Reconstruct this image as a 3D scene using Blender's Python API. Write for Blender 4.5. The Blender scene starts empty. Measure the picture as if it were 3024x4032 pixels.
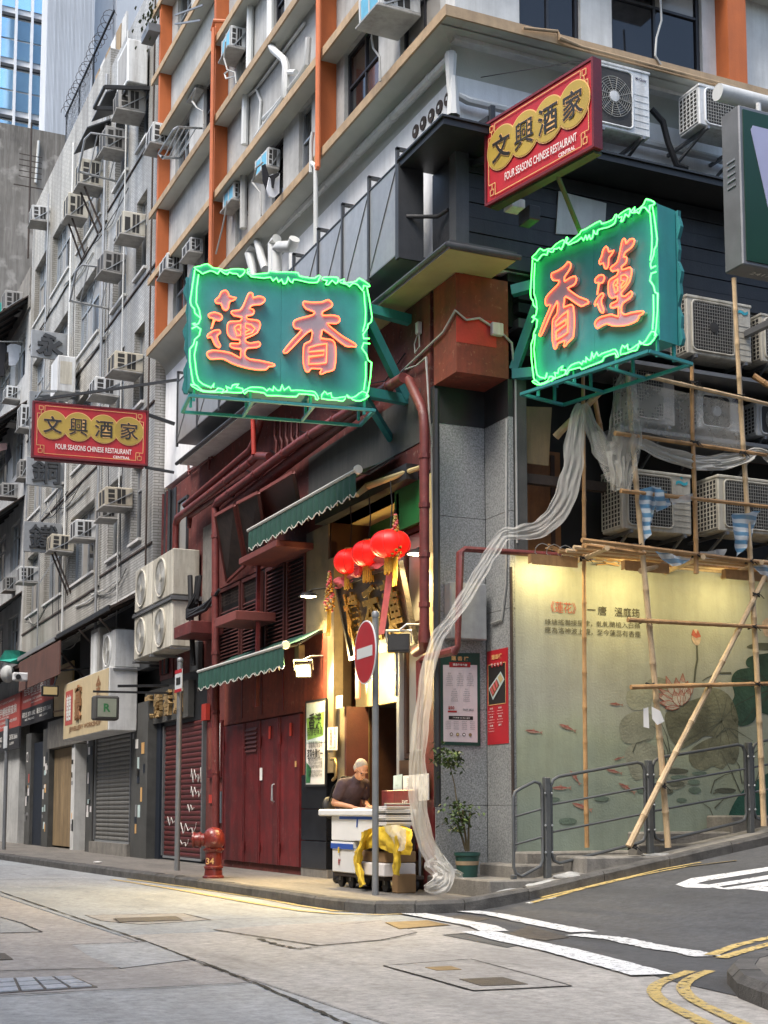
import bpy, math, random
from mathutils import Vector, Matrix, noise
random.seed(7)
scene = bpy.context.scene
col = scene.collection
rad = math.radians
V = Vector

# ------------------------------------------------------------------ camera
CAM = V((-7.6, -14.66, 0.95)); PITCH = rad(5.885); HEAD = rad(65.65)
FPX, CXP, CYP = 5511.0, 1512.0, 2627.0          # focal length and principal point in photograph pixels
cd = bpy.data.cameras.new('camera'); cam = bpy.data.objects.new('camera', cd); col.objects.link(cam)
cam.location = CAM
cam.rotation_euler = (math.pi/2 + PITCH, 0, HEAD - math.pi/2)
cd.sensor_fit = 'HORIZONTAL'; cd.sensor_width = 36.0
cd.lens = FPX/3024*36.0
cd.shift_y = (CYP - 2016)/3024.0
cd.clip_start = 0.1; cd.clip_end = 2000
scene.camera = cam

# ------------------------------------------------------------------ world, sun, exposure
SUN_EL, SUN_AZ = rad(58), rad(205)
w = bpy.data.worlds.new('World'); scene.world = w; w.use_nodes = True
nt = w.node_tree
bg = nt.nodes['Background']; sky = nt.nodes.new('ShaderNodeTexSky'); sky.sky_type = 'NISHITA'
sky.sun_disc = False; sky.sun_elevation = SUN_EL; sky.sun_rotation = math.pi/2 - SUN_AZ
sky.air_density = 1.2; sky.dust_density = 3.0; sky.ozone_density = 1.0
nt.links.new(sky.outputs[0], bg.inputs[0]); bg.inputs[1].default_value = 0.15
sl = bpy.data.lights.new('sun', 'SUN'); sl.energy = 1.5; sl.angle = rad(25); sl.color = (1.0, 0.96, 0.9)
so = bpy.data.objects.new('sun', sl); col.objects.link(so)
sd = V((math.cos(SUN_EL)*math.cos(SUN_AZ), math.cos(SUN_EL)*math.sin(SUN_AZ), math.sin(SUN_EL)))
so.rotation_euler = sd.to_track_quat('Z', 'Y').to_euler(); so.location = (0, -20, 40)
vs = scene.view_settings; vs.view_transform = 'Standard'; vs.look = 'None'; vs.gamma = 1.0; vs.exposure = 1.18
scene.render.engine = 'CYCLES'
scene.cycles.use_denoising = True
try: scene.cycles.denoiser = 'OPENIMAGEDENOISE'
except Exception: pass
scene.cycles.max_bounces = 6; scene.cycles.diffuse_bounces = 3; scene.cycles.glossy_bounces = 3
scene.cycles.transparent_max_bounces = 12; scene.cycles.transmission_bounces = 4
scene.cycles.sample_clamp_indirect = 6.0
scene.cycles.caustics_reflective = False; scene.cycles.caustics_refractive = False

# ------------------------------------------------------------------ measuring: a photograph pixel on a real plane
FW = V((math.cos(HEAD)*math.cos(PITCH), math.sin(HEAD)*math.cos(PITCH), math.sin(PITCH)))
RT = V((math.sin(HEAD), -math.cos(HEAD), 0)); UPV = RT.cross(FW)
def ray(x, y): return FW + RT*((x-CXP)/FPX) - UPV*((y-CYP)/FPX)
def _u(x, y, ax, v):
    r = ray(x, y); return CAM + r*((v-CAM[ax])/r[ax])
def uX(x, y, X=0.0): return _u(x, y, 0, X)
def uY(x, y, Y=0.0): return _u(x, y, 1, Y)
def uZ(x, y, Z=0.0): return _u(x, y, 2, Z)
def uP(x, y, o, n):
    r = ray(x, y); return CAM + r*((o-CAM).dot(n)/r.dot(n))

# ------------------------------------------------------------------ mesh collecting
class MB:
    def __init__(s): s.v = []; s.f = []
    def add(s, vs, fs):
        b = len(s.v); s.v += [tuple(p) for p in vs]; s.f += [tuple(i+b for i in f) for f in fs]; return s
    def box(s, a, b):
        x0, x1 = sorted((a[0], b[0])); y0, y1 = sorted((a[1], b[1])); z0, z1 = sorted((a[2], b[2]))
        return s.add([(x0,y0,z0),(x1,y0,z0),(x1,y1,z0),(x0,y1,z0),(x0,y0,z1),(x1,y0,z1),(x1,y1,z1),(x0,y1,z1)],
                     [(0,3,2,1),(4,5,6,7),(0,1,5,4),(1,2,6,5),(2,3,7,6),(3,0,4,7)])
    def cbox(s, a, b, c=.01):                     # box with chamfered edges
        x0, x1 = sorted((a[0], b[0])); y0, y1 = sorted((a[1], b[1])); z0, z1 = sorted((a[2], b[2]))
        c = min(c, (x1-x0)*.45, (y1-y0)*.45, (z1-z0)*.45)
        lo, hi = (x0,y0,z0), (x1,y1,z1); vs = []; idx = {}
        for sx in (0,1):
            for sy in (0,1):
                for sz in (0,1):
                    sg = (sx,sy,sz)
                    for k in range(3):
                        p = [hi[i]-(0 if i==k else c) if sg[i] else lo[i]+(0 if i==k else c) for i in range(3)]
                        idx[(sg,k)] = len(vs); vs.append(p)
        fs = []
        for k in range(3):
            i, j = (k+1)%3, (k+2)%3
            for sv in (0,1):
                q = []
                for (p, r) in ((0,0),(1,0),(1,1),(0,1)):
                    sg = [0,0,0]; sg[k] = sv; sg[i] = p; sg[j] = r; q.append(idx[(tuple(sg),k)])
                fs.append(q if sv else q[::-1])
        for k in range(3):
            i, j = (k+1)%3, (k+2)%3
            for p in (0,1):
                for r in (0,1):
                    a0 = [0,0,0]; a0[i] = p; a0[j] = r; a1 = list(a0); a1[k] = 1
                    fs.append((idx[(tuple(a0),i)], idx[(tuple(a1),i)], idx[(tuple(a1),j)], idx[(tuple(a0),j)]))
        for sg in set(g for g, _ in idx): fs.append((idx[(sg,0)], idx[(sg,1)], idx[(sg,2)]))
        return s.add(vs, fs)
    def obox(s, c, u, v, n, w, h, d):              # oriented box, centre c, sizes w,h,d along u,v,n
        c = V(c); u = V(u); v = V(v); n = V(n)
        vs = [c+u*(w/2*a)+v*(h/2*b)+n*(d/2*e) for e in (-1,1) for (a,b) in ((-1,-1),(1,-1),(1,1),(-1,1))]
        return s.add(vs, [(0,3,2,1),(4,5,6,7),(0,1,5,4),(1,2,6,5),(2,3,7,6),(3,0,4,7)])
    def beam(s, p0, p1, w=.05, h=.05, up=(0,0,1)):
        p0 = V(p0); p1 = V(p1); d = (p1-p0); L = d.length; d.normalize()
        a = d.cross(V(up))
        if a.length < 1e-4: a = d.cross(V((1,0,0)))
        a.normalize(); b = a.cross(d)
        return s.obox((p0+p1)/2, d, a, b, L, w, h)
    def prism(s, poly, vec):
        poly = [V(p) for p in poly]; vec = V(vec); n = len(poly)
        vs = poly + [p+vec for p in poly]
        fs = [tuple(range(n))[::-1], tuple(range(n, 2*n))] + [(i,(i+1)%n,n+(i+1)%n,n+i) for i in range(n)]
        return s.add(vs, fs)
    def quad(s, *p): return s.add(p, [tuple(range(len(p)))])
    def tube(s, path, r=.02, n=8, closed=False):
        P = [V(p) for p in path]; P = [p for i, p in enumerate(P) if i == 0 or (p-P[i-1]).length > 1e-5]
        m = len(P); R = r if isinstance(r, (list, tuple)) else [r]*m
        if m < 2: return s
        T = []
        for i in range(m):
            a = P[i-1] if (i > 0 or closed) else P[i]; b = P[(i+1)%m] if (i < m-1 or closed) else P[i]
            t = (b-a)
            T.append(t.normalized() if t.length > 1e-9 else V((0,0,1)))
        t0 = T[0]; nrm = t0.orthogonal().normalized(); vs = []; fs = []
        for i in range(m):
            if i:
                ax = T[i-1].cross(T[i])
                if ax.length > 1e-6:
                    nrm = Matrix.Rotation(T[i-1].angle(T[i]), 3, ax) @ nrm
            bn = T[i].cross(nrm).normalized(); nn = bn.cross(T[i]).normalized()
            k = 1.0
            if 0 < i < m-1:
                a1 = (P[i]-P[i-1]).normalized(); k = 1/max(.5, a1.dot(T[i]))
            for j in range(n):
                a = 2*math.pi*j/n
                vs.append(P[i] + (nn*math.cos(a)+bn*math.sin(a))*R[min(i,len(R)-1)]*(k if abs(k) < 1.6 else 1.6))
        for i in range(m-1 if not closed else m):
            for j in range(n):
                a, b = i*n, ((i+1)%m)*n
                fs.append((a+j, a+(j+1)%n, b+(j+1)%n, b+j))
        if not closed: fs += [tuple(range(n))[::-1], tuple((m-1)*n+j for j in range(n))]
        return s.add(vs, fs)
    def lathe(s, prof, o=(0,0,0), n=20, axis='Z'):
        o = V(o); vs = []; fs = []
        for (r, z) in prof:
            for j in range(n):
                a = 2*math.pi*j/n; x, y = r*math.cos(a), r*math.sin(a)
                vs.append(o + {'Z': V((x,y,z)), 'Y': V((x,z,y)), 'X': V((z,x,y))}[axis])
        for i in range(len(prof)-1):
            for j in range(n): fs.append((i*n+j, i*n+(j+1)%n, (i+1)*n+(j+1)%n, (i+1)*n+j))
        fs += [tuple(range(n))[::-1], tuple((len(prof)-1)*n+j for j in range(n))]
        return s.add(vs, fs)
    def sphere(s, c, r, nu=12, nv=8):
        r = r if isinstance(r, (tuple, list)) else (r, r, r); c = V(c); vs = [c+V((0,0,r[2]))]; fs = []
        for i in range(1, nv):
            t = math.pi*i/nv
            for j in range(nu):
                a = 2*math.pi*j/nu; vs.append(c+V((r[0]*math.sin(t)*math.cos(a), r[1]*math.sin(t)*math.sin(a), r[2]*math.cos(t))))
        vs.append(c-V((0,0,r[2]))); L = len(vs)-1
        for j in range(nu):
            fs.append((0, 1+j, 1+(j+1)%nu)); fs.append((L, L-nu+(j+1)%nu, L-nu+j))
        for i in range(nv-2):
            for j in range(nu): a = 1+i*nu; fs.append((a+j, a+nu+j, a+nu+(j+1)%nu, a+(j+1)%nu))
        return s.add(vs, fs)
    def grid(s, rows):                              # rows of points
        m, n = len(rows), len(rows[0]); vs = [p for r in rows for p in r]
        return s.add(vs, [(i*n+j, i*n+j+1, (i+1)*n+j+1, (i+1)*n+j) for i in range(m-1) for j in range(n-1)])
    def build(s, name, mat, parent=None, smooth=False, kind=None, loc=None):
        me = bpy.data.meshes.new(name); me.from_pydata(s.v, [], s.f); me.update()
        if smooth:
            me.polygons.foreach_set('use_smooth', [True]*len(me.polygons))
            try: me.set_sharp_from_angle(angle=rad(40))
            except Exception: pass
        o = bpy.data.objects.new(name, me); col.objects.link(o)
        if mat is not None: me.materials.append(mat if not isinstance(mat, str) else MT[mat])
        if parent is not None: attach(o, parent)
        if kind: o['kind'] = kind
        return o

WM = {}
def attach(o, parent):                              # keep world-space coordinates under a placed parent
    o.parent = parent; m = WM.get(parent.name)
    if m is not None: o.matrix_parent_inverse = m.inverted()
def thing(name, label, cat, loc=(0,0,0), group=None, rotz=0.0):
    o = bpy.data.objects.new(name, None); col.objects.link(o)
    o.location = loc; o.rotation_euler = (0,0,rotz); o.empty_display_size = .2
    WM[o.name] = Matrix.Translation(V(loc)) @ Matrix.Rotation(rotz, 4, 'Z')
    return tag(o, label, cat, group)
def lthing(name, label, cat, loc=(0,0,0), group=None, rotz=0.0):   # parts built in local coordinates
    o = thing(name, label, cat, loc, group, rotz); WM[o.name] = None; return o
def tag(o, label, cat, group=None):
    o['label'] = label; o['category'] = cat
    if group: o['group'] = group
    return o
def struct(o): o['kind'] = 'structure'; return o
def sub(o, parent):                                 # sub-part whose part has an identity world matrix
    o.parent = parent; return o
def dup(root, loc, rotz=None, label=None, group=None, scale=None):
    r = root.copy(); col.objects.link(r); r.location = loc
    if rotz is not None: r.rotation_euler = (0,0,rotz)
    if scale: r.scale = scale
    if label: r['label'] = label
    if group: r['group'] = group
    for ch in list(root.children):
        c = ch.copy(); col.objects.link(c); c.parent = r
        for g in ch.children:
            d = g.copy(); col.objects.link(d); d.parent = c
    return r
def share(o, name, parent, loc, rot=None):          # a piece that shares mesh data
    c = bpy.data.objects.new(name, o.data); col.objects.link(c); c.location = loc
    if rot is not None: c.rotation_euler = rot
    attach(c, parent); return c

# ------------------------------------------------------------------ materials
MT = {}
def M(key, c, rough=.75, metal=0.0, var=.18, scale=2.5, bump=.12, bscale=45., streak=0., dirt=(.05,.045,.04), emit=None, estr=0., alpha=1., coat=0., spots=0., chips=0., chipc=(.35,.30,.28)):
    m = bpy.data.materials.new(key); m.use_nodes = True; MT[key] = m
    n = m.node_tree.nodes; L = m.node_tree.links; b = n['Principled BSDF']
    c = tuple(c)+(1.,) if len(c) == 3 else c
    tc = n.new('ShaderNodeTexCoord'); oi = n.new('ShaderNodeObjectInfo')
    ns = n.new('ShaderNodeTexNoise'); ns.inputs['Scale'].default_value = scale; ns.inputs['Detail'].default_value = 5; ns.inputs['Roughness'].default_value = .65
    L.new(tc.outputs['Object'], ns.inputs['Vector'])
    mr = n.new('ShaderNodeMapRange'); mr.inputs[1].default_value = .3; mr.inputs[2].default_value = .7
    mr.inputs[3].default_value = 1-var; mr.inputs[4].default_value = 1+var; L.new(ns.outputs[0], mr.inputs[0])
    mx = n.new('ShaderNodeMix'); mx.data_type = 'RGBA'; mx.blend_type = 'MULTIPLY'; mx.inputs[0].default_value = 1.0
    ro = n.new('ShaderNodeMapRange'); ro.inputs[3].default_value = .88; ro.inputs[4].default_value = 1.12; L.new(oi.outputs['Random'], ro.inputs[0])
    rm = n.new('ShaderNodeMath'); rm.operation = 'MULTIPLY'; L.new(mr.outputs[0], rm.inputs[0]); L.new(ro.outputs[0], rm.inputs[1])
    mx.inputs[6].default_value = c; L.new(rm.outputs[0], mx.inputs[7]); out = mx.outputs[2]
    if streak > 0:
        mp = n.new('ShaderNodeMapping'); mp.inputs['Scale'].default_value = (4.5, 4.5, .4); L.new(tc.outputs['Object'], mp.inputs[0])
        n2 = n.new('ShaderNodeTexNoise'); n2.inputs['Scale'].default_value = 1.5; n2.inputs['Detail'].default_value = 10; n2.inputs['Roughness'].default_value = .7; L.new(mp.outputs[0], n2.inputs['Vector'])
        r2 = n.new('ShaderNodeMapRange'); r2.inputs[1].default_value = .44; r2.inputs[2].default_value = .68; r2.inputs[4].default_value = streak
        L.new(n2.outputs[0], r2.inputs[0])
        m2 = n.new('ShaderNodeMix'); m2.data_type = 'RGBA'; L.new(r2.outputs[0], m2.inputs[0]); L.new(out, m2.inputs[6]); m2.inputs[7].default_value = tuple(dirt)+(1,)
        out = m2.outputs[2]
    if spots > 0:
        n3 = n.new('ShaderNodeTexNoise'); n3.inputs['Scale'].default_value = scale*6; n3.inputs['Detail'].default_value = 8; L.new(tc.outputs['Object'], n3.inputs['Vector'])
        r3 = n.new('ShaderNodeMapRange'); r3.inputs[1].default_value = .56; r3.inputs[2].default_value = .66; r3.inputs[4].default_value = spots; L.new(n3.outputs[0], r3.inputs[0])
        m3 = n.new('ShaderNodeMix'); m3.data_type = 'RGBA'; L.new(r3.outputs[0], m3.inputs[0]); L.new(out, m3.inputs[6]); m3.inputs[7].default_value = tuple(dirt)+(1,)
        out = m3.outputs[2]
    if chips > 0:
        n4 = n.new('ShaderNodeTexNoise'); n4.inputs['Scale'].default_value = 9; n4.inputs['Detail'].default_value = 10; n4.inputs['Roughness'].default_value = .75; L.new(tc.outputs['Object'], n4.inputs['Vector'])
        r4 = n.new('ShaderNodeMapRange'); r4.inputs[1].default_value = .585; r4.inputs[2].default_value = .615; r4.inputs[4].default_value = chips; L.new(n4.outputs[0], r4.inputs[0])
        m4 = n.new('ShaderNodeMix'); m4.data_type = 'RGBA'; L.new(r4.outputs[0], m4.inputs[0]); L.new(out, m4.inputs[6]); m4.inputs[7].default_value = tuple(chipc)+(1,)
        out = m4.outputs[2]
    L.new(out, b.inputs['Base Color'])
    b.inputs['Metallic'].default_value = metal; b.inputs['Coat Weight'].default_value = coat
    rr = n.new('ShaderNodeMapRange'); rr.inputs[3].default_value = max(.03, rough-.1); rr.inputs[4].default_value = min(1, rough+.1); L.new(ns.outputs[0], rr.inputs[0]); L.new(rr.outputs[0], b.inputs['Roughness'])
    if bump > 0:
        nb = n.new('ShaderNodeTexNoise'); nb.inputs['Scale'].default_value = bscale; nb.inputs['Detail'].default_value = 4; L.new(tc.outputs['Object'], nb.inputs['Vector'])
        bp = n.new('ShaderNodeBump'); bp.inputs['Strength'].default_value = bump; bp.inputs['Distance'].default_value = .02
        L.new(nb.outputs[0], bp.inputs['Height']); L.new(bp.outputs[0], b.inputs['Normal'])
    if emit: b.inputs['Emission Color'].default_value = tuple(emit)+(1,); b.inputs['Emission Strength'].default_value = estr
    if alpha < 1: b.inputs['Alpha'].default_value = alpha
    return m
def glass(key, tint, rough=.06, spec=.5):
    m = bpy.data.materials.new(key); m.use_nodes = True; MT[key] = m
    n = m.node_tree.nodes; L = m.node_tree.links; b = n['Principled BSDF']
    b.inputs['Base Color'].default_value = tuple(tint)+(1,); b.inputs['Roughness'].default_value = rough
    b.inputs['Specular IOR Level'].default_value = spec; b.inputs['Coat Weight'].default_value = .5; b.inputs['Coat Roughness'].default_value = .03
    tc = n.new('ShaderNodeTexCoord'); nb = n.new('ShaderNodeTexNoise'); nb.inputs['Scale'].default_value = .9; L.new(tc.outputs['Object'], nb.inputs['Vector'])
    bp = n.new('ShaderNodeBump'); bp.inputs['Strength'].default_value = .05; bp.inputs['Distance'].default_value = .1; L.new(nb.outputs[0], bp.inputs['Height']); L.new(bp.outputs[0], b.inputs['Normal'])
    return m

# plain paints and metals
M('white_paint', (.80,.81,.81), .7, var=.08, streak=.22, dirt=(.42,.42,.40))
M('grey_wall', (.46,.46,.44), .85, var=.22, scale=1.4, streak=.38, dirt=(.2,.19,.18), spots=.18)
M('pale_wall', (.60,.60,.58), .85, var=.14, streak=.3, dirt=(.25,.24,.22))
M('soffit_grey', (.50,.51,.46), .85, var=.1, scale=1.2)
M('tan_trim', (.42,.30,.18), .8, var=.2, scale=5, streak=.3, dirt=(.2,.14,.09))
M('orange_paint', (.44,.115,.03), .7, var=.1, streak=.35, dirt=(.33,.08,.02))
M('orange_pipe', (.55,.15,.05), .6, var=.15, streak=.3, dirt=(.25,.07,.03))
M('white_pipe', (.60,.61,.59), .45, var=.08, streak=.35, dirt=(.4,.39,.36))
M('dark_frame', (.025,.025,.03), .45, var=.2)
M('alu_frame', (.45,.47,.48), .4, metal=.6, var=.1)
glass('window_glass', (.012,.013,.016), .08, .3); glass('window_glass_pale', (.16,.18,.20), .12); glass('curtain_glass', (.30,.28,.25), .35)
glass('brown_glass', (.07,.035,.025), .15)
M('black_paint', (.018,.019,.021), .5, var=.3, streak=.25, dirt=(.05,.05,.05))
M('charcoal', (.045,.048,.052), .5, var=.25, streak=.3, dirt=(.09,.09,.09))
M('galv', (.36,.37,.375), .42, metal=.35, var=.12, scale=9, bump=.05, streak=.25, dirt=(.2,.2,.2))
M('galv_dark', (.20,.205,.21), .45, metal=.45, var=.15, bump=.05)
M('yellow_soffit', (.34,.31,.15), .7, var=.12)
M('red_wall', (.15,.032,.024), .75, var=.3, scale=1.4, streak=.75, dirt=(.05,.017,.014), spots=.35, chips=.7, chipc=(.24,.15,.12))
M('red_wall_worn', (.22,.045,.025), .75, var=.35, scale=1.6, streak=.6, dirt=(.08,.025,.016), spots=.4, chips=.7, chipc=(.30,.12,.07))
M('red_bright', (.42,.035,.02), .65, var=.25)
M('red_pipe', (.17,.034,.03), .5, var=.25, scale=6, streak=.5, dirt=(.06,.022,.018), spots=.35, chips=.6, chipc=(.22,.13,.10))
M('red_door', (.145,.013,.014), .5, var=.4, scale=3, streak=.8, dirt=(.04,.008,.008), spots=.2, chips=.6, chipc=(.20,.07,.06))
M('red_louvre', (.085,.02,.016), .6, var=.25, streak=.3, dirt=(.05,.015,.012))
M('dusty_red', (.19,.05,.042), .75, var=.2, streak=.4, dirt=(.12,.04,.035))
M('dark_grey_panel', (.06,.06,.055), .7, var=.25, streak=.5, dirt=(.12,.11,.1))
M('green_canvas', (.02,.075,.055), .8, var=.2, scale=6, streak=.4, dirt=(.015,.06,.045), bump=.2)
M('white_trim', (.58,.57,.52), .55, var=.08)
M('granite', (.25,.26,.25), .5, var=.12, bump=.05)
M('black_granite', (.012,.013,.016), .18, var=.3, bump=.02)
M('teal', (.038,.27,.27), .45, var=.1, scale=4, streak=.2, dirt=(.02,.14,.13), bump=.04)
M('teal_side', (.035,.22,.23), .5, var=.12, streak=.3, dirt=(.015,.08,.09))
M('neon_letter', (.40,.34,.38), .5, var=.06)
M('sign_red', (.44,.016,.024), .5, var=.12, scale=1.5, streak=.2, dirt=(.2,.012,.015), bump=.02)
M('neon_lit_olive', (.055,.085,.03), .6)  # green neon light on the sign's underside put into this olive
M('screen_dull', (.26,.29,.23), .4)
M('ac_yellowed', (.56,.51,.40), .55, var=.1, streak=.6, dirt=(.24,.2,.14), spots=.2)
M('sign_red_dark', (.14,.012,.018), .5)
M('gold', (.42,.29,.05), .5, var=.1, bump=.02)
M('gold_line', (.72,.42,.16), .5, var=.05, bump=0)
M('ink', (.02,.018,.015), .5, var=.1, bump=0)
M('white_ink', (.75,.73,.68), .6, var=.06, bump=0)
M('red_ink', (.38,.02,.02), .6, var=.1, bump=0)
M('grey_ink', (.25,.25,.25), .7, var=.1, bump=0)
M('bamboo', (.42,.24,.10), .5, var=.3, scale=4, streak=.5, dirt=(.16,.085,.035))
M('bamboo_pale', (.60,.44,.26), .5, var=.22, scale=5, streak=.4, dirt=(.26,.17,.09))
M('lashing', (.015,.013,.012), .8)
M('steel_grey', (.22,.23,.24), .45, metal=.3, var=.15, streak=.2, dirt=(.12,.12,.12))
M('rail_grey', (.11,.115,.115), .45, metal=.2, var=.2, spots=.1)
M('ac_cream', (.60,.57,.48), .55, var=.08, streak=.65, dirt=(.24,.20,.14), spots=.15)
M('ac_white', (.66,.67,.66), .5, var=.07, streak=.6, dirt=(.24,.22,.19), spots=.12)
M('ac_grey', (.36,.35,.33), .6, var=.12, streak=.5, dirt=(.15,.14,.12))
M('ac_dark', (.035,.033,.03), .7, var=.3)
M('ac_blue', (.12,.40,.55), .35, var=.15, scale=8)
M('grille_wire', (.36,.35,.31), .5, var=.1)
M('black_rubber', (.012,.012,.013), .6)
M('wood_brown', (.20,.085,.03), .4, var=.35, scale=3, streak=.5, dirt=(.08,.03,.012))
M('wood_dark', (.045,.02,.012), .4, var=.3)
M('hoarding_wood', (.30,.21,.11), .7, var=.15, streak=.55, dirt=(.12,.085,.05))
M('concrete_dirty', (.22,.205,.18), .9, var=.25, scale=4, streak=.4, dirt=(.06,.055,.05), spots=.2, bump=.35)
M('mortar_white', (.38,.38,.365), .9, var=.3, scale=6, bump=.6, spots=.3, dirt=(.2,.2,.19))
M('kerb_stone', (.095,.09,.083), .85, var=.45, scale=5, bump=.5, bscale=70, spots=.35, dirt=(.05,.047,.043))
M('yellow_line', (.55,.40,.14), .8, var=.2, scale=9, spots=.75, dirt=(.30,.27,.22), bump=.3, chips=.8, chipc=(.22,.20,.17))
M('white_line', (.66,.66,.64), .8, var=.15, scale=9, spots=.55, dirt=(.34,.34,.33), bump=.3, chips=.8, chipc=(.14,.14,.135))
M('joint_tar', (.035,.033,.03), .9, var=.3)
M('hydrant_red', (.17,.022,.016), .35, var=.3, scale=9, spots=.35, dirt=(.07,.02,.014), coat=.2, chips=.7, chipc=(.30,.20,.16))
M('foam_white', (.82,.82,.80), .7, var=.04)
M('tape_blue', (.02,.09,.42), .4, var=.1)
M('card_brown', (.28,.17,.08), .85, var=.15)
M('card_white', (.72,.68,.66), .8, var=.06)
M('yellow_cloth', (.68,.46,.03), .7, var=.15, scale=8, bump=.25)
M('paper', (.74,.72,.68), .8, var=.05, bump=.02)
M('skin', (.50,.25,.15), .55, var=.12, scale=14, bump=.1)
M('shirt', (.05,.032,.042), .85, var=.3, scale=9, bump=.9, bscale=14)
M('trousers', (.02,.02,.024), .85, var=.2)
M('hair_white', (.34,.31,.28), .8, var=.2, scale=40, bump=.5, bscale=180)
M('leaf', (.05,.085,.022), .5, var=.4, scale=9)
M('stem', (.13,.10,.05), .8)
M('pot_green', (.02,.075,.06), .45, var=.15)
M('soil', (.03,.022,.015), .95)
M('brass', (.55,.40,.18), .3, metal=.9, var=.15)
M('gilt', (.80,.52,.16), .25, metal=.9, var=.15, scale=18)
M('board_black', (.03,.026,.022), .35, var=.4, scale=12, spots=.4, dirt=(.22,.18,.13), coat=.3)
M('ribbon_red', (.55,.035,.035), .6, var=.2, scale=7)
M('pink_ribbon', (.62,.12,.12), .55, var=.2, scale=7)
M('tassel', (.65,.36,.03), .7, var=.25, scale=40)
M('green_wall', (.02,.17,.045), .45, var=.25, scale=1.5)
M('cream_wall', (.52,.42,.20), .6, var=.12)  # yellow lamp glow of the entrance partly put into this cream
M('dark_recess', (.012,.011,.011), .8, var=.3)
M('tan_stone', (.19,.15,.09), .6, var=.2, scale=6, bump=.2)
M('signal_red', (.34,.012,.016), .35, var=.08, bump=.01)
M('signal_white', (.66,.68,.68), .4, var=.06, bump=.01)
M('shutter_grey', (.17,.165,.15), .55, var=.25, scale=3, streak=.5, dirt=(.06,.055,.05))
M('shutter_red', (.10,.017,.015), .55, var=.25, scale=3, streak=.4, dirt=(.06,.012,.01))
M('navy', (.012,.018,.03), .6, var=.3)
M('beige_sign', (.56,.45,.27), .55, var=.08, streak=.2, dirt=(.32,.24,.14))
M('brown_letter', (.25,.12,.05), .6, var=.25)
M('gold_letter', (.40,.27,.12), .5, var=.25)
M('agent_red', (.42,.075,.06), .55, var=.1)
M('agent_black', (.03,.03,.033), .5, var=.1)
M('agent_gold', (.42,.30,.14), .4, var=.25, scale=.8)
M('cable_black', (.014,.014,.015), .7)
M('cable_grey', (.36,.36,.34), .7)
M('green_box', (.006,.045,.022), .35, var=.1, bump=.01)
M('lilac_panel', (.42,.43,.60), .4, var=.05, bump=.01)
M('green_net', (.02,.30,.22), .7, var=.3)
M('washing_black', (.012,.012,.016), .8); M('washing_white', (.70,.72,.76), .8)
M('pink_cloth', (.45,.28,.26), .8)
M('rust_dark', (.05,.035,.028), .8, var=.4, scale=6)
M('brown_awning', (.12,.055,.04), .8, var=.25, streak=.5, dirt=(.05,.03,.02))
M('cover_iron', (.12,.105,.09), .6, metal=.3, var=.4, scale=14, bump=.5, bscale=120)
M('cover_ochre', (.30,.20,.09), .7, var=.35, scale=10, bump=.4)
M('cover_sheen', (.50,.52,.55), .45, metal=.4, var=.25, scale=20, bump=.4, bscale=120)  # white reflection on the steel put into this pale colour
M('lamp_black', (.015,.015,.015), .4)
M('plaster_patch', (.075,.075,.07), .7, var=.3, streak=.3)

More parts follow.
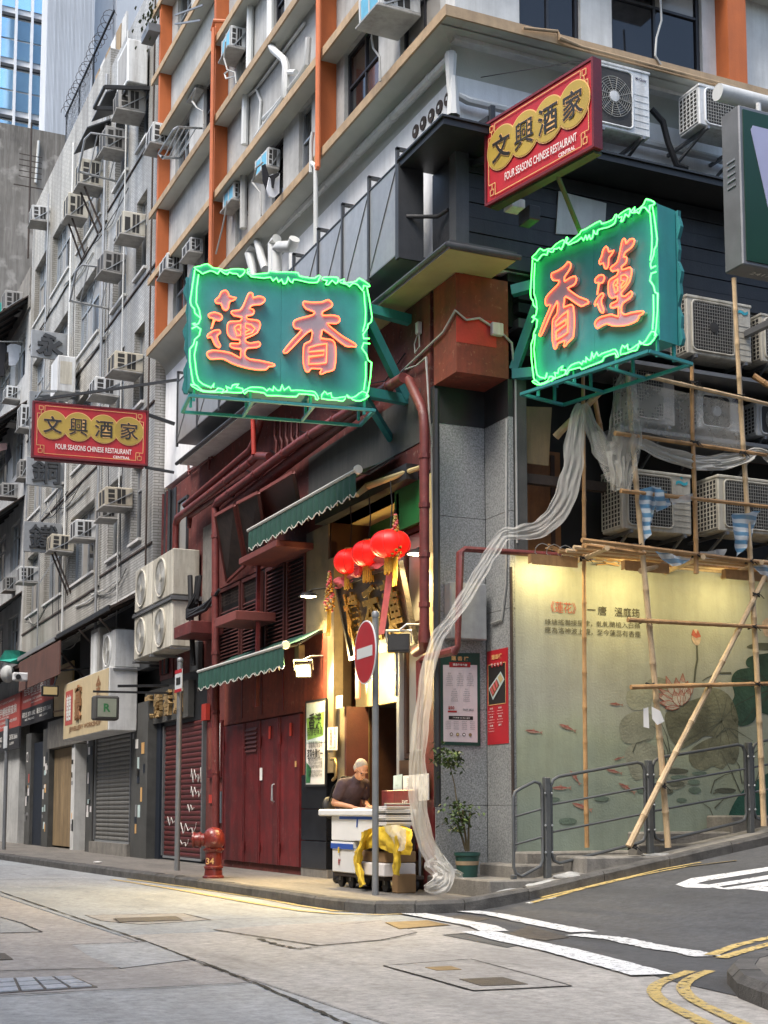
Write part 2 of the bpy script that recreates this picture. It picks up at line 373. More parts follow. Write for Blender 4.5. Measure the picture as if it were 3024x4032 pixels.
# special procedural surfaces
def speckle(key, a, b_, scale, rough=.55):
    m = M(key, a, rough, var=.1, bump=.04); n = m.node_tree.nodes; L = m.node_tree.links; b = n['Principled BSDF']
    tc = n.new('ShaderNodeTexCoord'); vo = n.new('ShaderNodeTexNoise'); vo.inputs['Scale'].default_value = scale; vo.inputs['Detail'].default_value = 3; vo.inputs['Roughness'].default_value = .8
    L.new(tc.outputs['Object'], vo.inputs['Vector'])
    cr = n.new('ShaderNodeValToRGB'); cr.color_ramp.elements[0].position = .38; cr.color_ramp.elements[1].position = .62
    cr.color_ramp.elements[0].color = tuple(b_)+(1,); cr.color_ramp.elements[1].color = tuple(a)+(1,)
    L.new(vo.outputs[0], cr.inputs[0]); L.new(cr.outputs[0], b.inputs['Base Color']); return m
speckle('granite', (.38,.39,.385), (.17,.175,.17), 46, .45)
def concrete(key, c, dirt, rough=.8):
    m = M(key, c, rough, var=.1, scale=1.1, bump=.35, bscale=160, spots=.0); n = m.node_tree.nodes; L = m.node_tree.links; b = n['Principled BSDF']
    src = b.inputs['Base Color'].links[0].from_socket
    tc = n.new('ShaderNodeTexCoord')
    n1 = n.new('ShaderNodeTexNoise'); n1.inputs['Scale'].default_value = 13; n1.inputs['Detail'].default_value = 9; n1.inputs['Roughness'].default_value = .8; L.new(tc.outputs['Object'], n1.inputs['Vector'])
    r1 = n.new('ShaderNodeMapRange'); r1.inputs[1].default_value = .35; r1.inputs[2].default_value = .65; r1.inputs[3].default_value = .66; r1.inputs[4].default_value = 1.34; L.new(n1.outputs[0], r1.inputs[0])
    mm = n.new('ShaderNodeMix'); mm.data_type = 'RGBA'; mm.blend_type = 'MULTIPLY'; mm.inputs[0].default_value = 1; L.new(src, mm.inputs[6]); L.new(r1.outputs[0], mm.inputs[7])
    mp = n.new('ShaderNodeMapping'); mp.inputs['Scale'].default_value = (1.3, .35, 1); mp.inputs['Rotation'].default_value = (0,0,.08); L.new(tc.outputs['Object'], mp.inputs[0])
    n2 = n.new('ShaderNodeTexNoise'); n2.inputs['Scale'].default_value = 1.1; n2.inputs['Detail'].default_value = 9; n2.inputs['Roughness'].default_value = .7; L.new(mp.outputs[0], n2.inputs['Vector'])
    r2 = n.new('ShaderNodeMapRange'); r2.inputs[1].default_value = .45; r2.inputs[2].default_value = .72; r2.inputs[4].default_value = .8; L.new(n2.outputs[0], r2.inputs[0])
    m2 = n.new('ShaderNodeMix'); m2.data_type = 'RGBA'; L.new(r2.outputs[0], m2.inputs[0]); L.new(mm.outputs[2], m2.inputs[6]); m2.inputs[7].default_value = tuple(dirt)+(1,)
    mp3 = n.new('ShaderNodeMapping'); mp3.inputs['Scale'].default_value = (1.0, .22, 1); L.new(tc.outputs['Object'], mp3.inputs[0])
    n5 = n.new('ShaderNodeTexNoise'); n5.inputs['Scale'].default_value = 2.6; n5.inputs['Detail'].default_value = 12; n5.inputs['Roughness'].default_value = .72; L.new(mp3.outputs[0], n5.inputs['Vector'])
    r5 = n.new('ShaderNodeMapRange'); r5.inputs[1].default_value = .56; r5.inputs[2].default_value = .70; r5.inputs[4].default_value = .5; L.new(n5.outputs[0], r5.inputs[0])
    m5 = n.new('ShaderNodeMix'); m5.data_type = 'RGBA'; L.new(r5.outputs[0], m5.inputs[0]); L.new(m2.outputs[2], m5.inputs[6]); m5.inputs[7].default_value = (dirt[0]*.55,dirt[1]*.55,dirt[2]*.55,1)
    L.new(m5.outputs[2], b.inputs['Base Color']); return m
concrete('slab_beige', (.375,.352,.318), (.25,.237,.218)); concrete('slab_grey', (.35,.355,.348), (.24,.24,.232)); concrete('slab_blue', (.33,.345,.345), (.23,.24,.24))
concrete('slab_pink', (.37,.345,.32), (.26,.245,.23)); concrete('pave', (.19,.172,.148), (.085,.08,.07)); concrete('asphalt', (.078,.079,.081), (.050,.050,.050), .7)
concrete('asphalt_patch', (.105,.105,.10), (.07,.07,.068))
def tiles(key, c, mortar, w, h, dirtc):
    m = M(key, c, .5, var=.1, scale=.6, bump=0); n = m.node_tree.nodes; L = m.node_tree.links; b = n['Principled BSDF']
    src = b.inputs['Base Color'].links[0].from_socket
    tc = n.new('ShaderNodeTexCoord'); sp = n.new('ShaderNodeSeparateXYZ'); L.new(tc.outputs['Object'], sp.inputs[0])
    ad = n.new('ShaderNodeMath'); ad.operation = 'ADD'; L.new(sp.outputs[0], ad.inputs[0]); L.new(sp.outputs[1], ad.inputs[1])
    cb = n.new('ShaderNodeCombineXYZ'); L.new(ad.outputs[0], cb.inputs[0]); L.new(sp.outputs[2], cb.inputs[1])
    br = n.new('ShaderNodeTexBrick'); br.inputs['Scale'].default_value = 1.0; br.inputs['Brick Width'].default_value = w; br.inputs['Row Height'].default_value = h
    br.inputs['Mortar Size'].default_value = .009; br.inputs['Mortar Smooth'].default_value = .2; br.inputs['Bias'].default_value = 0
    br.inputs['Color1'].default_value = (.85,.85,.85,1); br.inputs['Color2'].default_value = (1.1,1.1,1.1,1); br.inputs['Mortar'].default_value = tuple(mortar)+(1,)
    L.new(cb.outputs[0], br.inputs['Vector'])
    mm = n.new('ShaderNodeMix'); mm.data_type = 'RGBA'; mm.blend_type = 'MULTIPLY'; mm.inputs[0].default_value = 1; L.new(src, mm.inputs[6]); L.new(br.outputs['Color'], mm.inputs[7])
    mp = n.new('ShaderNodeMapping'); mp.inputs['Scale'].default_value = (2.2, 2.2, .22); L.new(tc.outputs['Object'], mp.inputs[0])
    n2 = n.new('ShaderNodeTexNoise'); n2.inputs['Scale'].default_value = 1.2; n2.inputs['Detail'].default_value = 8; L.new(mp.outputs[0], n2.inputs['Vector'])
    r2 = n.new('ShaderNodeMapRange'); r2.inputs[1].default_value = .48; r2.inputs[2].default_value = .8; r2.inputs[1].default_value = .42; r2.inputs[2].default_value = .72; r2.inputs[4].default_value = .85; L.new(n2.outputs[0], r2.inputs[0])
    m2 = n.new('ShaderNodeMix'); m2.data_type = 'RGBA'; L.new(r2.outputs[0], m2.inputs[0]); L.new(mm.outputs[2], m2.inputs[6]); m2.inputs[7].default_value = tuple(dirtc)+(1,)
    L.new(m2.outputs[2], b.inputs['Base Color'])
    bp = n.new('ShaderNodeBump'); bp.inputs['Strength'].default_value = .14; bp.inputs['Distance'].default_value = .01; bp.invert = True; L.new(br.outputs['Fac'], bp.inputs['Height']); L.new(bp.outputs[0], b.inputs['Normal'])
    return m
tiles('facade_tile', (.49,.485,.46), (.42,.41,.39), .24, .062, (.17,.16,.14))
tiles('facade_tile_warm', (.50,.485,.44), (.42,.40,.36), .24, .062, (.17,.15,.12))
def worn(key, keep, scale=16.):                      # paint that has flaked off in places
    m = MT[key]; n = m.node_tree.nodes; L = m.node_tree.links; b = n['Principled BSDF']; tc = n.new('ShaderNodeTexCoord')
    a = n.new('ShaderNodeTexNoise'); a.inputs['Scale'].default_value = scale; a.inputs['Detail'].default_value = 11; a.inputs['Roughness'].default_value = .78; L.new(tc.outputs['Object'], a.inputs['Vector'])
    r = n.new('ShaderNodeMapRange'); r.inputs[1].default_value = keep; r.inputs[2].default_value = keep+.05; L.new(a.outputs[0], r.inputs[0]); L.new(r.outputs[0], b.inputs['Alpha'])
worn('white_line', .40); worn('yellow_line', .42)
def emitter(key, c, s):
    m = bpy.data.materials.new(key); m.use_nodes = True; MT[key] = m; b = m.node_tree.nodes['Principled BSDF']
    b.inputs['Base Color'].default_value = tuple(c)+(1,); b.inputs['Emission Color'].default_value = tuple(c)+(1,); b.inputs['Emission Strength'].default_value = s; return m
emitter('neon_green', (.085,1.0,.12), 2.6); emitter('neon_red', (1.0,.10,.035), 2.4)
emitter('lamp_warm', (1.0,.78,.42), 14.0); emitter('bulb', (1.0,.62,.25), 14.0); emitter('tube_light', (1.0,.78,.35), 5.0)
def cloth(key, c, alpha, rough=.9, stripes=None):
    m = M(key, c, rough, var=.12, scale=5, bump=.2); n = m.node_tree.nodes; L = m.node_tree.links; b = n['Principled BSDF']
    if alpha < 1:
        tr = n.new('ShaderNodeBsdfTransparent'); tl = n.new('ShaderNodeBsdfTranslucent'); tl.inputs[0].default_value = tuple(c)+(1,)
        a = n.new('ShaderNodeMixShader'); a.inputs[0].default_value = .25; b.inputs['Specular IOR Level'].default_value = .05; L.new(b.outputs[0], a.inputs[1]); L.new(tl.outputs[0], a.inputs[2])
        x = n.new('ShaderNodeMixShader'); x.inputs[0].default_value = alpha; L.new(tr.outputs[0], x.inputs[1]); L.new(a.outputs[0], x.inputs[2])
        L.new(x.outputs[0], n['Material Output'].inputs[0])
    if stripes:
        tc = n.new('ShaderNodeTexCoord'); wv = n.new('ShaderNodeTexWave'); wv.wave_type = 'BANDS'; wv.bands_direction = 'Z'; wv.inputs['Scale'].default_value = 3.0; wv.inputs['Distortion'].default_value = 1.2
        L.new(tc.outputs['Object'], wv.inputs['Vector']); cr = n.new('ShaderNodeValToRGB'); cr.color_ramp.interpolation = 'CONSTANT'; cr.color_ramp.elements[1].position = .5
        cr.color_ramp.elements[0].color = tuple(c)+(1,); cr.color_ramp.elements[1].color = tuple(stripes)+(1,); L.new(wv.outputs[0], cr.inputs[0]); L.new(cr.outputs[0], b.inputs['Base Color'])
    return m
cloth('net_white', (.72,.70,.65), .52); cloth('net_thin', (.66,.64,.58), .34); cloth('net_dense', (.74,.72,.66), .82)
cloth('plastic_stripe', (.62,.68,.72), .85, .35, (.10,.28,.46)); cloth('plastic_clear', (.70,.72,.72), .5, .3)
m = M('lantern_red', (.50,.008,.006), .45, var=.1, bump=.05, emit=(1.0,.012,.006), estr=.42)

# lettering as thin solid geometry (the built-in font also covers Chinese)
_tc = {}
def glyphs(s, off=0.0, extr=0.0):
    k = (s, off, extr)
    if k not in _tc:
        cu = bpy.data.curves.new('lettering', 'FONT'); cu.body = s; cu.offset = off; cu.extrude = extr; cu.resolution_u = 3; cu.fill_mode = 'BOTH' if extr > 0 else 'FRONT'
        o = bpy.data.objects.new('lettering', cu); me = o.to_mesh()
        vs = [tuple(v.co) for v in me.vertices]; fs = [tuple(p.vertices) for p in me.polygons]
        o.to_mesh_clear(); bpy.data.objects.remove(o); bpy.data.curves.remove(cu)
        _tc[k] = (vs, fs)
    return _tc[k]
def write(mb, s, o, u, v, w=None, h=None, off=0.0, extr=0.0, lift=.004, center=True):
    """text s in the box of width w / height h centred (or starting) at o along u,v"""
    vs, fs = glyphs(s, off, extr)
    if not vs: return mb
    x0 = min(p[0] for p in vs); x1 = max(p[0] for p in vs); y0 = min(p[1] for p in vs); y1 = max(p[1] for p in vs)
    sx = w/(x1-x0) if w else None; sy = h/(y1-y0) if h else None
    if sx is None: sx = sy
    if sy is None: sy = sx
    o = V(o); u = V(u).normalized(); v = V(v).normalized(); n = u.cross(v)
    cx, cy = ((x0+x1)/2, (y0+y1)/2) if center else (x0, y0)
    return mb.add([o + u*((p[0]-cx)*sx) + v*((p[1]-cy)*sy) + n*(p[2]*min(sx,sy)+lift+extr*min(sx,sy)) for p in vs], fs)
UX, UYA, UZ = V((1,0,0)), V((0,1,0)), V((0,0,1))
# ================================================================== ground
RZ = -0.13                                         # road level; the pavement top is z = 0
def ramp(X):                                       # the side street climbs away from the junction
    t = X + 0.45
    return RZ + 0.17*(t if t > .5 else (0 if t < -.5 else (t+.5)**2/2))
def uR(x, y, lift=0.0):
    r = ray(x, y); lo, hi = 2.0, 60.0
    for _ in range(50):
        m = (lo+hi)/2; p = CAM + r*m
        if p.z > ramp(p.x)+lift: lo = m
        else: hi = m
    return CAM + r*lo
mb = MB(); mb.quad((-70,-60,RZ-.02),(40,-60,RZ-.02),(40,160,RZ-.02),(-70,160,RZ-.02))
road = struct(mb.build('road', 'joint_tar'))
JX = -4.58
def slab(x0, x1, y0, y1, mat):
    g = .012
    o = MB().cbox((x0+g,y0+g,RZ-.06),(x1-g,y1-g,RZ), .006).build('concrete_slab', mat, road)
    return o
for (x0,x1,y0,y1,mt) in [(JX,-1.3,-2.35,6,'slab_blue'),(JX,-1.3,6,14,'slab_grey'),(JX,-1.3,14,24,'slab_blue'),(JX,-1.3,24,40,'slab_grey'),(JX,-1.3,40,90,'slab_grey'),
        (JX,-1.3,-14,-2.35,'slab_beige'),(-8.9,JX,-6.05,-3.05,'slab_pink'),(-8.9,JX,-12,-6.05,'slab_grey'),(-8.9,JX,-3.05,4,'slab_pink'),
        (-8.9,JX,4,13,'slab_grey'),(-8.9,JX,13,24,'slab_pink'),(-8.9,JX,24,90,'slab_grey'),(-16,-8.9,-12,8,'slab_grey'),(-16,-8.9,8,90,'slab_blue'),(-16,-8.9,-30,-12,'slab_grey'),
        (-8.9,JX,-30,-12,'slab_pink'),(JX,-1.3,-30,-14,'slab_beige'),(-30,-16,-30,90,'slab_grey')]:
    slab(x0,x1,y0,y1,mt)
def patch(name, px, mat, z=RZ+.004, edge=None, grow=.012, par=None, th=0.0, fn=None):
    P = [V((p.x,p.y,z)) if fn is None else p for p in [(uZ(x,y,z) if fn is None else fn(x,y)) for x,y in px]]
    c = sum(P, V())/len(P)
    if edge:
        MB().quad(*[p+(p-c).normalized()*grow-V((0,0,.002)) for p in P]).build(name+'_joint', edge, par or road)
    return MB().quad(*P).build(name, mat, par or road)
patch('road_patch', [(841,3659),(1257,3722),(1500,3700),(1640,3670),(1500,3622),(1130,3640)], 'slab_pink', edge='joint_tar')
patch('road_patch', [(280,3718),(579,3707),(770,3775),(475,3812),(360,3770)], 'slab_grey', edge='joint_tar')
patch('road_patch', [(-60,3822),(475,3809),(280,3718),(-60,3726)], 'slab_pink', z=RZ+.003)
patch('road_patch', [(0,3610),(20,3610),(165,3668),(0,3673)], 'slab_grey', edge='joint_tar')
patch('road_patch', [(335,3603),(723,3596),(827,3621),(560,3640),(400,3625)], 'slab_beige', edge='joint_tar')
patch('road_patch', [(1743,3681),(1913,3667),(2060,3718),(1996,3730)], 'asphalt_patch', z=RZ+.005)
patch('drain_frame', [(1510,3801),(1854,3775),(2249,3880),(1863,3899)], 'slab_beige', z=RZ+.006, edge='joint_tar', grow=.014)
def cover(px, mat, label, z=RZ+.010, cells=None, name='manhole_cover'):
    P = [uZ(x,y,z) for x,y in px]; c = sum(P,V())/4
    t = thing(name, label, 'manhole cover', c)
    MB().prism([p+(p-c).normalized()*.025-V((0,0,.014)) for p in P], (0,0,.008)).build('frame', 'cover_iron', t)
    if cells:
        nx, ny = cells; 
        for i in range(nx):
            for j in range(ny):
                def at(a,b): return (P[0]*(1-a)+P[1]*a)*(1-b)+(P[3]*(1-a)+P[2]*a)*b
                a0,a1,b0,b1 = (i+.07)/nx,(i+.93)/nx,(j+.08)/ny,(j+.92)/ny
                MB().prism([at(a0,b0)-V((0,0,.008)),at(a1,b0)-V((0,0,.008)),at(a1,b1)-V((0,0,.008)),at(a0,b1)-V((0,0,.008))],(0,0,.008)).build('panel', mat, t)
    else: MB().prism([p-V((0,0,.008)) for p in P],(0,0,.008)).build('plate', mat, t)
cover([(452,3615),(690,3606),(718,3622),(470,3630)], 'cover_iron', 'dark iron manhole plate beside the road joint opposite the fire hydrant')
cover([(-20,3851),(280,3840),(371,3881),(-20,3906)], 'cover_sheen', 'steel chequered manhole cover of twelve panels with a painted pale sheen in the grey concrete', cells=(4,3))
cover([(-30,3752),(18,3752),(50,3775),(-30,3779)], 'cover_iron', 'small dark drain grating in the pinkish road slab')
cover([(1674,3808),(1775,3803),(1817,3816),(1720,3820)], 'cover_ochre', 'small ochre utility cover in the outlined concrete frame on the road')
cover([(1808,3854),(1978,3846),(2079,3874),(1895,3881)], 'cover_iron', 'larger brown iron cover in the outlined concrete frame on the road')
cover([(1518,3631),(1684,3623),(1766,3640),(1573,3656)], 'cover_ochre', 'worn ochre cover set in the road at the end of the yellow kerb lines')
cover([(1753,3610),(1858,3598),(1959,3612),(1867,3629)], 'cover_iron', 'rusty cover between the two broken white give-way lines by the corner kerb')
cover([(1985,3683),(2080,3645),(2240,3690),(2150,3702)], 'cover_iron', 'patched brown cover between the give-way lines midway across the side street', z=RZ+.012)

# side street: asphalt climbing from the junction
rows = []
ys = [-.9-.35*i for i in range(0, 23)]
def edge_x(y): return -1.15 - .17*(-y-1.2) - .02*math.sin(y*5)
xs = [0,.05,.12]+[.25*i for i in range(1,33)]+[9,11,16,24]
rows = [[V((edge_x(y)+a, y, ramp(edge_x(y)+a)+.005)) for a in xs] for y in ys]
side = struct(MB().grid([r[::-1] for r in rows]).build('side_street', 'asphalt', smooth=True))
TAR = []

def strip(px, wpx, mat, fn, name, par, lift=.006):       # painted band through pixel points, width in metres
    P = [fn(x,y) for x,y in px]; rows = []
    for i,p in enumerate(P):
        a = P[max(0,i-1)]; b = P[min(len(P)-1,i+1)]; d = (b-a); d.z = 0; d.normalize(); s_ = V((-d.y,d.x,0))*(wpx/2)
        rows.append([p+s_+V((0,0,lift)), p-s_+V((0,0,lift))])
    return MB().grid(rows).build(name, mat, par)
def fz(x,y): return uZ(x,y,RZ)
def dense(px, n=4):
    out = []
    for a,b in zip(px,px[1:]):
        for i in range(n): out.append((a[0]+(b[0]-a[0])*i/n, a[1]+(b[1]-a[1])*i/n))
    return out+[px[-1]]
def curve(px, n=5):
    out = []
    for i in range(len(px)-1):
        p0,p1,p2,p3 = px[max(0,i-1)],px[i],px[i+1],px[min(len(px)-1,i+2)]
        for k in range(n):
            t = k/n; out.append(tuple(.5*((2*p1[j])+(-p0[j]+p2[j])*t+(2*p0[j]-5*p1[j]+4*p2[j]-p3[j])*t*t+(-p0[j]+3*p1[j]-3*p2[j]+p3[j])*t**3) for j in (0,1)))
    return out+[px[-1]]
def ragged(px, w, mat, fn, name, par, lift=.006, amp=.012, n=14):
    P = [fn(x,y) for x,y in dense(px,n)]; rows = []
    for i,p in enumerate(P):
        a = P[max(0,i-1)]; b = P[min(len(P)-1,i+1)]; d = (b-a); d.z = 0; d.normalize(); s_ = V((-d.y,d.x,0))
        rows.append([p+s_*(w/2+random.uniform(-amp,amp))+V((0,0,lift)), p-s_*(w/2+random.uniform(-amp,amp))+V((0,0,lift))])
    return MB().grid(rows).build(name, mat, par)
ragged([(1615,3598),(1720,3618),(1900,3650),(1950,3672)], .26, 'white_line', fz, 'give_way_line', road, .014, .006)
ragged([(1880,3672),(2010,3705),(2200,3745),(2390,3795),(2570,3845)], .30, 'white_line', fz, 'give_way_line', road, .014, .006)
ragged([(1800,3586),(1960,3605),(2120,3640),(2300,3675)], .26, 'white_line', lambda x,y: uR(x,y), 'give_way_line', side, .014)
ragged([(2260,3685),(2420,3700),(2600,3738),(2700,3752),(2790,3772)], .24, 'white_line', lambda x,y: uR(x,y), 'give_way_line', side, .014, .015)
for px in ([(443,3464),(700,3505),(1000,3558),(1180,3588),(1330,3601),(1500,3604),(1640,3600)],[(500,3462),(760,3498),(1010,3535),(1170,3566),(1320,3589),(1480,3594),(1600,3592)]):
    ragged(px, .085, 'yellow_line', fz, 'yellow_line', road, .009, .006)
for px in ([(2095,3558),(2300,3502),(2500,3455),(2700,3416),(2900,3392)],[(2130,3538),(2380,3478),(2600,3427),(2760,3399)]):
    ragged(px, .085, 'yellow_line', lambda x,y: uR(x,y), 'yellow_line', side, .014, .006)
ragged([(2080,3560),(2130,3548),(2190,3538)], .09, 'white_line', lambda x,y: uR(x,y), 'white_mark', side, .010, .02, 6)
for px in (curve([(2720,3828),(2640,3856),(2590,3880),(2575,3910),(2610,3948),(2700,3996),(2800,4050),(2900,4110)]),curve([(2800,3826),(2740,3848),(2700,3874),(2692,3902),(2730,3940),(2800,3978),(2900,4026),(3010,4078)])):
    ragged(px, .085, 'yellow_line', fz, 'yellow_line', road, .010, .004)
for px in ([(2790,3770),(2900,3728),(3060,3690)],[(2840,3778),(2960,3742),(3060,3715)]):
    ragged(px, .10, 'yellow_line', lambda x,y: uR(x,y), 'yellow_line', side, .014, .004)
ragged([(-120,3462),(0,3461),(180,3459),(350,3459)], .09, 'white_line', fz, 'white_mark', road, .008, .006, 5)
ragged([(572,3543),(606,3543)], .07, 'white_line', fz, 'white_mark', road, .008, .006, 4)
# painted word on the climbing asphalt, read along the street
wm = MB()
for poly in ([(2660,3486),(2720,3462),(3060,3412),(3060,3428),(2790,3470),(2740,3482),(2790,3487),(3060,3444),(3060,3460),(2790,3500),(2700,3498)],
             [(2790,3494),(2830,3494),(2850,3500),(3060,3468),(3060,3490),(2870,3506),(2830,3503)],
             [(2905,3502),(2960,3494),(3060,3497),(3060,3518),(3000,3512),(2950,3506)]):
    wm.quad(*[uR(x,y,.0)+V((0,0,.010)) for x,y in poly])
wm.build('road_word', 'white_line', side)

# ragged tar filling in the slab joints, cracks
def tar(px, w_=.03, amp=.012, z=RZ+.008): ragged(px, w_, 'joint_tar', lambda x,y: uZ(x,y,z), 'tar_joint', road, 0.0, amp, 16)
tar([(-60,3492),(0,3510),(290,3608),(579,3707),(800,3790),(1004,3868),(1200,3955),(1374,4032),(1500,4095)], .022, .010)
tar([(1004,3868),(600,3888),(0,3919),(-60,3922)], .018, .006); tar([(579,3707),(440,3713),(280,3718)], .02, .006); tar([(475,3809),(240,3817),(-40,3825)], .016, .005)
tar([(841,3659),(1040,3690),(1257,3722),(1500,3700),(1640,3676)], .02, .008); tar([(335,3603),(723,3596),(827,3621),(1150,3612),(1500,3607)], .016, .006); tar([(0,3610),(80,3632),(165,3668),(0,3673)], .02, .006)
tar([(1020,3695),(1090,3718),(1180,3735),(1250,3724)], .03, .02); tar([(1510,3801),(1683,3788),(1854,3775),(2050,3828),(2249,3880),(2060,3890),(1863,3899),(1690,3850),(1510,3801)], .014, .004)
tar([(1340,3640),(1500,3625),(1640,3618)], .012, .005); tar([(1743,3681),(1913,3667),(2060,3718)], .02, .01); tar([(785,3794),(850,3805),(880,3822)], .03, .02)
# pavement and kerb
KP = [(-2.55,95),(-2.5,40),(-2.38,18),(-2.1,11),(-1.82,5.6),(-1.72,2.4),(-1.70,.3),(-1.66,-.5),(-1.5,-.95),(-1.15,-1.2),(-.6,-1.28),(.2,-1.26),(1.2,-1.22),(3,-1.2),(6,-1.2),(12,-1.2)]
def kz(x): return max(0.0, ramp(x)+.13)
pv = MB()
inner = [(0.2,95),(0.2,-.0)]
poly = [V((x+ (.13 if y>-.4 else .05),y + (0 if y>-.4 else .12),0)) for x,y in KP if x < .6] 
pv.prism([V((.6,95,-.3))]+[V((p.x,p.y,-.3)) for p in poly]+[V((.6,-1.1,-.3))], (0,0,.3))
pave = struct(pv.build('pavement', 'pave'))
# pavement strip beside the climbing street
rows = [[V((x,-1.12,kz(x)-.005)), V((x,.4,kz(x)-.005))] for x in [.3,.8,1.4,2,3,4,6,9,12]]
struct(MB().grid(rows).build('side_pavement', 'concrete_dirty'))
kerb = MB()
def walk(P, step):
    out = [V((P[0][0],P[0][1],0))]; i = 0; cur = out[0].copy(); 
    for a,b in zip(P,P[1:]):
        a = V((a[0],a[1],0)); b = V((b[0],b[1],0)); L = (b-a).length; d = 0
        n = max(1, round(L/step))
        for k in range(1,n+1): out.append(a.lerp(b,k/n))
    return out
W = walk(KP, .95)
kroot = struct(MB().quad((-1.6,-.2,RZ-.01),(-1.5,-.2,RZ-.01),(-1.5,-.1,RZ-.01),(-1.6,-.1,RZ-.01)).build('kerb', 'kerb_stone'))
for a,b in zip(W,W[1:]):
    if (a.y+b.y)/2 > 60: continue
    d = (b-a); L = d.length; d.normalize(); s_ = V((-d.y,d.x,0))*.16; d = d*.006
    za, zb = kz(a.x)+.002+random.uniform(-.006,.006), kz(b.x)+.002+random.uniform(-.006,.006)
    base = [V((a.x,a.y,0))+d, V((b.x,b.y,0))-d, V((b.x,b.y,0))-d+s_, V((a.x,a.y,0))+d+s_]
    m = MB(); c = .03; sn = s_.normalized()
    zr = [kz(a.x)-.32, kz(b.x)-.32]
    lo = [base[0]+UZ*zr[0], base[1]+UZ*zr[1], base[2]+UZ*zr[1], base[3]+UZ*zr[0]]
    mid = [base[0]+UZ*(za-c), base[1]+UZ*(zb-c), base[2]+UZ*zb, base[3]+UZ*za]
    top = [base[0]+UZ*za+sn*c, base[1]+UZ*zb+sn*c]
    m.add(lo+mid+top, [(0,1,5,4),(4,5,9,8),(8,9,6,7),(1,2,6,9,5),(3,0,4,8,7),(2,3,7,6)])
    m.build('kerbstone', 'kerb_stone', kroot)
# steps and blocks up along the mural wall
st = struct(MB().cbox((-.12,-.95,-.1),(.78,.62,.19),.015).build('concrete_step', 'concrete_dirty'))
for (a,b) in [((.42,-.55,.1),(1.25,.3,.34)),((.72,-.3,.2),(2.35,.3,.475)),((1.08,-1.02,.1),(2.45,-.36,.435)),((2.35,-.5,.3),(3.55,.3,.70)),((3.55,-.5,.3),(9,.3,.90)),((2.0,-.72,.2),(4.4,-.5,.56))]:
    struct(MB().cbox(a,b,.02).build('concrete_step', 'concrete_dirty'))
# rough cement patches by the railing foot
def lump(cx, cy, cz, rx, ry, rz_, seed):
    m = MB(); m.sphere((cx,cy,cz),(rx,ry,rz_),18,10)
    m.v = [tuple(V(p)+V((noise.noise(V(p)*7+V((seed,0,0))),noise.noise(V(p)*4+V((0,seed,0))),noise.noise(V(p)*5+V((0,0,seed)))))*.07) for p in m.v]
    return m
for i,(cx,cy,cz,rx,ry,rz_) in enumerate([(.22,-1.0,.06,.36,.16,.045),(.62,-.97,.15,.32,.2,.05),(.98,-.92,.22,.22,.2,.05),(2.15,-.85,.45,.22,.12,.05)]):
    struct(lump(cx,cy,cz-.03,rx,ry,rz_,i*7.3).build('cement_patch','mortar_white',None,True))
# near corner on the right with its own kerb
C2 = [(-2.75,-9.8),(-2.58,-8.7),(-2.30,-7.95),(-1.95,-7.40),(-1.60,-7.02),(-1.15,-6.75),(-.5,-6.6),(1,-6.5),(4,-6.4),(9,-6.4)]
poly = [V((x+.1,y-.1,-.3)) for x,y in C2]
cp = MB(); rows = [[V((x+.12,y-.12,kz(x)-.01)), V((x+2.5,y-5,kz(x)-.01))] for x,y in C2]; cp.grid(rows)
struct(cp.build('corner_pavement','pave'))
W = walk(C2, .42)
for a,b in zip(W,W[1:]):
    d = (b-a).normalized(); s_ = V((d.y,-d.x,0))*.17; d = d*.006
    za = kz(a.x)+.0; zb = kz(b.x)+.0; base = [a+d,b-d,b-d+s_,a+d+s_]; c = .045; sn = s_.normalized()
    za += random.uniform(-.008,.008); zb += random.uniform(-.008,.008)
    lo = [base[0]+UZ*(za-.3),base[1]+UZ*(zb-.3),base[2]+UZ*(zb-.3),base[3]+UZ*(za-.3)]
    mid = [base[0]+UZ*(za-c),base[1]+UZ*(zb-c),base[2]+UZ*zb,base[3]+UZ*za]; top = [base[0]+UZ*za+sn*c,base[1]+UZ*zb+sn*c]
    MB().add(lo+mid+top,[(1,0,4,5),(5,4,8,9),(9,8,7,6),(2,1,5,9,6),(0,3,7,8,4),(3,2,6,7)]).build('kerbstone','kerb_stone',kroot)
# litter
for (x,y,s_) in [(385,3397,.09),(1565,3507,.07),(1640,3445,.05)]:
    p = uZ(x,y,.01); m = MB(); m.sphere((p.x,p.y,.02),(s_,s_*.6,.02),8,5)
    tag(m.build('scrap_paper','paper'), {385:'crumpled white paper scrap on the pavement by the grey shutter',1565:'thin white scrap lying on the pavement by the road sign pole',1640:'tiny pale scrap on the pavement near the drape'}[x], 'litter')
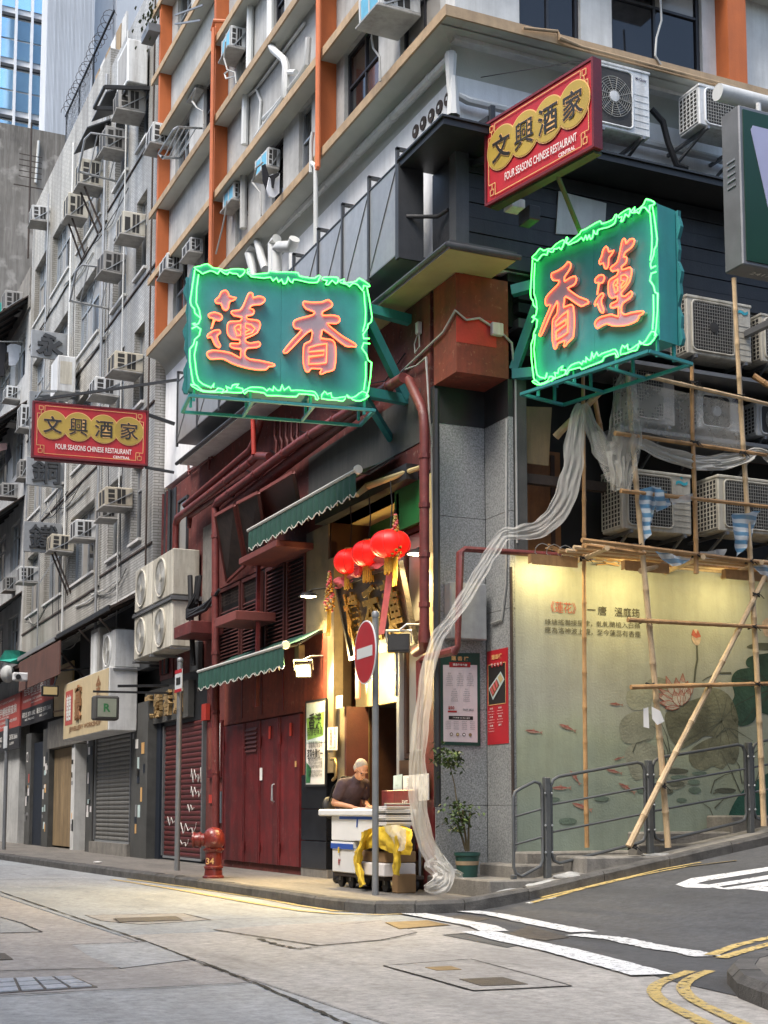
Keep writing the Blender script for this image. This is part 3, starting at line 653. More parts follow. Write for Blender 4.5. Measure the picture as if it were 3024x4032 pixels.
# ================================================================== corner building: upper storeys
bld = thing('corner_building', 'grey corner apartment block with tan ledges and orange fins above a red restaurant front', 'building', (2,4,0))
def part(mb, name, mat, par=None, smooth=False): return mb.build(name, mat, par or bld, smooth)
YE = 13.2; XE = 12.0                                # ends of the two street fronts
LV = [10.44, 11.96, 13.40, 14.92, 16.35, 17.87, 19.3, 20.8]
WX, WY = -.15, -.30                                 # upper wall planes
def wallX(mb, X, d, y0, y1, z0, z1, holes):          # wall in a plane of constant X with rectangular holes (y0,y1,z0,z1)
    ys = sorted(set([y0,y1]+[h[0] for h in holes]+[h[1] for h in holes])); zs = sorted(set([z0,z1]+[h[2] for h in holes]+[h[3] for h in holes]))
    ys = [y for y in ys if y0 <= y <= y1]; zs = [z for z in zs if z0 <= z <= z1]
    for a,b in zip(ys,ys[1:]):
        run = None
        for c,e in zip(zs,zs[1:]):
            hole = any(h[0]-1e-6 <= a and b <= h[1]+1e-6 and h[2]-1e-6 <= c and e <= h[3]+1e-6 for h in holes)
            if not hole: run = (run[0], e) if run else (c, e)
            if (hole or e == zs[-1]) and run: mb.box((X,a,run[0]),(X+d,b,run[1])); run = None
    return mb
def wallY(mb, Y, d, x0, x1, z0, z1, holes):
    t = MB(); wallX(t, Y, d, x0, x1, z0, z1, holes); mb.add([(p[1],p[0],p[2]) for p in t.v], [f[::-1] for f in t.f]); return mb
def windowX(X, y0, y1, z0, z1, par, gl='window_glass', fr='dark_frame', panes=2, rows=(.35,), fw=.045, deep=.09):
    fx = X+deep
    f = MB(); f.box((fx-.03,y0,z0),(fx+.03,y0+fw,z1)); f.box((fx-.03,y1-fw,z0),(fx+.03,y1,z1)); f.box((fx-.03,y0+fw,z0),(fx+.03,y1-fw,z0+fw)); f.box((fx-.03,y0+fw,z1-fw),(fx+.03,y1-fw,z1))
    w_ = f.build('window', fr, par)
    cuts = [y0+fw+(y1-y0-2*fw)*i/panes for i in range(panes+1)]; zc = [z0+fw]+[z1-(z1-z0)*r for r in rows]+[z1-fw]
    for i in range(panes):
        for j in range(len(zc)-1):
            MB().box((fx+.004,cuts[i]+.018,zc[j]+.018),(fx+.012,cuts[i+1]-.018,zc[j+1]-.018)).build('pane', gl if not isinstance(gl,(list,tuple)) else gl[(i+j)%len(gl)], w_)
    m = MB()
    for c in cuts[1:-1]: m.box((fx-.02,c-.018,z0+fw),(fx+.02,c+.018,z1-fw))
    for c in zc[1:-1]: m.box((fx-.024,y0+fw,c-.018),(fx+.024,y1-fw,c+.018))
    if m.v: m.build('mullion', fr, w_)
    return w_
def windowY(Y, x0, x1, z0, z1, par, gl='window_glass', fr='dark_frame', panes=2, rows=(.35,), fw=.05, deep=.09):
    fy = Y+deep; f = MB()
    f.box((x0,fy-.03,z0),(x0+fw,fy+.03,z1)); f.box((x1-fw,fy-.03,z0),(x1,fy+.03,z1)); f.box((x0+fw,fy-.03,z0),(x1-fw,fy+.03,z0+fw)); f.box((x0+fw,fy-.03,z1-fw),(x1-fw,fy+.03,z1))
    w_ = f.build('window', fr, par)
    cuts = [x0+fw+(x1-x0-2*fw)*i/panes for i in range(panes+1)]; zc = [z0+fw]+[z1-(z1-z0)*r for r in rows]+[z1-fw]
    for i in range(panes):
        for j in range(len(zc)-1):
            MB().box((cuts[i]+.018,fy+.004,zc[j]+.018),(cuts[i+1]-.018,fy+.012,zc[j+1]-.018)).build('pane', gl if not isinstance(gl,(list,tuple)) else gl[(i+j)%len(gl)], w_)
    m = MB()
    for c in cuts[1:-1]: m.box((c-.018,fy-.02,z0+fw),(c+.018,fy+.02,z1-fw))
    for c in zc[1:-1]: m.box((x0+fw,fy-.024,c-.018),(x1-fw,fy+.024,c+.018))
    if m.v: m.build('mullion', fr, w_)
    return w_
wl = [(.1,1.28,'curtain_glass',2),(1.98,3.2,'brown_glass',2),(4.5,5.05,'window_glass',1),(5.75,6.3,'window_glass',1),(7.5,8.2,'curtain_glass',1),(9.6,10.25,'window_glass',1),(11.2,12.2,'window_glass',2)]
wr = [(.75,1.65,'window_glass',2),(2.12,3.55,'window_glass',2),(5.2,7.2,'window_glass',3)]
bands = [(LV[0],LV[1]),(LV[2],LV[3]),(LV[4],LV[5]),(LV[6],LV[7])]
holesL = [(a,b,z0+.07,z1-.06) for a,b,_,_ in wl for z0,z1 in bands]; holesR = [(a,b,z0+.07,z1-.06) for a,b,_,_ in wr for z0,z1 in bands]
part(wallX(MB(), WX, .25, -.05, YE, 10.3, 22, holesL), 'wall', 'grey_wall')
part(wallY(MB(), WY, .25, WX, XE, 10.3, 22, holesR), 'wall', 'pale_wall')
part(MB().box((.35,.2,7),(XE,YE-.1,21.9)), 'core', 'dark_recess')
for bi,(z0,z1) in enumerate(bands):
    for k,(a,b,g,n) in enumerate(wl):
        windowX(WX, a, b, z0+.07, z1-.06, bld, [g,'window_glass'] if (k+bi)%2 else g, 'dark_frame' if a<4 else ('dark_frame' if k%2 else 'alu_frame'), n, (.38,))
    for a,b,g,n in wr: windowY(WY, a, b, z0+.07, z1-.06, bld, [g,'window_glass','curtain_glass'] if a>2 else g, 'dark_frame', n, (.3,))
for i,z in enumerate(LV):
    # slab, its soffit face and the tan edge
    part(MB().box((-.40,-.57,z-.05),(WX+.01,YE-.02*i,z+.05)).box((WX,-.57,z-.05),(XE,WY+.01,z+.05)), 'ledge', 'soffit_grey')
    part(MB().box((-.43,-.60,z-.06),(-.40,YE,z+.075)).box((-.40,-.60,z-.06),(XE,-.57,z+.075)), 'ledge_edge', 'tan_trim')
# cove under the lowest ledge and white band wall below
pts = []
part(MB().prism([(0,0,10.05),(-.06,-.06,10.18),(-.16,-.16,10.30),(-.32,-.32,10.37),(.0,.0,10.37)],(0,.001,0)).box((-.02,-.02,10.3),(YE*0+.2,.2,10.37)), 'cove_corner', 'soffit_grey')
prof = [(0,10.02),(-.03,10.14),(-.10,10.25),(-.22,10.335),(-.40,10.375),(.05,10.385)]
a_ = MB(); a_.prism([V((x,x*.8,z)) for x,z in prof], (0,0,0)); 
rowsL = [[V((x,x,z)), V((x,YE,z))] for x,z in prof[:5]]; rowsR = [[V((XE,x*1.3,z)), V((x,x,z))] for x,z in prof[:5]]
part(MB().grid(rowsL).grid(rowsR), 'cove', 'soffit_grey', smooth=True)
part(MB().box((0,0,7.62),(.25,YE,10.37)).box((.25,0,7.62),(XE,.25,10.37)), 'band_wall', 'white_paint')
for fy in (3.50, 8.71, 12.60):
    part(MB().box((-.395,fy,10.5),(WX-.002,fy+.12,22)), 'fin', 'orange_paint')
fx = uY(2962, 300, -.6).x
part(MB().box((fx-.35,-.565,10.5),(fx-.05,WY-.002,22)), 'fin', 'orange_paint')
def pipe(px, X=None, Y=None, r=.04, mat='white_pipe', name='pipe', par=None, n=8):
    P = [uX(x,y,X) if X is not None else uY(x,y,Y) for x,y in px]
    return part(MB().tube(P, r, n), name, mat, par, True)
def pipe3(P, r=.04, mat='white_pipe', name='pipe', par=None, n=8): return part(MB().tube(P, r, n), name, mat, par, True)
def collars(P, r, mat, k=3):
    for i in range(k):
        p = V(P[0]).lerp(V(P[1]), (i+.5)/k); d = (V(P[1])-V(P[0])).normalized()*.03; part(MB().tube([p-d,p+d], r, 8),'pipe_collar',mat,None,True)
# orange pipes up the fins
for fy in (3.46, 8.66):
    for dx in (0,.075): pipe3([(-.47-dx*.2,fy-dx-.02,10.2 if fy<5 else 9.6),(-.47-dx*.2,fy-dx-.02,22 if fy<5 else 15.1)], .035, 'orange_pipe')
pipe3([(-.49,8.66,15.1),(-.49,8.5,15.2),(-.2,8.2,15.1)], .03, 'orange_pipe')
# white pipes
pipe3([(-.10,-.14,9.78),(-.10,-.14,9.4),(-.10,-.14,9.9)], .055)
a, b = uX(1775,225,-.12), uX(1030,985,-.12)
pipe3([a,b], .055); collars([a,b],.064,'white_pipe',6)
a2, b2 = uX(1760,262,-.07), uX(1020,1018,-.07); pipe3([a2,b2], .022)
c0 = uX(1795,205,-.12); pipe3([a, V((-.12,-.12,a.z+.03)), V((-.12,-.12,a.z-.45)), V((.1,-.14,a.z-.52)), V((6,-.14,a.z-.52))], .05)
pipe3([(-.12,-.12,a.z+.06),(-.12,-.12,a.z-.02)], .065)
pipe3([(.3,-.05,a.z+.1),(9,-.05,a.z+.1)], .025,'white_pipe')
pipe([(1243,1012),(1243,655)], X=-.46, r=.035); pipe([(1243,655),(1225,640)], X=-.46, r=.035); pipe([(1224,680),(1226,560),(1232,520)], X=-.47, r=.03)
pipe([(988,-60),(982,270)], X=-.22, r=.065); pipe([(968,340),(963,570)], X=-.22, r=.065, mat='white_pipe'); pipe([(960,650),(958,900)], X=-.22, r=.065, mat='grey_wall')
pipe([(1065,-60),(1063,170),(1075,195),(1118,235),(1127,262),(1122,385),(1100,420),(1010,545)], X=-.36, r=.06)
pipe([(1215,150),(1208,255),(1190,290),(1080,430),(1040,470)], X=-.3, r=.05); pipe([(1130,285),(1165,285)], X=-.33, r=.045)
pipe([(935,412),(1010,350),(1200,90)], X=-.18, r=.025); pipe([(1010,352),(1028,400),(1020,520)], X=-.18, r=.025)
for px in ([(897,280),(885,290),(890,310),(925,300)],): pipe(px, X=-.45, r=.012, mat='white_pipe')
for px,X_ in (([(888,165),(882,230),(895,275),(925,285),(930,330)],-.5),([(770,350),(758,400),(775,425),(800,440),(802,490)],-.5),([(1035,640),(1010,660),(995,720),(1025,760),(1028,850)],-.5),([(893,790),(885,850),(875,900),(850,1000)],-.48)):
    pipe(px, X=X_, r=.014, mat='cable_grey', name='hose')
pipe([(1478,40),(1463,150),(1470,190),(1495,225),(1498,320)], X=-.55, r=.014, mat='cable_grey', name='hose')
pipe([(2600,-10),(2605,80),(2585,150),(2580,220),(2602,255)], Y=-.62, r=.014, mat='cable_grey', name='hose')
pipe([(2060,110),(2195,124),(2203,150),(2290,185),(2900,345)], Y=-.64, r=.02, mat='tan_trim')
# coin-shaped vents on the white band
for i,(x,y) in enumerate([(1635,517),(1665,485),(1697,455),(1729,422),(1761,389),(1786,366)]):
    p = uX(x,y,-.012); v = MB().lathe([(.088,0),(.088,.014)],(p.x-.004,p.y,p.z),20,'X').build('coin_vent','rust_dark',bld)
    MB().box((p.x-.012,p.y-.018,p.z-.022),(p.x-.008,p.y+.018,p.z+.022)).build('vent_hole','white_paint',v)
# ------------------------------------------------ canopy with yellow soffit, galvanised screen, black cladding
part(MB().box((-.40,-.62,7.50),(0.0,10.65,7.60)).box((0,-.62,7.50),(.5,0.0,7.60)), 'canopy', 'charcoal')
part(MB().box((-.40,-.60,7.492),(-.004,4.0,7.499)).box((-.004,-.60,7.492),(.49,-.004,7.499)), 'canopy_soffit', 'yellow_soffit')
part(MB().box((-.40,4.02,7.492),(-.004,10.6,7.499)), 'canopy_soffit', 'pale_wall')
pipe3([(-.45,10.7,7.52),(-.45,-.66,7.52),(.52,-.66,7.52)], .035, 'charcoal', 'gutter')
yb = [.62,1.5,2.4,3.3,4.3,5.4,6.6,7.9,9.2,10.5]
for a,b in zip(yb,yb[1:]):
    part(MB().box((-.50,a+.03,7.88),(-.485,b-.03,9.05)), 'screen_panel', 'galv')
    part(MB().beam((-.505,b-.05,7.95),(-.505,a+.05,8.98),.012,.012), 'screen_brace', 'galv_dark')
for b in yb: part(MB().box((-.52,b-.025,7.8),(-.48,b+.025,9.25)).box((-.52,b-.025,9.22),(-.1,b+.025,9.26)), 'screen_post', 'charcoal')
part(MB().box((-.51,.6,7.86),(-.05,10.5,7.88)), 'screen_floor', 'galv_dark'); part(MB().beam((-.495,.6,9.055),(-.495,10.5,9.055),.03,.02), 'screen_rail', 'charcoal')
part(MB().box((-.52,.55,7.8),(-.17,.59,9.02)), 'black_end_panel', 'charcoal')
part(MB().box((-.50,-.66,8.98),(6,.58,9.06)).box((-.53,-.69,9.06),(6,.58,9.085)), 'black_roof', 'black_paint')
part(MB().box((-.06,-.12,7.6),(.12,.06,8.98)), 'black_post', 'charcoal')
for k in range(7): part(MB().box((.12,-.10+.012*(k%2),7.62+k*.19),(6,-.02,7.62+k*.19+.18)), 'black_board', 'black_paint')
part(MB().box((-.02,.06,7.62),(-.001,.6,8.97)), 'black_side', 'black_paint')
pipe3([(-.4,.56,8.35),(-.1,.3,8.3),(-.05,.1,8.32)], .025, 'black_paint', 'strut')
# red box beam over the corner notch, granite column faces below
part(MB().box((0,0,6.25),(.72,.62,7.49)), 'corner_beam', 'red_wall_worn')
part(MB().box((-.004,-.004,6.62),(.55,.0,6.95)), 'beam_patch', 'red_bright')
zj = [0,1.02,2.2,3.4,4.6,5.78]
for a,b in zip(zj,zj[1:]): part(MB().cbox((.0,.612,a+.004),(.71,.72,b),.004), 'granite_slab', 'granite'); part(MB().cbox((.712,.0,a+.004),(.78,.61,b),.004), 'granite_slab', 'granite')
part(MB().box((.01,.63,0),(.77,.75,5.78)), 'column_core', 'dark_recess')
part(MB().box((0,.608,5.78),(.72,.72,6.25)).box((.708,.0,5.78),(.78,.608,6.25)), 'column_top', 'black_paint')
pipe3([(.715,-.02,.3),(.715,-.02,3.9)], .02, 'rust_dark', 'bamboo_edge')
# conduits over the red beam
g = [(-.03,2.6,6.55),(-.03,.3,6.83),(-.03,-.03,7.0),(.12,-.03,6.9),(.3,-.03,6.95),(.5,-.03,6.86)]
pipe3(g, .014, 'cable_grey', 'conduit'); pipe3([(.6,-.03,6.82),(.75,-.03,6.7),(.8,-.03,6.2),(.8,-.03,4.2)], .014, 'cable_grey','conduit')
part(MB().cbox((.46,-.07,6.76),(.62,-.005,6.92),.01), 'junction_box', 'ac_white'); p = uX(1645,1292,-.05); part(MB().cbox((-.07,p.y-.04,p.z-.08),(-.005,p.y+.04,p.z+.08),.01), 'junction_box', 'ac_white')
pipe3([(-.05,p.y,p.z-.08),(-.05,p.y+.1,p.z-.18),(-.05,p.y+.08,p.z-.3),(-.05,p.y-.05,p.z-.26),(-.05,p.y-.04,p.z-.1)], .008, 'cable_grey','conduit')
P = [uX(x,y,-.06) for x,y in [(1595,1455),(1640,1440),(1678,1408),(1683,1500),(1690,1640),(1700,1730),(1713,1765)]]; pipe3(P, .012, 'cable_grey','conduit')

# fat vent pipes rising behind the canopy screen
for px,r in (([(1000,965),(985,1000),(1000,1090)],.06),([(1045,1060),(1030,1015),(1015,950)],.07),([(1075,1090),(1075,960),(1090,940)],.08),([(1090,1090),(1088,985),(1100,972),(1150,970),(1160,940)],.085),([(1150,1000),(1150,1080)],.05)): pipe(px, X=-.30, r=r, n=12)
# ================================================================== restaurant street front (plane X = 0)
part(MB().box((0,.72,5.15),(.3,4.05,7.49)).box((0,4.05,4.95),(.3,9.3,7.49)).box((0,9.3,0),(.3,10.0,7.49)).box((0,10.0,3.6),(.3,13.25,7.49)), 'upper_red_wall', 'red_wall')
part(MB().box((-.012,1.0,5.62),(-.001,4.9,6.32)), 'grey_fascia', 'dark_grey_panel')
part(MB().box((-.014,9.55,4.7),(-.002,10.35,6.25)), 'grey_render', 'concrete_dirty')
part(MB().box((-.02,12.25,5.3),(-.004,13.2,7.45)), 'dark_cladding', 'charcoal'); part(MB().box((-.022,12.25,3.6),(-.004,13.2,5.29)), 'red_cladding', 'red_door')
windowX(-.1, 11.35, 12.0, 5.75, 7.1, bld, 'curtain_glass', 'charcoal', 1, (), deep=.08)
for i,y in enumerate((12.55,12.68,12.82,13.0)): pipe3([(-.06,y,3.7),(-.06,y,7.45)], .035, 'red_pipe' if i%2 else 'charcoal')
# red supply pipes running along the wall
def wp(px, X, r, mat='red_pipe'):
    P = [uX(x,y,X) for x,y in px]; pipe3(P, r, mat, 'red_pipe', None, 10); return P
Q = wp([(690,2160),(692,2065),(700,2040),(985,1820)], -.32, .062); collars([Q[2],Q[3]], .072, 'red_pipe', 5)
Q = wp([(850,3400),(848,2000),(860,1975),(1180,1740),(1588,1487)], -.30, .068); collars([Q[2],Q[3]], .08,'red_pipe',3); collars([Q[3],Q[4]], .08,'red_pipe',4); collars([Q[0],Q[1]],.08,'red_pipe',6)
wp([(745,2080),(748,2030),(1090,1800),(1110,1780)], -.2, .035)
wp([(728,1990),(985,1772),(1000,1740),(1030,1650)], -.26, .058)
wp([(985,1820),(1010,1795),(1060,1798)], -.3, .066); wp([(996,1640),(1000,1790)], -.36, .04, 'red_bright')
wp([(1470,1570),(1180,1790),(860,2035)], -.16, .09)
for k in range(5): x = 1085+k*22; wp([(x,1640+6*(k%3)),(x-3,1720),(x+5,1740),(x+3,1790)], -.06, .022)
wp([(740,1860),(790,1830),(835,1800)], -.06,.02); wp([(742,1830),(745,1870)], -.06,.025); wp([(825,1800),(822,1850)], -.06,.025)
Q = wp([(1590,1487),(1612,1500),(1662,1610),(1668,1640),(1671,1700),(1671,2480)], -.22, .062, 'red_pipe')
P = [Q[-1], Q[-1]+V((0,0,-.12)), Q[-1]+V((.05,.12,-.2)), Q[-1]+V((.1,.45,-.22))]; pipe3(P, .066, 'red_pipe','red_pipe',None,10); collars([Q[4],Q[5]], .075,'red_pipe',4)
pipe3([(-.12,Q[4].y-.12,6.1),(-.12,Q[4].y-.12,1.0)], .045, 'black_paint', 'black_downpipe')
A_ = uY(2330,2195,-.2); B_ = uY(1812,2160,-.2)
P = [A_, B_+V((.06,0,0)), B_+V((0,0,-.05)), uY(1802,2545,-.2), uY(1790,2562,-.2), uX(1668,2592,-.25), uX(1655,2605,-.25), uX(1652,2950,-.25)]
pipe3(P, .036, 'red_pipe','red_pipe')
# red folding doors
for i,(y0,y1) in enumerate(((5.08,6.0),(6.02,6.93),(6.95,7.7),(7.72,8.85))):
    d = part(MB().cbox((-.05,y0,.12),(-.005,y1,2.42),.006), 'folding_door', 'red_door')
    f = MB(); f.box((-.062,y0+.0,.12),(-.0505,y0+.05,2.42)); f.box((-.062,y1-.05,.12),(-.0505,y1,2.42)); f.build('stile','red_door',d)
    if i == 2:
        for k in range(6): MB().obox((-.06,(y0+y1)/2,1.95+k*.07),(0,1,0),(.5,0,.86),(.86,0,-.5),.55,.06,.012).build('louvre_slat','red_louvre',d)
    if i in (0,1): MB().box((-.075,y0+.35,2.1),(-.0625,y0+.42,2.3)).build('latch','red_bright',d)
    for zz in (.3,2.0): MB().box((-.08,y1-.1,zz),(-.0625,y1-.04,zz+.16)).build('hinge','red_door',d)
    if i == 1: MB().tube([(-.063,y0+.16,1.1),(-.1,y0+.16,1.12),(-.1,y0+.16,1.36),(-.063,y0+.16,1.38)],.012,6).build('pull_handle','alu_frame',d)
part(MB().box((0,5.05,0),(.25,9.3,3.6)), 'door_wall', 'red_wall')
part(MB().box((-.03,5.05,2.45),(-.001,8.9,2.52)).box((-.02,5.05,2.52),(-.001,8.9,3.5)), 'door_header', 'red_wall_worn')
for yy in (5.9,6.9,7.9): part(MB().box((-.03,yy,2.52),(-.021,yy+.05,3.5)), 'header_batten', 'red_door')
# poster case and shop window left of the doors
part(MB().box((-.06,8.95,1.55),(-.01,9.75,2.55)), 'notice_case', 'red_door'); part(MB().box((-.064,9.0,1.6),(-.0605,9.35,2.5)), 'notice_sheet', 'paper'); part(MB().box((-.064,9.4,1.7),(-.0605,9.7,2.45)), 'notice_sheet', 'red_wall_worn')
part(MB().box((-.05,8.95,.75),(-.01,9.3,1.3)), 'door_glass', 'window_glass_pale'); part(MB().box((-.04,9.32,1.1),(-.01,9.7,1.25)), 'warning_strip', 'red_bright')
part(MB().box((-.1,9.75,2.6),(-.02,10.02,2.9)), 'red_alarm_box', 'red_bright')
# louvre panels above
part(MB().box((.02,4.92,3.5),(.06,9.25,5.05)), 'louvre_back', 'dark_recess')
seg = [(4.95,5.75),(5.85,6.75),(6.95,7.95),(8.05,9.2)]
for y0,y1 in seg:
    part(MB().box((-.05,y0,3.52),(.0,y0+.05,4.9)).box((-.05,y1-.05,3.52),(.0,y1,4.9)).box((-.05,y0+.05,4.84),(.0,y1-.05,4.9)).box((-.05,y0+.05,3.52),(.0,y1-.05,3.57)), 'louvre_frame', 'red_louvre')
    zt = 4.84 if y1 < 6.9 else 4.55
    n = int((zt-3.57)/.062)
    for k in range(n): part(MB().obox((-.022,(y0+y1)/2,3.6+k*.062),(0,1,0),(.72,0,.69),(.69,0,-.72),y1-y0-.11,.055,.008), 'louvre_slat', 'red_louvre')
    if y1 > 6.9:
        m = MB()
        for k in range(14): yy = y0+.06+(y1-y0-.12)*k/13; m.box((-.02,yy-.004,4.57),(-.012,yy+.004,4.83))
        for k in range(5): m.box((-.022,y0+.05,4.59+k*.055),(-.014,y1-.05,4.597+k*.055))
        part(m,'wire_mesh','rust_dark')
# mesh shutters propped open above the louvres
def prop(px, mat, name, mesh=True):
    P = [uX(x,y,X_) for x,y,X_ in px]
    for a,b in zip(P,P[1:]+P[:1]): part(MB().beam(a,b,.05,.05), name+'_frame', 'dusty_red')
    n = (P[1]-P[0]).cross(P[2]-P[0]).normalized()
    part(MB().prism([p-n*.01 for p in P], n*.008), name+'_sheet', mat)
    if mesh:
        for k in range(1,22):
            a = P[0].lerp(P[3],k/22); b = P[1].lerp(P[2],k/22); part(MB().beam(a+n*.012,b+n*.012,.01,.008), 'shutter_slat', 'red_louvre')
prop([(850,2030,-.55),(922,1990,-.55),(965,2225,-.08),(895,2290,-.08)], 'rust_dark', 'shutter')
prop([(935,1982,-.55),(1018,1940,-.55),(1050,2150,-.08),(975,2205,-.08)], 'rust_dark', 'shutter')
prop([(1028,1935,-.45),(1155,1860,-.45),(1180,1990,-.1),(1045,2055,-.1)], 'red_louvre', 'shutter', False)
# projecting red ledges
def ledge(px, X1, th, mat='dusty_red'):
    a, b = [uX(x,y,X1) for x,y in px]
    part(MB().cbox((X1,min(a.y,b.y),a.z-th),(-.02,max(a.y,b.y),a.z),.01), 'red_ledge', mat)
ledge([(940,2200),(1087,2120)], -.62, .1); ledge([(848,2435),(928,2378)], -.7, .15)
part(MB().cbox((-.62,9.0,4.08),(-.02,10.1,4.3),.01), 'red_ledge','red_pipe')
part(MB().box((-.34,6.3,2.6),(-.28,6.36,4.9)), 'awning_post', 'red_door')
# green awnings: canvas, scalloped valance, white front rail
def awning(y0, y1, zf, xf, zw, label, drop=.30):
    t = thing('green_awning', label, 'awning', (0,(y0+y1)/2,zw))
    rows = []
    n = max(8,int((y1-y0)/.12))
    for i in range(n+1):
        y = y0+(y1-y0)*i/n; sg = .012*math.sin(i*1.9)+.008*math.sin(i*.7)
        rows.append([V((-.03,y,zw)), V((xf*.5,y,(zw+zf)/2-.02+sg)), V((xf,y,zf))])
    MB().grid(rows).build('canvas','green_canvas',t,True)
    rows = []; m = 3
    N = n*4
    for i in range(N+1):
        y = y0+(y1-y0)*i/N; sc = .028*math.sin(i*math.pi/2.2); fo = .012*math.sin(i*.9)
        rows.append([V((xf-.005,y,zf)), V((xf-.012+fo,y,zf-drop*.5)), V((xf-.006+fo*1.6,y,zf-drop+sc))])
    MB().grid(rows).build('valance','green_canvas',t,True)
    m = MB()
    for i in range(N): m.beam(rows[i][2],rows[i+1][2],.006,.014)
    m.build('valance_piping','white_trim',t)
    MB().tube([(xf,y0-.04,zf+.015),(xf,y1+.04,zf+.015)],.028,8).build('front_rail','white_trim',t,True)
    MB().lathe([(.055,0),(.06,.01),(.06,.04),(.05,.05)],(xf,y0-.07,zf+.01),16,'Y').build('rail_cap','white_trim',t,True)
    MB().tube([(-.02,y0+.15,zw-.02),(xf*.5,y0+.3,(zw+zf)/2-.08),(xf,y0+.1,zf-.02)],.018,6).build('folding_arm','steel_grey',t)
    return t
awning(4.25, 8.5, 3.33, -.62, 3.62, 'lower green canvas awning with scalloped edge above the red folding doors')
awning(1.62, 5.9, 5.32, -.62, 5.62, 'upper green canvas awning with scalloped edge beside the restaurant entrance')
part(MB().box((-.18,1.05,5.14),(-.01,4.2,5.34)), 'awning_cassette', 'black_paint')
P=[uX(1405,1950,-.55),uX(1445,1915,-.3),uX(1655,1840,-.1)]; pipe3(P,.03,'cream_wall','awning_arm')
# ---------------------------------------------------------------- entrance recess
part(MB().box((.62,.72,3.2),(.7,4.1,5.15)), 'recess_back', 'green_wall'); part(MB().box((.96,.72,0),(1.0,4.1,3.2)), 'recess_back', 'wood_dark'); part(MB().box((0,.72,5.15),(.7,4.1,5.2)), 'recess_soffit', 'cream_wall')
part(MB().box((0,4.0,1.55),(.7,4.06,5.15)), 'recess_side', 'wood_dark')
part(MB().box((-.02,4.06,1.5),(.2,5.04,3.55)), 'jamb_wall', 'red_wall_worn'); part(MB().box((-.02,4.06,3.55),(.2,4.95,5.15)), 'jamb_upper', 'tan_stone')
for k,(z0,z1) in enumerate(((0.12,.52),(.53,.98),(.99,1.49))): part(MB().cbox((-.05,4.03,z0),(.3,5.03,z1),.006), 'granite_panel', 'black_granite')
part(MB().box((-.04,4.0,0),(.3,5.05,.12)), 'plinth', 'concrete_dirty')
part(MB().box((-.045,3.78,1.5),(.1,4.02,4.6)), 'jamb_pilaster', 'tan_stone')
# lit lintel panel, doorway, wooden doors, window
part(MB().box((.30,1.78,2.42),(.40,3.78,3.9)), 'lintel_panel', 'cream_wall')
part(MB().box((.02,3.52,0),(.40,3.78,2.42)), 'door_jamb', 'tan_stone')
part(MB().box((.02,3.46,0),(.36,3.52,2.42)), 'door_post', 'red_louvre')
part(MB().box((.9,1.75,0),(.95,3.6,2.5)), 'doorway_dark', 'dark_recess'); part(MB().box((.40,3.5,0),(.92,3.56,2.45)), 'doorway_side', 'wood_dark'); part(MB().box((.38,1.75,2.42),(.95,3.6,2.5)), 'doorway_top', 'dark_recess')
d = part(MB().cbox((.36,1.80,.1),(.41,2.35,2.42),.006), 'wooden_door', 'wood_brown')
MB().box((.345,1.88,.3),(.359,2.27,1.1)).box((.345,1.88,1.25),(.359,2.27,2.25)).build('door_panel','wood_brown',d)
MB().tube([(.34,2.12,1.0),(.30,2.13,1.15),(.33,2.15,1.5),(.30,2.1,1.75),(.33,2.06,1.9)],.012,6).build('lit_ornament','brass',d)
part(MB().box((.0,1.66,0),(.3,1.74,5.1)), 'window_post', 'alu_frame')
part(MB().box((-.01,1.74,2.44),(.29,1.79,4.9)), 'window_edge', 'dark_frame')
windowX(.02, .95, 1.66, 1.62, 4.6, bld, 'curtain_glass', 'wood_dark', 1, (.42,), .07, .08)
part(MB().box((.0,.72,.0),(.28,1.66,1.6)), 'window_apron', 'wood_dark'); part(MB().box((.0,.72,4.6),(.28,1.8,5.15)), 'window_head', 'green_wall')
part(MB().box((-.02,.63,0),(.2,.93,2.75)), 'red_post', 'red_door'); part(MB().box((-.01,.63,2.75),(.2,.93,5.15)), 'yellow_post', 'cream_wall')
part(MB().cbox((-.12,.95,.35),(-.01,1.95,1.22),.01), 'red_counter', 'red_door')
m = MB(); write(m,'EXIT',(-.122,1.22,1.06),(0,-1,0),UZ,w=.16); write(m,'出口',(-.122,1.22,.95),(0,-1,0),UZ,w=.16); part(m,'counter_lettering','white_ink')
# gilt signboard 樓香蓮 with ribbon, flower clusters and tassels
sb = thing('gilt_signboard', 'black lacquered shop board with gilt characters and red ribbon under the red lanterns', 'signboard', (.1,2.7,3.3))
bl, br = V((.02,3.22,3.08)), V((.02,1.16,3.08)); bu = (br-bl).normalized(); bt = V((-.22,0,1)).normalized(); bn = bu.cross(bt); bh = 1.02; bw = (br-bl).length
if bn.x > 0: bn = -bn
bc = (bl+br)/2+bt*bh/2
MB().obox(bc,bu,bt,bn,bw,bh,.05).build('board','board_black',sb)
f = MB()
for s_ in (-1,1): f.obox(bc+bt*(bh/2*s_)+bn*.02,bu,bt,bn,bw+.06,.05,.07); f.obox(bc+bu*(bw/2*s_)+bn*.02,bu,bt,bn,.05,bh-.05,.07)
f.build('board_frame','board_black',sb)
for i,ch in enumerate('樓香蓮'):
    m = MB(); write(m,ch,bc+bu*(bw*(-.31+.31*i))+bn*.035,bu,bt,w=.50,h=.74,off=.014,extr=.03,lift=.0); m.build('gilt_character','gilt',sb)
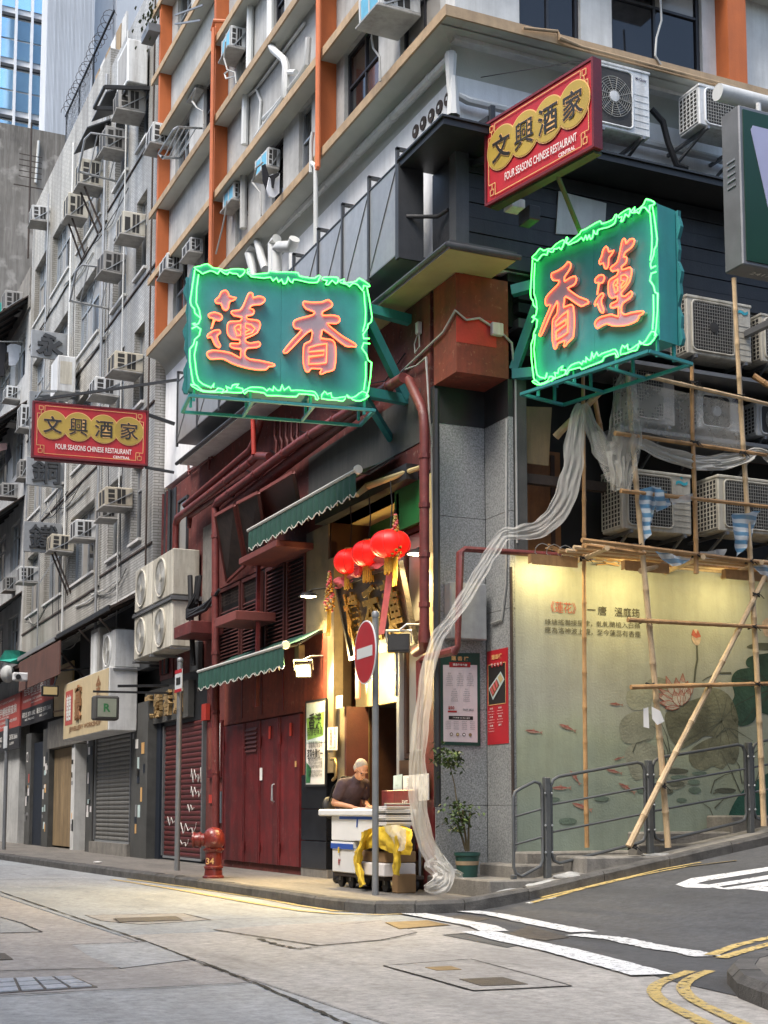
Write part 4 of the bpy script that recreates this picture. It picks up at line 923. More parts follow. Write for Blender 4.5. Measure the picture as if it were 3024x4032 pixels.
def ribbon(P, wd, mat, name, par, n=10, fold=.03):
    rows = []
    for i in range(n*(len(P)-1)+1):
        k = min(i//n,len(P)-2); t = i/n-k; p = V(P[k]).lerp(V(P[k+1]),t)
        rows.append([p+V((fold*math.sin(j*1.7+i*.5),0,(j/4-.5)*(wd+.03*math.sin(i*.8)))) for j in range(5)])
    return MB().grid(rows).build(name,mat,par,True)
tl = bl+bt*bh+bn*.07; tr = br+bt*bh+bn*.07
ribbon([tl+UZ*.06, tl.lerp(tr,.22)+UZ*.02, tl.lerp(tr,.45)+UZ*.12], .14, 'pink_ribbon', 'ribbon', sb); ribbon([tl.lerp(tr,.47)+UZ*.12, tl.lerp(tr,.75)+UZ*.10, tr+UZ*.14], .14, 'pink_ribbon','ribbon',sb)
m = MB(); c = tl.lerp(tr,.46)+UZ*.13+bn*.03
for k in range(14):
    a = math.pi*2*k/14; m.tube([c, c+V((-.02,math.cos(a)*.10,math.sin(a)*.12))],[.012,.03],6)
m.build('ribbon_rosette','ribbon_red',sb)
rows = [[V((p.x,p.y+dy,p.z)) for dy in (-.0,.10,.20)] for p in (tr+UZ*.05+bn*.03, tr-UZ*.4+bn*.05+V((0,.1,0)), tr-UZ*.85+V((0,.28,0))+bn*.04)]
MB().grid(rows).build('ribbon_tail','pink_ribbon',sb); 
MB().box((bl.x-.02,2.98,2.5),(bl.x-.0,3.10,3.10)).build('red_tassel','ribbon_red',sb); MB().box((bl.x-.02,2.68,2.55),(bl.x-.01,2.74,3.10)).build('dark_tassel','wood_dark',sb)
for (c,k0) in ((tl+V((-.05,.06,-.1)),0),(tr+V((-.05,-.08,.28)),1)):
    m = MB(); g = MB()
    for k in range(46):
        t = k/46; rr = .11*(1-t)*(0.35+.65*min(1,t*4+.2)); a = k*2.4; p = c+V((math.cos(a)*rr*.7,math.sin(a)*rr,-.22+t*.55)); (m if k%3 else g).sphere(p,(.028,.03,.024),6,4)
    m.build('flower_cluster','gilt',sb,True); g.build('flower_petals','pink_ribbon',sb,True)
    m = MB()
    for k in range(9): m.tube([c+V((0,-.06+.015*k,-.2)),c+V((-.01,-.07+.017*k,-.48-.05*(k%3))),],.007,5)
    m.build('cluster_tassel','tassel',sb)
# red lanterns
def lantern(px, X_, rx, rz_, label, ztop=5.14):
    c = uX(px[0],px[1],X_); t = thing('red_lantern', label, 'lantern', c, 'red lanterns over the restaurant entrance')
    prof = []; 
    for i in range(15): a = math.pi*(i+.6)/15.2; prof.append((rx*math.sin(a)**.8, rz_*math.cos(a)))
    m = MB(); nn = 48
    for (r,z) in prof:
        for j in range(nn): a = 2*math.pi*j/nn; q = r*(1-.022*abs(math.cos(a*6))**6); m.v.append((c.x+q*math.cos(a),c.y+q*math.sin(a),c.z+z))
    for i in range(len(prof)-1):
        for j in range(nn): m.f.append((i*nn+j,(i+1)*nn+j,(i+1)*nn+(j+1)%nn,i*nn+(j+1)%nn))
    m.build('lantern_shade','lantern_red',t,True)
    for j in range(8):
        a = 2*math.pi*j/8; MB().tube([(c.x+(r+.003)*math.cos(a),c.y+(r+.003)*math.sin(a),c.z+z) for r,z in prof],.005,4).build('rib','ribbon_red',t)
    MB().lathe([(.075,0),(.08,.03)],(c.x,c.y,c.z+rz_-.02),16).build('top_cap','gilt',t,True); MB().lathe([(.075,0),(.07,.03)],(c.x,c.y,c.z-rz_-.01),16).build('bottom_cap','gilt',t,True)
    m = MB()
    for j in range(20): a = 2*math.pi*j/20; m.beam((c.x+.072*math.cos(a),c.y+.072*math.sin(a),c.z-rz_),(c.x+.076*math.cos(a),c.y+.076*math.sin(a),c.z-rz_-.19-.02*(j%2)),.018,.012)
    m.build('tassel_fringe','tassel',t)
    MB().tube([(c.x,c.y,c.z+rz_),(c.x+.02,c.y-.01,(c.z+ztop)/2+.1),(c.x,c.y,ztop)],.008,5).build('cord','cable_black',t)
    L = bpy.data.lights.new('lantern_bulb','POINT'); L.energy = 10; L.color = (1,.18,.08); L.shadow_soft_size = .25; lo = bpy.data.objects.new('lantern_bulb',L); col.objects.link(lo); lo.location = (c.x,c.y,c.z-.05); attach(lo,t)
    return c
lantern((1378,2212), -.22, .225, .175, 'small red silk lantern hanging farthest from the granite column')
lantern((1452,2180), -.26, .235, .175, 'middle red silk lantern hanging between the two other lanterns')
lantern((1537,2143), -.32, .262, .178, 'largest red silk lantern hanging nearest to the red drainpipe')
# wall lamps and floodlights
def wall_lamp(px, X_, wall, label, e=60):
    c = uX(px[0],px[1],X_); t = thing('wall_lamp', label, 'lamp', c)
    MB().lathe([(.03,.06),(.10,.04),(.14,.0),(.15,-.015),(.14,-.015),(.02,.03)],c,20).build('lamp_shade','lamp_black',t,True)
    MB().lathe([(.115,-.006),(.06,-.02),(.01,-.024)],c,16).build('lamp_disc','lamp_warm',t,True)
    MB().tube([c+UZ*.06, c+V((.08,0,.1)), V(wall)],.015,6).build('arm','lamp_black',t)
    L = bpy.data.lights.new('lamp_light','SPOT'); L.energy = e; L.color = (1,.77,.38); L.spot_size = rad(120); L.spot_blend = .5; L.shadow_soft_size = .08
    lo = bpy.data.objects.new('lamp_light',L); col.objects.link(lo); lo.location = c-UZ*.04; lo.rotation_euler = (0, rad(14), 0); attach(lo,t)
c = uX(1215,2347,-.28); wall_lamp((1215,2347), -.28, (-.02,c.y-.1,c.z+.12), 'lit wall lamp with dark shade on the jamb beside the lower green awning', 180)
c = uX(1640,2180,-.1); wall_lamp((1640,2180), -.1, (.1,c.y-.1,c.z+.12), 'lit wall lamp with dark shade tucked behind the red drainpipe', 200)
def flood(px, X_, label, lit, w_=.24, h_=.2, face=(-.55,-.75,-.35)):
    c = uX(px[0],px[1],X_); t = thing('floodlight', label, 'floodlight', c); n_ = V(face).normalized(); u_ = UZ.cross(n_).normalized(); v_ = n_.cross(u_)
    MB().obox(c-n_*.05,u_,v_,n_,w_,h_,.08).build('housing','lamp_black',t)
    MB().obox(c-n_*.006,u_,v_,n_,w_-.04,h_-.04,.006).build('lamp_face','lamp_warm' if lit else 'black_rubber',t)
    for k in range(5): MB().obox(c-n_*.10+u_*(w_*(k/4-.5)*.8),u_,v_,n_,.008,h_*.8,.03).build('cooling_fin','lamp_black',t)
    MB().tube([c-u_*(w_/2+.02)-n_*.05,c-u_*(w_/2+.02)+v_*(h_/2+.05)-n_*.05,c+u_*(w_/2+.02)+v_*(h_/2+.05)-n_*.05,c+u_*(w_/2+.02)-n_*.05],.012,6).build('bracket','alu_frame',t)
    MB().tube([c+v_*(h_/2+.05)-n_*.05,c+V((.12,.02,h_/2+.12)),V((.0,c.y+.05,c.z+h_/2+.14))],.014,6).build('arm','steel_grey',t)
    if lit:
        L = bpy.data.lights.new('flood_light','AREA'); L.energy = 95; L.color = (1,.74,.32); L.size = .2; lo = bpy.data.objects.new('flood_light',L); col.objects.link(lo)
        lo.location = c+n_*.03; lo.rotation_euler = n_.to_track_quat('-Z','Y').to_euler(); attach(lo,t)
        L = bpy.data.lights.new('flood_spill','POINT'); L.energy = 22; L.color = (1,.70,.28); L.shadow_soft_size = .1; lo = bpy.data.objects.new('flood_spill',L); col.objects.link(lo); lo.location = c+n_*.08; attach(lo,t)
flood((1193,2642), -.35, 'lit floodlight glowing warm white above the red folding doors', True)
flood((1568,2530), -.45, 'switched-off square black floodlight beside the gilt signboard', False, .27, .22, (-.5,-.8,.1))
part(MB().cbox((-.3,4.52,3.15),(-.2,4.7,3.4),.01), 'sensor_box', 'tan_stone')
# hidden-looking lamp over the doorway that lights the lintel
L = bpy.data.lights.new('door_lamp','POINT'); L.energy = 60; L.color = (1,.70,.24); L.shadow_soft_size = .05
t = thing('door_lamp','small bare warm bulb lighting the cream panel over the doorway','lamp',(.2,2.35,2.78)); MB().sphere((.24,2.35,2.78),.035,10,8).build('bulb','bulb',t,True); MB().lathe([(.02,0),(.03,.05)],(.24,2.35,2.81),8).build('socket','brass',t); lo = bpy.data.objects.new('door_lamp_light',L); col.objects.link(lo); lo.location = (.14,2.35,2.78); attach(lo,t)
# ---------------------------------------------------------------- posters and notices
def poster(name, P, mat, label, edge=None, cat='poster', th=.02):
    P = [V(p) for p in P]; n = (P[1]-P[0]).cross(P[3]-P[0]).normalized()
    if n.dot(CAM-P[0]) < 0: n = -n
    t = thing(name, label, cat, sum(P,V())/4)
    MB().prism(P, n*th).build('sheet', mat, t)
    if edge:
        for a,b in zip(P,P[1:]+P[:1]): MB().beam(a+n*.012,b+n*.012,.03,.03,n).build('frame', edge, t)
    return t, P, n, th
def on(P, n, th, a, b, lift=.004):                   # point at fraction a (right), b (down) of a poster
    return (P[0]*(1-a)+P[1]*a)*(1-b)+(P[3]*(1-a)+P[2]*a)*b+n*(th+lift)
def rect(P, n, th, a0, b0, a1, b1, lift=.003): return [on(P,n,th,a0,b0,lift),on(P,n,th,a1,b0,lift),on(P,n,th,a1,b1,lift),on(P,n,th,a0,b1,lift)]
# green poster on the jamb
t,P,n,th = poster('framed_poster', [uX(1210,2765,-.05),uX(1288,2752,-.05),uX(1286,3092,-.05),uX(1208,3093,-.05)], 'paper', 'framed green and white advertising poster on the wall beside the red doors', 'black_paint')
M('poster_green',(.22,.42,.08),.5,var=.3,scale=3); M('poster_dkgreen',(.04,.20,.07),.5,var=.3); M('poster_sky',(.55,.68,.66),.5,var=.2)
MB().quad(*rect(P,n,th,.04,.03,.96,.5)).build('print','poster_sky',t); MB().quad(on(P,n,th,.05,.2,.005),on(P,n,th,.95,.14,.005),on(P,n,th,.9,.42,.005),on(P,n,th,.1,.46,.005)).build('print','poster_green',t)
MB().quad(on(P,n,th,.05,.72,.005),on(P,n,th,.3,.8,.005),on(P,n,th,.25,.97,.005),on(P,n,th,.04,.97,.005)).build('print','poster_dkgreen',t)
u_=(P[1]-P[0]).normalized(); v_=UZ
m=MB(); write(m,'香港',on(P,n,th,.5,.24,.007),u_,v_,w=.5,off=.01); write(m,'回憶老味道',on(P,n,th,.5,.36,.007),u_,v_,w=.6,h=.12); m.build('lettering','ink',t)
m=MB(); write(m,'茗茶免費加一',on(P,n,th,.5,.63,.007),u_,v_,w=.62,h=.15,off=.015)
for k,bb in enumerate((.5,.54,.7,.74,.78,.84,.88)): write(m,'蓮香樓茶點早茶午市優惠'[k%4:k%4+7],on(P,n,th,.52,bb,.007),u_,v_,w=.55,h=.05)
m.build('lettering','ink',t)
# paper notices
for (q,label,txt) in (([(1291,2865),(1330,2862),(1329,2954),(1290,2954)],'cream paper notice with vertical characters of opening hours on the jamb','營業時間'),([(1325,2741),(1350,2737),(1349,2787),(1324,2790)],'small white street-number notice by the door lintel','62-64')):
    t,P,n,th = poster('paper_notice',[uX(x,y,-.05) for x,y in q],'paper',label,None,'notice',.004); u_=(P[1]-P[0]).normalized()
    m=MB()
    if len(txt)==4:
        for k,ch in enumerate(txt): write(m,ch,on(P,n,th,.38,.18+.17*k,.003),u_,UZ,h=.07)
        write(m,'06:00-16:00',on(P,n,th,.5,.9,.003),u_,UZ,w=.2); write(m,'\n'.join('星期一至日'),on(P,n,th,.75,.45,.003),u_,UZ,h=.3)
    else: write(m,txt,on(P,n,th,.5,.62,.003),u_,UZ,w=.12,h=.09); write(m,'威靈頓街',on(P,n,th,.5,.25,.003),u_,UZ,w=.13)
    m.build('lettering','red_ink' if len(txt)==4 else 'ink',t)
for q,i in (([(1552,3055),(1585,3048),(1583,3190),(1550,3188)],0),([(1590,3055),(1690,3045),(1690,3150),(1590,3158)],1)):
    t,P,n,th = poster('menu_board',[uX(x,y,-.06) for x,y in q],'poster_sky' if i==0 else 'paper',['green landscape card standing on the red counter','white menu sheets behind the hanging drape by the window'][i],None,'menu',.01); u_=(P[1]-P[0]).normalized()
    m=MB()
    for r in range(2 if i else 1):
        for c_ in range(2 if i else 1):
            if i: MB().quad(*rect(P,n,th,.06+.48*c_,.06+.48*r,.48+.48*c_,.48+.48*r,.002)).build('menu_sheet','white_ink',t)
            for k in range(5 if i else 3): write(m,'早茶點心小食粥粉麵飯'[k:k+5],on(P,n,th,(.27+.48*c_) if i else .5,(.14+.48*r+.07*k) if i else .3+.2*k,.005),u_,UZ,w=.14 if i else .08,h=.018)
    m.build('lettering','ink' if i else 'poster_dkgreen',t)
MB  # menu posters on the granite column
CN = '叉燒飯滑雞煲仔臘味糯米鳳爪排骨蝦餃燒賣牛肉腸粉豉油皇炒麵咸水角馬拉糕蓮蓉包'
t,P,n,th = poster('menu_poster',[uY(1727,2572,.61),uY(1887,2572,.61),uY(1889,2937,.61),uY(1729,2932,.61)],'poster_frame_green' if 'poster_frame_green' in MT else M('poster_frame_green',(.012,.05,.035),.5),'tall green-framed menu poster with rows of small characters on the granite column',None,'poster',.015)
M('poster_pink',(.60,.52,.52),.6,var=.06)
u_=UX; MB().quad(*rect(P,n,th,.09,.13,.93,.965,.002)).build('menu_panel','poster_pink',t)
m=MB(); write(m,'蓮 香 樓',on(P,n,th,.5,.06),u_,UZ,w=.24,h=.055,off=.02); m.build('lettering','gold_line',t)
MB().quad(*rect(P,n,th,.24,.1,.76,.155,.005)).build('banner','red_ink',t); m=MB(); write(m,'蓮香午市外賣',on(P,n,th,.5,.128,.007),u_,UZ,w=.2,h=.03,off=.015); m.build('lettering','white_ink',t)
m=MB(); g=MB()
for ci,(cx_,n0,b0) in enumerate(((.24,6,.25),(.5,6,.25),(.75,6,.25),(.36,6,.42),(.66,6,.42))):
    for k in range(n0): s0=(ci*5+k*3)%30; write(m,CN[s0:s0+4+(k%3)],on(P,n,th,cx_,b0+k*.0205,.004),u_,UZ,w=.075+.012*(k%3),h=.013)
    write(g,['飯類','粥品','麵類','小食','點心'][ci],on(P,n,th,cx_,b0-.026,.004),u_,UZ,w=.04)
for ci in range(4):
    for k in range(5): s0=(ci*7+k*2)%30; write(m,CN[s0:s0+4],on(P,n,th,.2+.2*ci,.745+k*.02,.004),u_,UZ,w=.07,h=.013)
write(m,'5669 3826',on(P,n,th,.7,.615,.004),u_,UZ,w=.15,h=.028,off=.02); m.build('lettering','grey_ink',t); g.build('lettering','grey_ink',t)
m=MB(); write(m,'$50',on(P,n,th,.28,.6,.004),u_,UZ,w=.085,h=.045,off=.03); m.build('price','red_ink',t); MB().quad(*rect(P,n,th,.2,.628,.42,.648,.004)).build('price_bar','red_ink',t)
MB().quad(*rect(P,n,th,.22,.685,.82,.725,.004)).build('banner','ink',t); m=MB(); write(m,'下午茶餐 $38 點心優惠',on(P,n,th,.52,.705,.006),u_,UZ,w=.24,h=.02); m.build('lettering','white_ink',t)
for k in range(4):
    c=on(P,n,th,.28+.155*k,.885,.006); MB().prism([c+V((math.cos(a)*.022,0,math.sin(a)*.022)) for a in [2*math.pi*j/14 for j in range(14)]],(0,-.002,0)).build('dim_sum_picture',['wood_brown','card_brown','wood_dark','hoarding_wood'][k],t); MB().prism([c+V((math.cos(a)*.014,-.003,math.sin(a)*.013)) for a in [2*math.pi*j/10 for j in range(10)]],(0,-.001,0)).build('dim_sum_picture',['card_white','cream_wall','foam_white','card_brown'][k],t)
Y0,Y1 = uX(1891,2570,.71).y, .02
t,P,n,th = poster('menu_poster',[V((.711,.585,uX(1893,2572,.711).z)),V((.711,.06,uX(1893,2572,.711).z)),V((.711,.06,uX(1893,2936,.711).z)),V((.711,.585,uX(1893,2936,.711).z))],'sign_red','tall red roast-meat poster with a tray photo on the granite column',None,'poster',.006)
u_=(P[1]-P[0]).normalized(); MB().quad(*rect(P,n,th,.07,.15,.9,.58,.002)).build('photo_panel','ink',t)
m=MB()
for a,b in (((.07,.15),(.9,.15)),((.9,.15),(.9,.58)),((.9,.58),(.07,.58)),((.07,.58),(.07,.15))): m.beam(on(P,n,th,*a,.004),on(P,n,th,*b,.004),.008,.002,n)
m.build('photo_border','gold_line',t)
m=MB(); write(m,'蓮香樓',on(P,n,th,.5,.075),u_,UZ,w=.26,h=.06,off=.02); m.build('lettering','gold_line',t)
for k,ch in enumerate('明爐燒臘'):
    c=on(P,n,th,.28+.15*k,.155,.006); MB().prism([c+u_*(math.cos(a)*.03)+UZ*(math.sin(a)*.036) for a in [2*math.pi*j/16 for j in range(16)]],n*.002).build('roundel','sign_red',t); m=MB(); write(m,ch,c+n*.004,u_,UZ,h=.034,off=.01); m.build('lettering','white_ink',t)
MB().quad(on(P,n,th,.1,.4,.006),on(P,n,th,.68,.24,.006),on(P,n,th,.86,.33,.006),on(P,n,th,.3,.53,.006)).build('tray_picture','poster_sky',t)
MB().quad(on(P,n,th,.14,.41,.008),on(P,n,th,.5,.31,.008),on(P,n,th,.62,.385,.008),on(P,n,th,.3,.5,.008)).build('meat_picture','wood_brown',t); MB().quad(on(P,n,th,.54,.3,.008),on(P,n,th,.68,.262,.008),on(P,n,th,.8,.325,.008),on(P,n,th,.66,.365,.008)).build('meat_picture','cream_wall',t)
for k in range(3): MB().quad(on(P,n,th,.17+.12*k,.405-.033*k,.010),on(P,n,th,.24+.12*k,.385-.033*k,.010),on(P,n,th,.36+.1*k,.455-.033*k,.010),on(P,n,th,.30+.1*k,.475-.033*k,.010)).build('meat_picture','pink_ribbon',t)
m=MB()
for ci in range(2):
    for k in range(9):
        if ci and k>6: continue
        s0=(ci*9+k*4)%30; write(m,CN[s0:s0+(2 if k%3==0 else 5)],on(P,n,th,.22+.42*ci,.62+k*.03,.004),u_,UZ,w=.09 if k%3==0 else .15,h=.022 if k%3==0 else .011,off=.02 if k%3==0 else 0)
m.build('lettering','white_ink',t)
# ================================================================== side-street front (plane Y = 0)
def mural_material():
    m = M('mural_paint', (.37,.385,.335), .85, var=.16, scale=1.3, bump=.22, bscale=38, streak=.4, dirt=(.24,.25,.22), spots=.15); n = m.node_tree.nodes; L = m.node_tree.links; b = n['Principled BSDF']
    src = b.inputs['Base Color'].links[0].from_socket
    tc = n.new('ShaderNodeTexCoord'); sp = n.new('ShaderNodeSeparateXYZ'); L.new(tc.outputs['Object'], sp.inputs[0])
    ns = n.new('ShaderNodeTexNoise'); ns.inputs['Scale'].default_value = .9; ns.inputs['Detail'].default_value = 6; L.new(tc.outputs['Object'], ns.inputs['Vector'])
    a = n.new('ShaderNodeMath'); a.operation = 'MULTIPLY_ADD'; a.inputs[1].default_value = 2.2; L.new(ns.outputs[0], a.inputs[0]); L.new(sp.outputs[2], a.inputs[2])
    cr = n.new('ShaderNodeValToRGB'); e = cr.color_ramp.elements; e[0].position = .0; e[0].color = (.62,.74,.72,1); e[1].position = 1; e[1].color = (1,1,1,1)
    for p,c in ((.30,(.70,.80,.74,1)),(.46,(.88,.93,.76,1)),(.62,(1,.99,.95,1))): q = e.new(p); q.color = c
    mr = n.new('ShaderNodeMapRange'); mr.inputs[1].default_value = .8; mr.inputs[2].default_value = 5.0; L.new(a.outputs[0], mr.inputs[0]); L.new(mr.outputs[0], cr.inputs[0])
    mx = n.new('ShaderNodeMix'); mx.data_type = 'RGBA'; mx.blend_type = 'MULTIPLY'; mx.inputs[0].default_value = 1; L.new(src, mx.inputs[6]); L.new(cr.outputs[0], mx.inputs[7]); L.new(mx.outputs[2], b.inputs['Base Color'])
mural_material()
part(MB().box((.78,.0,.0),(XE,.3,4.05)), 'mural_wall', 'mural_paint')
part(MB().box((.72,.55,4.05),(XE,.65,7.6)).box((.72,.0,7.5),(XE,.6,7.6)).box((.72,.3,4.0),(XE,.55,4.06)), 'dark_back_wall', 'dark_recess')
part(MB().box((2.75,.50,5.75),(XE,.545,6.35)), 'red_band', 'red_door')
part(MB().box((.9,.50,4.15),(1.75,.54,5.55)), 'brown_panel', 'wood_brown'); part(MB().box((1.05,.485,4.15),(1.1,.5,5.5)).box((1.6,.485,4.15),(1.66,.5,5.5)), 'panel_batten', 'wood_dark')
P = [uY(2064,1600,.12),uY(2173,1604,.12),uY(2160,1834,.12),uY(2064,1822,.12)]; part(MB().prism(P,(0,.02,0)), 'ochre_board', 'hoarding_wood')
part(MB().box((.79,-.03,4.05),(.95,.3,6.3)), 'grey_post', 'plaster_patch'); part(MB().box((.95,.1,5.0),(3.0,.2,5.12)), 'dark_beam', 'rust_dark')
part(MB().prism([uY(2200,752,-.12),uY(2388,800,-.12),uY(2380,930,-.12),uY(2190,920,-.12)],(0,.015,0)), 'white_board', 'pale_wall')
for z,mt in ((7.15,'black_paint'),(7.32,'charcoal'),(6.95,'galv_dark'),(6.6,'charcoal')): part(MB().box((.9,.05,z),(XE,.5,z+.12)), 'soffit_rail', mt)
# ---- mural: flat painted shapes on the wall
mur = MB().box((.80,-.003,.42),(.82,-.001,.44)).build('mural_ground', 'mural_paint', bld)
def pr3(x,y): return (2024+x/1.659, 2000+y/1.659)
def pr6(x,y): return (2024+x/1.659, 2700+y/1.659)
def paint(px, mat, lay=1, name='mural_leaf'):
    P = [uY(x,y,-.002-.0014*lay) for x,y in px]; return MB().quad(*P).build(name, mat, bld)
def smoothpoly(px, n=4):
    out = []; m = len(px)
    for i in range(m):
        p0,p1,p2,p3 = px[i-1],px[i],px[(i+1)%m],px[(i+2)%m]
        for k in range(n):
            t = k/n; out.append(tuple(.5*((2*p1[j])+(-p0[j]+p2[j])*t+(2*p0[j]-5*p1[j]+4*p2[j]-p3[j])*t*t+(-p0[j]+3*p1[j]-3*p2[j]+p3[j])*t**3) for j in (0,1)))
    return out
def stroke(px, w, mat, lay=3, name='mural_stroke', taper=True):
    P = [uY(x,y,-.002-.0014*lay) for x,y in px]; rows = []
    for i,p in enumerate(P):
        a = P[max(0,i-1)]; b = P[min(len(P)-1,i+1)]; d = (b-a).normalized(); s_ = V((-d.z,0,d.x))*w*(1-.75*i/(len(P)-1) if taper else 1)
        rows.append([p-s_,p+s_])
    return MB().grid(rows).build(name, mat, bld)
M('mural_olive',(.155,.155,.10),.85,var=.5,scale=2.2,bump=.4,bscale=26); M('mural_pale',(.25,.255,.19),.85,var=.3,scale=2.2,bump=.4,bscale=26); M('mural_green',(.026,.058,.038),.85,var=.6,scale=2.2,bump=.4,bscale=26)
M('mural_dark',(.10,.105,.075),.85,var=.3,bump=.3); M('mural_petal',(.48,.36,.28),.85,var=.35,scale=12,bump=.3); M('mural_red',(.34,.085,.06),.85,var=.3,scale=10,bump=.3); M('mural_fish',(.36,.20,.15),.85,var=.4,scale=20,bump=.3); M('mural_pad',(.12,.165,.125),.85,var=.3,bump=.3); M('mural_teal',(.02,.085,.06),.85,var=.4,scale=4,bump=.3); M('mural_ink',(.05,.045,.03),.85,var=.3,bump=.3)
R3 = lambda L_: [pr3(*p) for p in L_]; R6 = lambda L_: [pr6(*p) for p in L_]
paint(smoothpoly(R3([(735,1220),(760,1190),(870,1190),(900,1260),(870,1310),(780,1320),(740,1280)])),'mural_pale')
paint(smoothpoly(R3([(690,1450),(700,1390),(760,1340),(870,1330),(920,1400),(910,1500),(820,1535),(720,1530)])),'mural_pale',2)
paint(smoothpoly(R3([(855,1210),(875,1130),(940,1105),(1015,1140),(1010,1215),(930,1255)])),'mural_pale',1.5)
paint(smoothpoly(R6([(940,640),(960,560),(1040,530),(1120,560),(1130,640),(1050,680)])),'mural_pale',1.2)
paint(smoothpoly(R6([(725,440),(760,390),(860,370),(950,420),(990,520),(960,600),(860,600),(790,615),(740,520)])),'mural_pale',1)
paint(smoothpoly(R6([(1190,390),(1150,430),(1145,490),(1190,540),(1250,550),(1300,525),(1360,545),(1400,505),(1440,510),(1470,440),(1465,330),(1460,260),(1420,300),(1330,330),(1260,350)])),'mural_olive',2)
paint(smoothpoly(R3([(985,1380),(1000,1330),(1060,1290),(1150,1260),(1230,1230),(1260,1180),(1330,1180),(1400,1220),(1440,1290),(1465,1380),(1460,1450),(1430,1500),(1380,1480),(1330,1500),(1250,1490),(1150,1545),(1090,1570),(1030,1520),(1000,1450)])),'mural_olive',3)
for e_ in ((1020,1330),(1010,1440),(1080,1555),(1180,1540),(1260,1490),(1170,1270),(1300,1190),(1390,1230),(1440,1300),(1330,1640),(1230,1640),(1420,1600)): stroke(R3([(1355,1395),((1355+e_[0])/2+8,(1395+e_[1])/2-14),e_]),.007,'mural_dark',4,'leaf_vein')
paint(smoothpoly(R3([(1420,1120),(1460,1060),(1560,1040),(1640,1020),(1720,1000),(1720,1330),(1600,1340),(1560,1400),(1480,1425),(1430,1380),(1415,1290),(1440,1220)])),'mural_green',3)
paint(smoothpoly(R3([(1515,1000),(1560,965),(1720,950),(1720,1030),(1600,1040),(1530,1040)])),'mural_green',2); paint(smoothpoly(R3([(1520,910),(1590,882),(1720,890),(1720,920),(1640,930)])),'mural_dark',2)
for e_ in ((1430,1300),(1480,1420),(1560,1390),(1440,1110),(1540,1045)): stroke(R3([(1700,1180),((1700+e_[0])/2,(1180+e_[1])/2-12),e_]),.008,'mural_ink',4,'leaf_vein')
paint(smoothpoly(R6([(1390,905),(1400,850),(1440,760),(1500,680),(1580,620),(1720,570),(1720,900)]),3),'mural_teal',3)
# lotus flower and bud
M('mural_cream',(.46,.42,.35),.85,var=.2,scale=14,bump=.3)
def petal(base, tip, wd, lay):
    bx_,by_ = base; tx,ty = tip; dx,dy = tx-bx_,ty-by_; L_ = math.hypot(dx,dy); ux,uy = dx/L_,dy/L_; vx,vy = -uy,ux
    o = [(bx_+ux*L_*a+vx*wd*w_,by_+uy*L_*a+vy*wd*w_) for a,w_ in ((0,.25),(.25,.8),(.5,1),(.75,.62),(.92,.2),(1,0),(.92,-.2),(.75,-.62),(.5,-1),(.25,-.8),(0,-.25))]
    paint(R3(o),'mural_cream',lay,'mural_petal')
    t_ = [(bx_+ux*L_*a+vx*wd*w_,by_+uy*L_*a+vy*wd*w_) for a,w_ in ((.62,.5),(.75,.60),(.92,.2),(1,0),(.92,-.2),(.75,-.6),(.66,-.25))]
    paint(R3(t_),'mural_petal_red',lay+.3,'petal_tip')
    stroke(R3(o[:6]),.004,'mural_red',lay+.5,'petal_outline',False); stroke(R3(o[5:]),.004,'mural_red',lay+.5,'petal_outline',False)
M('mural_petal_red',(.40,.25,.20),.85,var=.35,scale=12,bump=.3)
for i,(b_,tp,w_) in enumerate((((1050,1250),(992,1098),20),((1075,1240),(1058,1108),22),((1095,1240),(1103,1080),22),((1110,1245),(1135,1130),20),((1120,1250),(1173,1142),20),((1050,1270),(922,1212),20),((1060,1255),(945,1180),17),((1075,1290),(948,1270),22),((1080,1300),(985,1308),16),((1075,1290),(1045,1195),28),((1095,1290),(1092,1190),27),((1110,1275),(1150,1180),22))): petal(b_,tp,w_,4+.45*i)
paint(smoothpoly(R3([(1160,850),(1170,805),(1190,790),(1212,820),(1220,860),(1205,895),(1180,890)])),'mural_petal',2,'lotus_bud'); paint(R3([(1158,830),(1170,792),(1190,822),(1200,795),(1222,840),(1190,850)]),'mural_red',3,'petal_tip')
stroke(R3([(1195,898),(1198,990),(1185,1060),(1178,1140)]),.014,'mural_dark',2,'mural_stem',False); stroke(R3([(1420,1078),(1330,1080),(1260,1110),(1230,1130)]),.014,'mural_dark',2,'mural_stem'); 
paint(smoothpoly(R3([(1620,760),(1635,730),(1660,720),(1700,760),(1690,830),(1640,835)])),'mural_petal',2,'lotus_bud'); 
for px in ([(775,435),(800,375),(890,345)],[(1000,560),(980,420),(940,375)],[(1030,500),(1000,330),(960,240)],[(1010,540),(1005,430),(955,300),(900,260)],[(1285,700),(1310,620),(1380,580),(1450,565)],[(1300,705),(1390,670),(1450,680)],[(1310,800),(1370,740),(1420,730)],[(1325,920),(1280,800),(1200,745)],[(1270,885),(1380,880)],[(1480,700),(1420,560),(1350,430)],[(1490,640),(1470,520),(1400,420)],[(1530,600),(1560,450),(1640,380)],[(1500,640),(1530,480),(1500,380)],[(1460,340),(1400,280),(1320,330)],[(1320,340),(1380,275),(1440,285),(1560,360)],[(890,620),(870,560),(820,500)],[(1000,590),(980,500),(975,440)],[(1560,700),(1600,560),(1630,480)]): stroke(R6(px),.010,'mural_dark',4,'mural_grass')
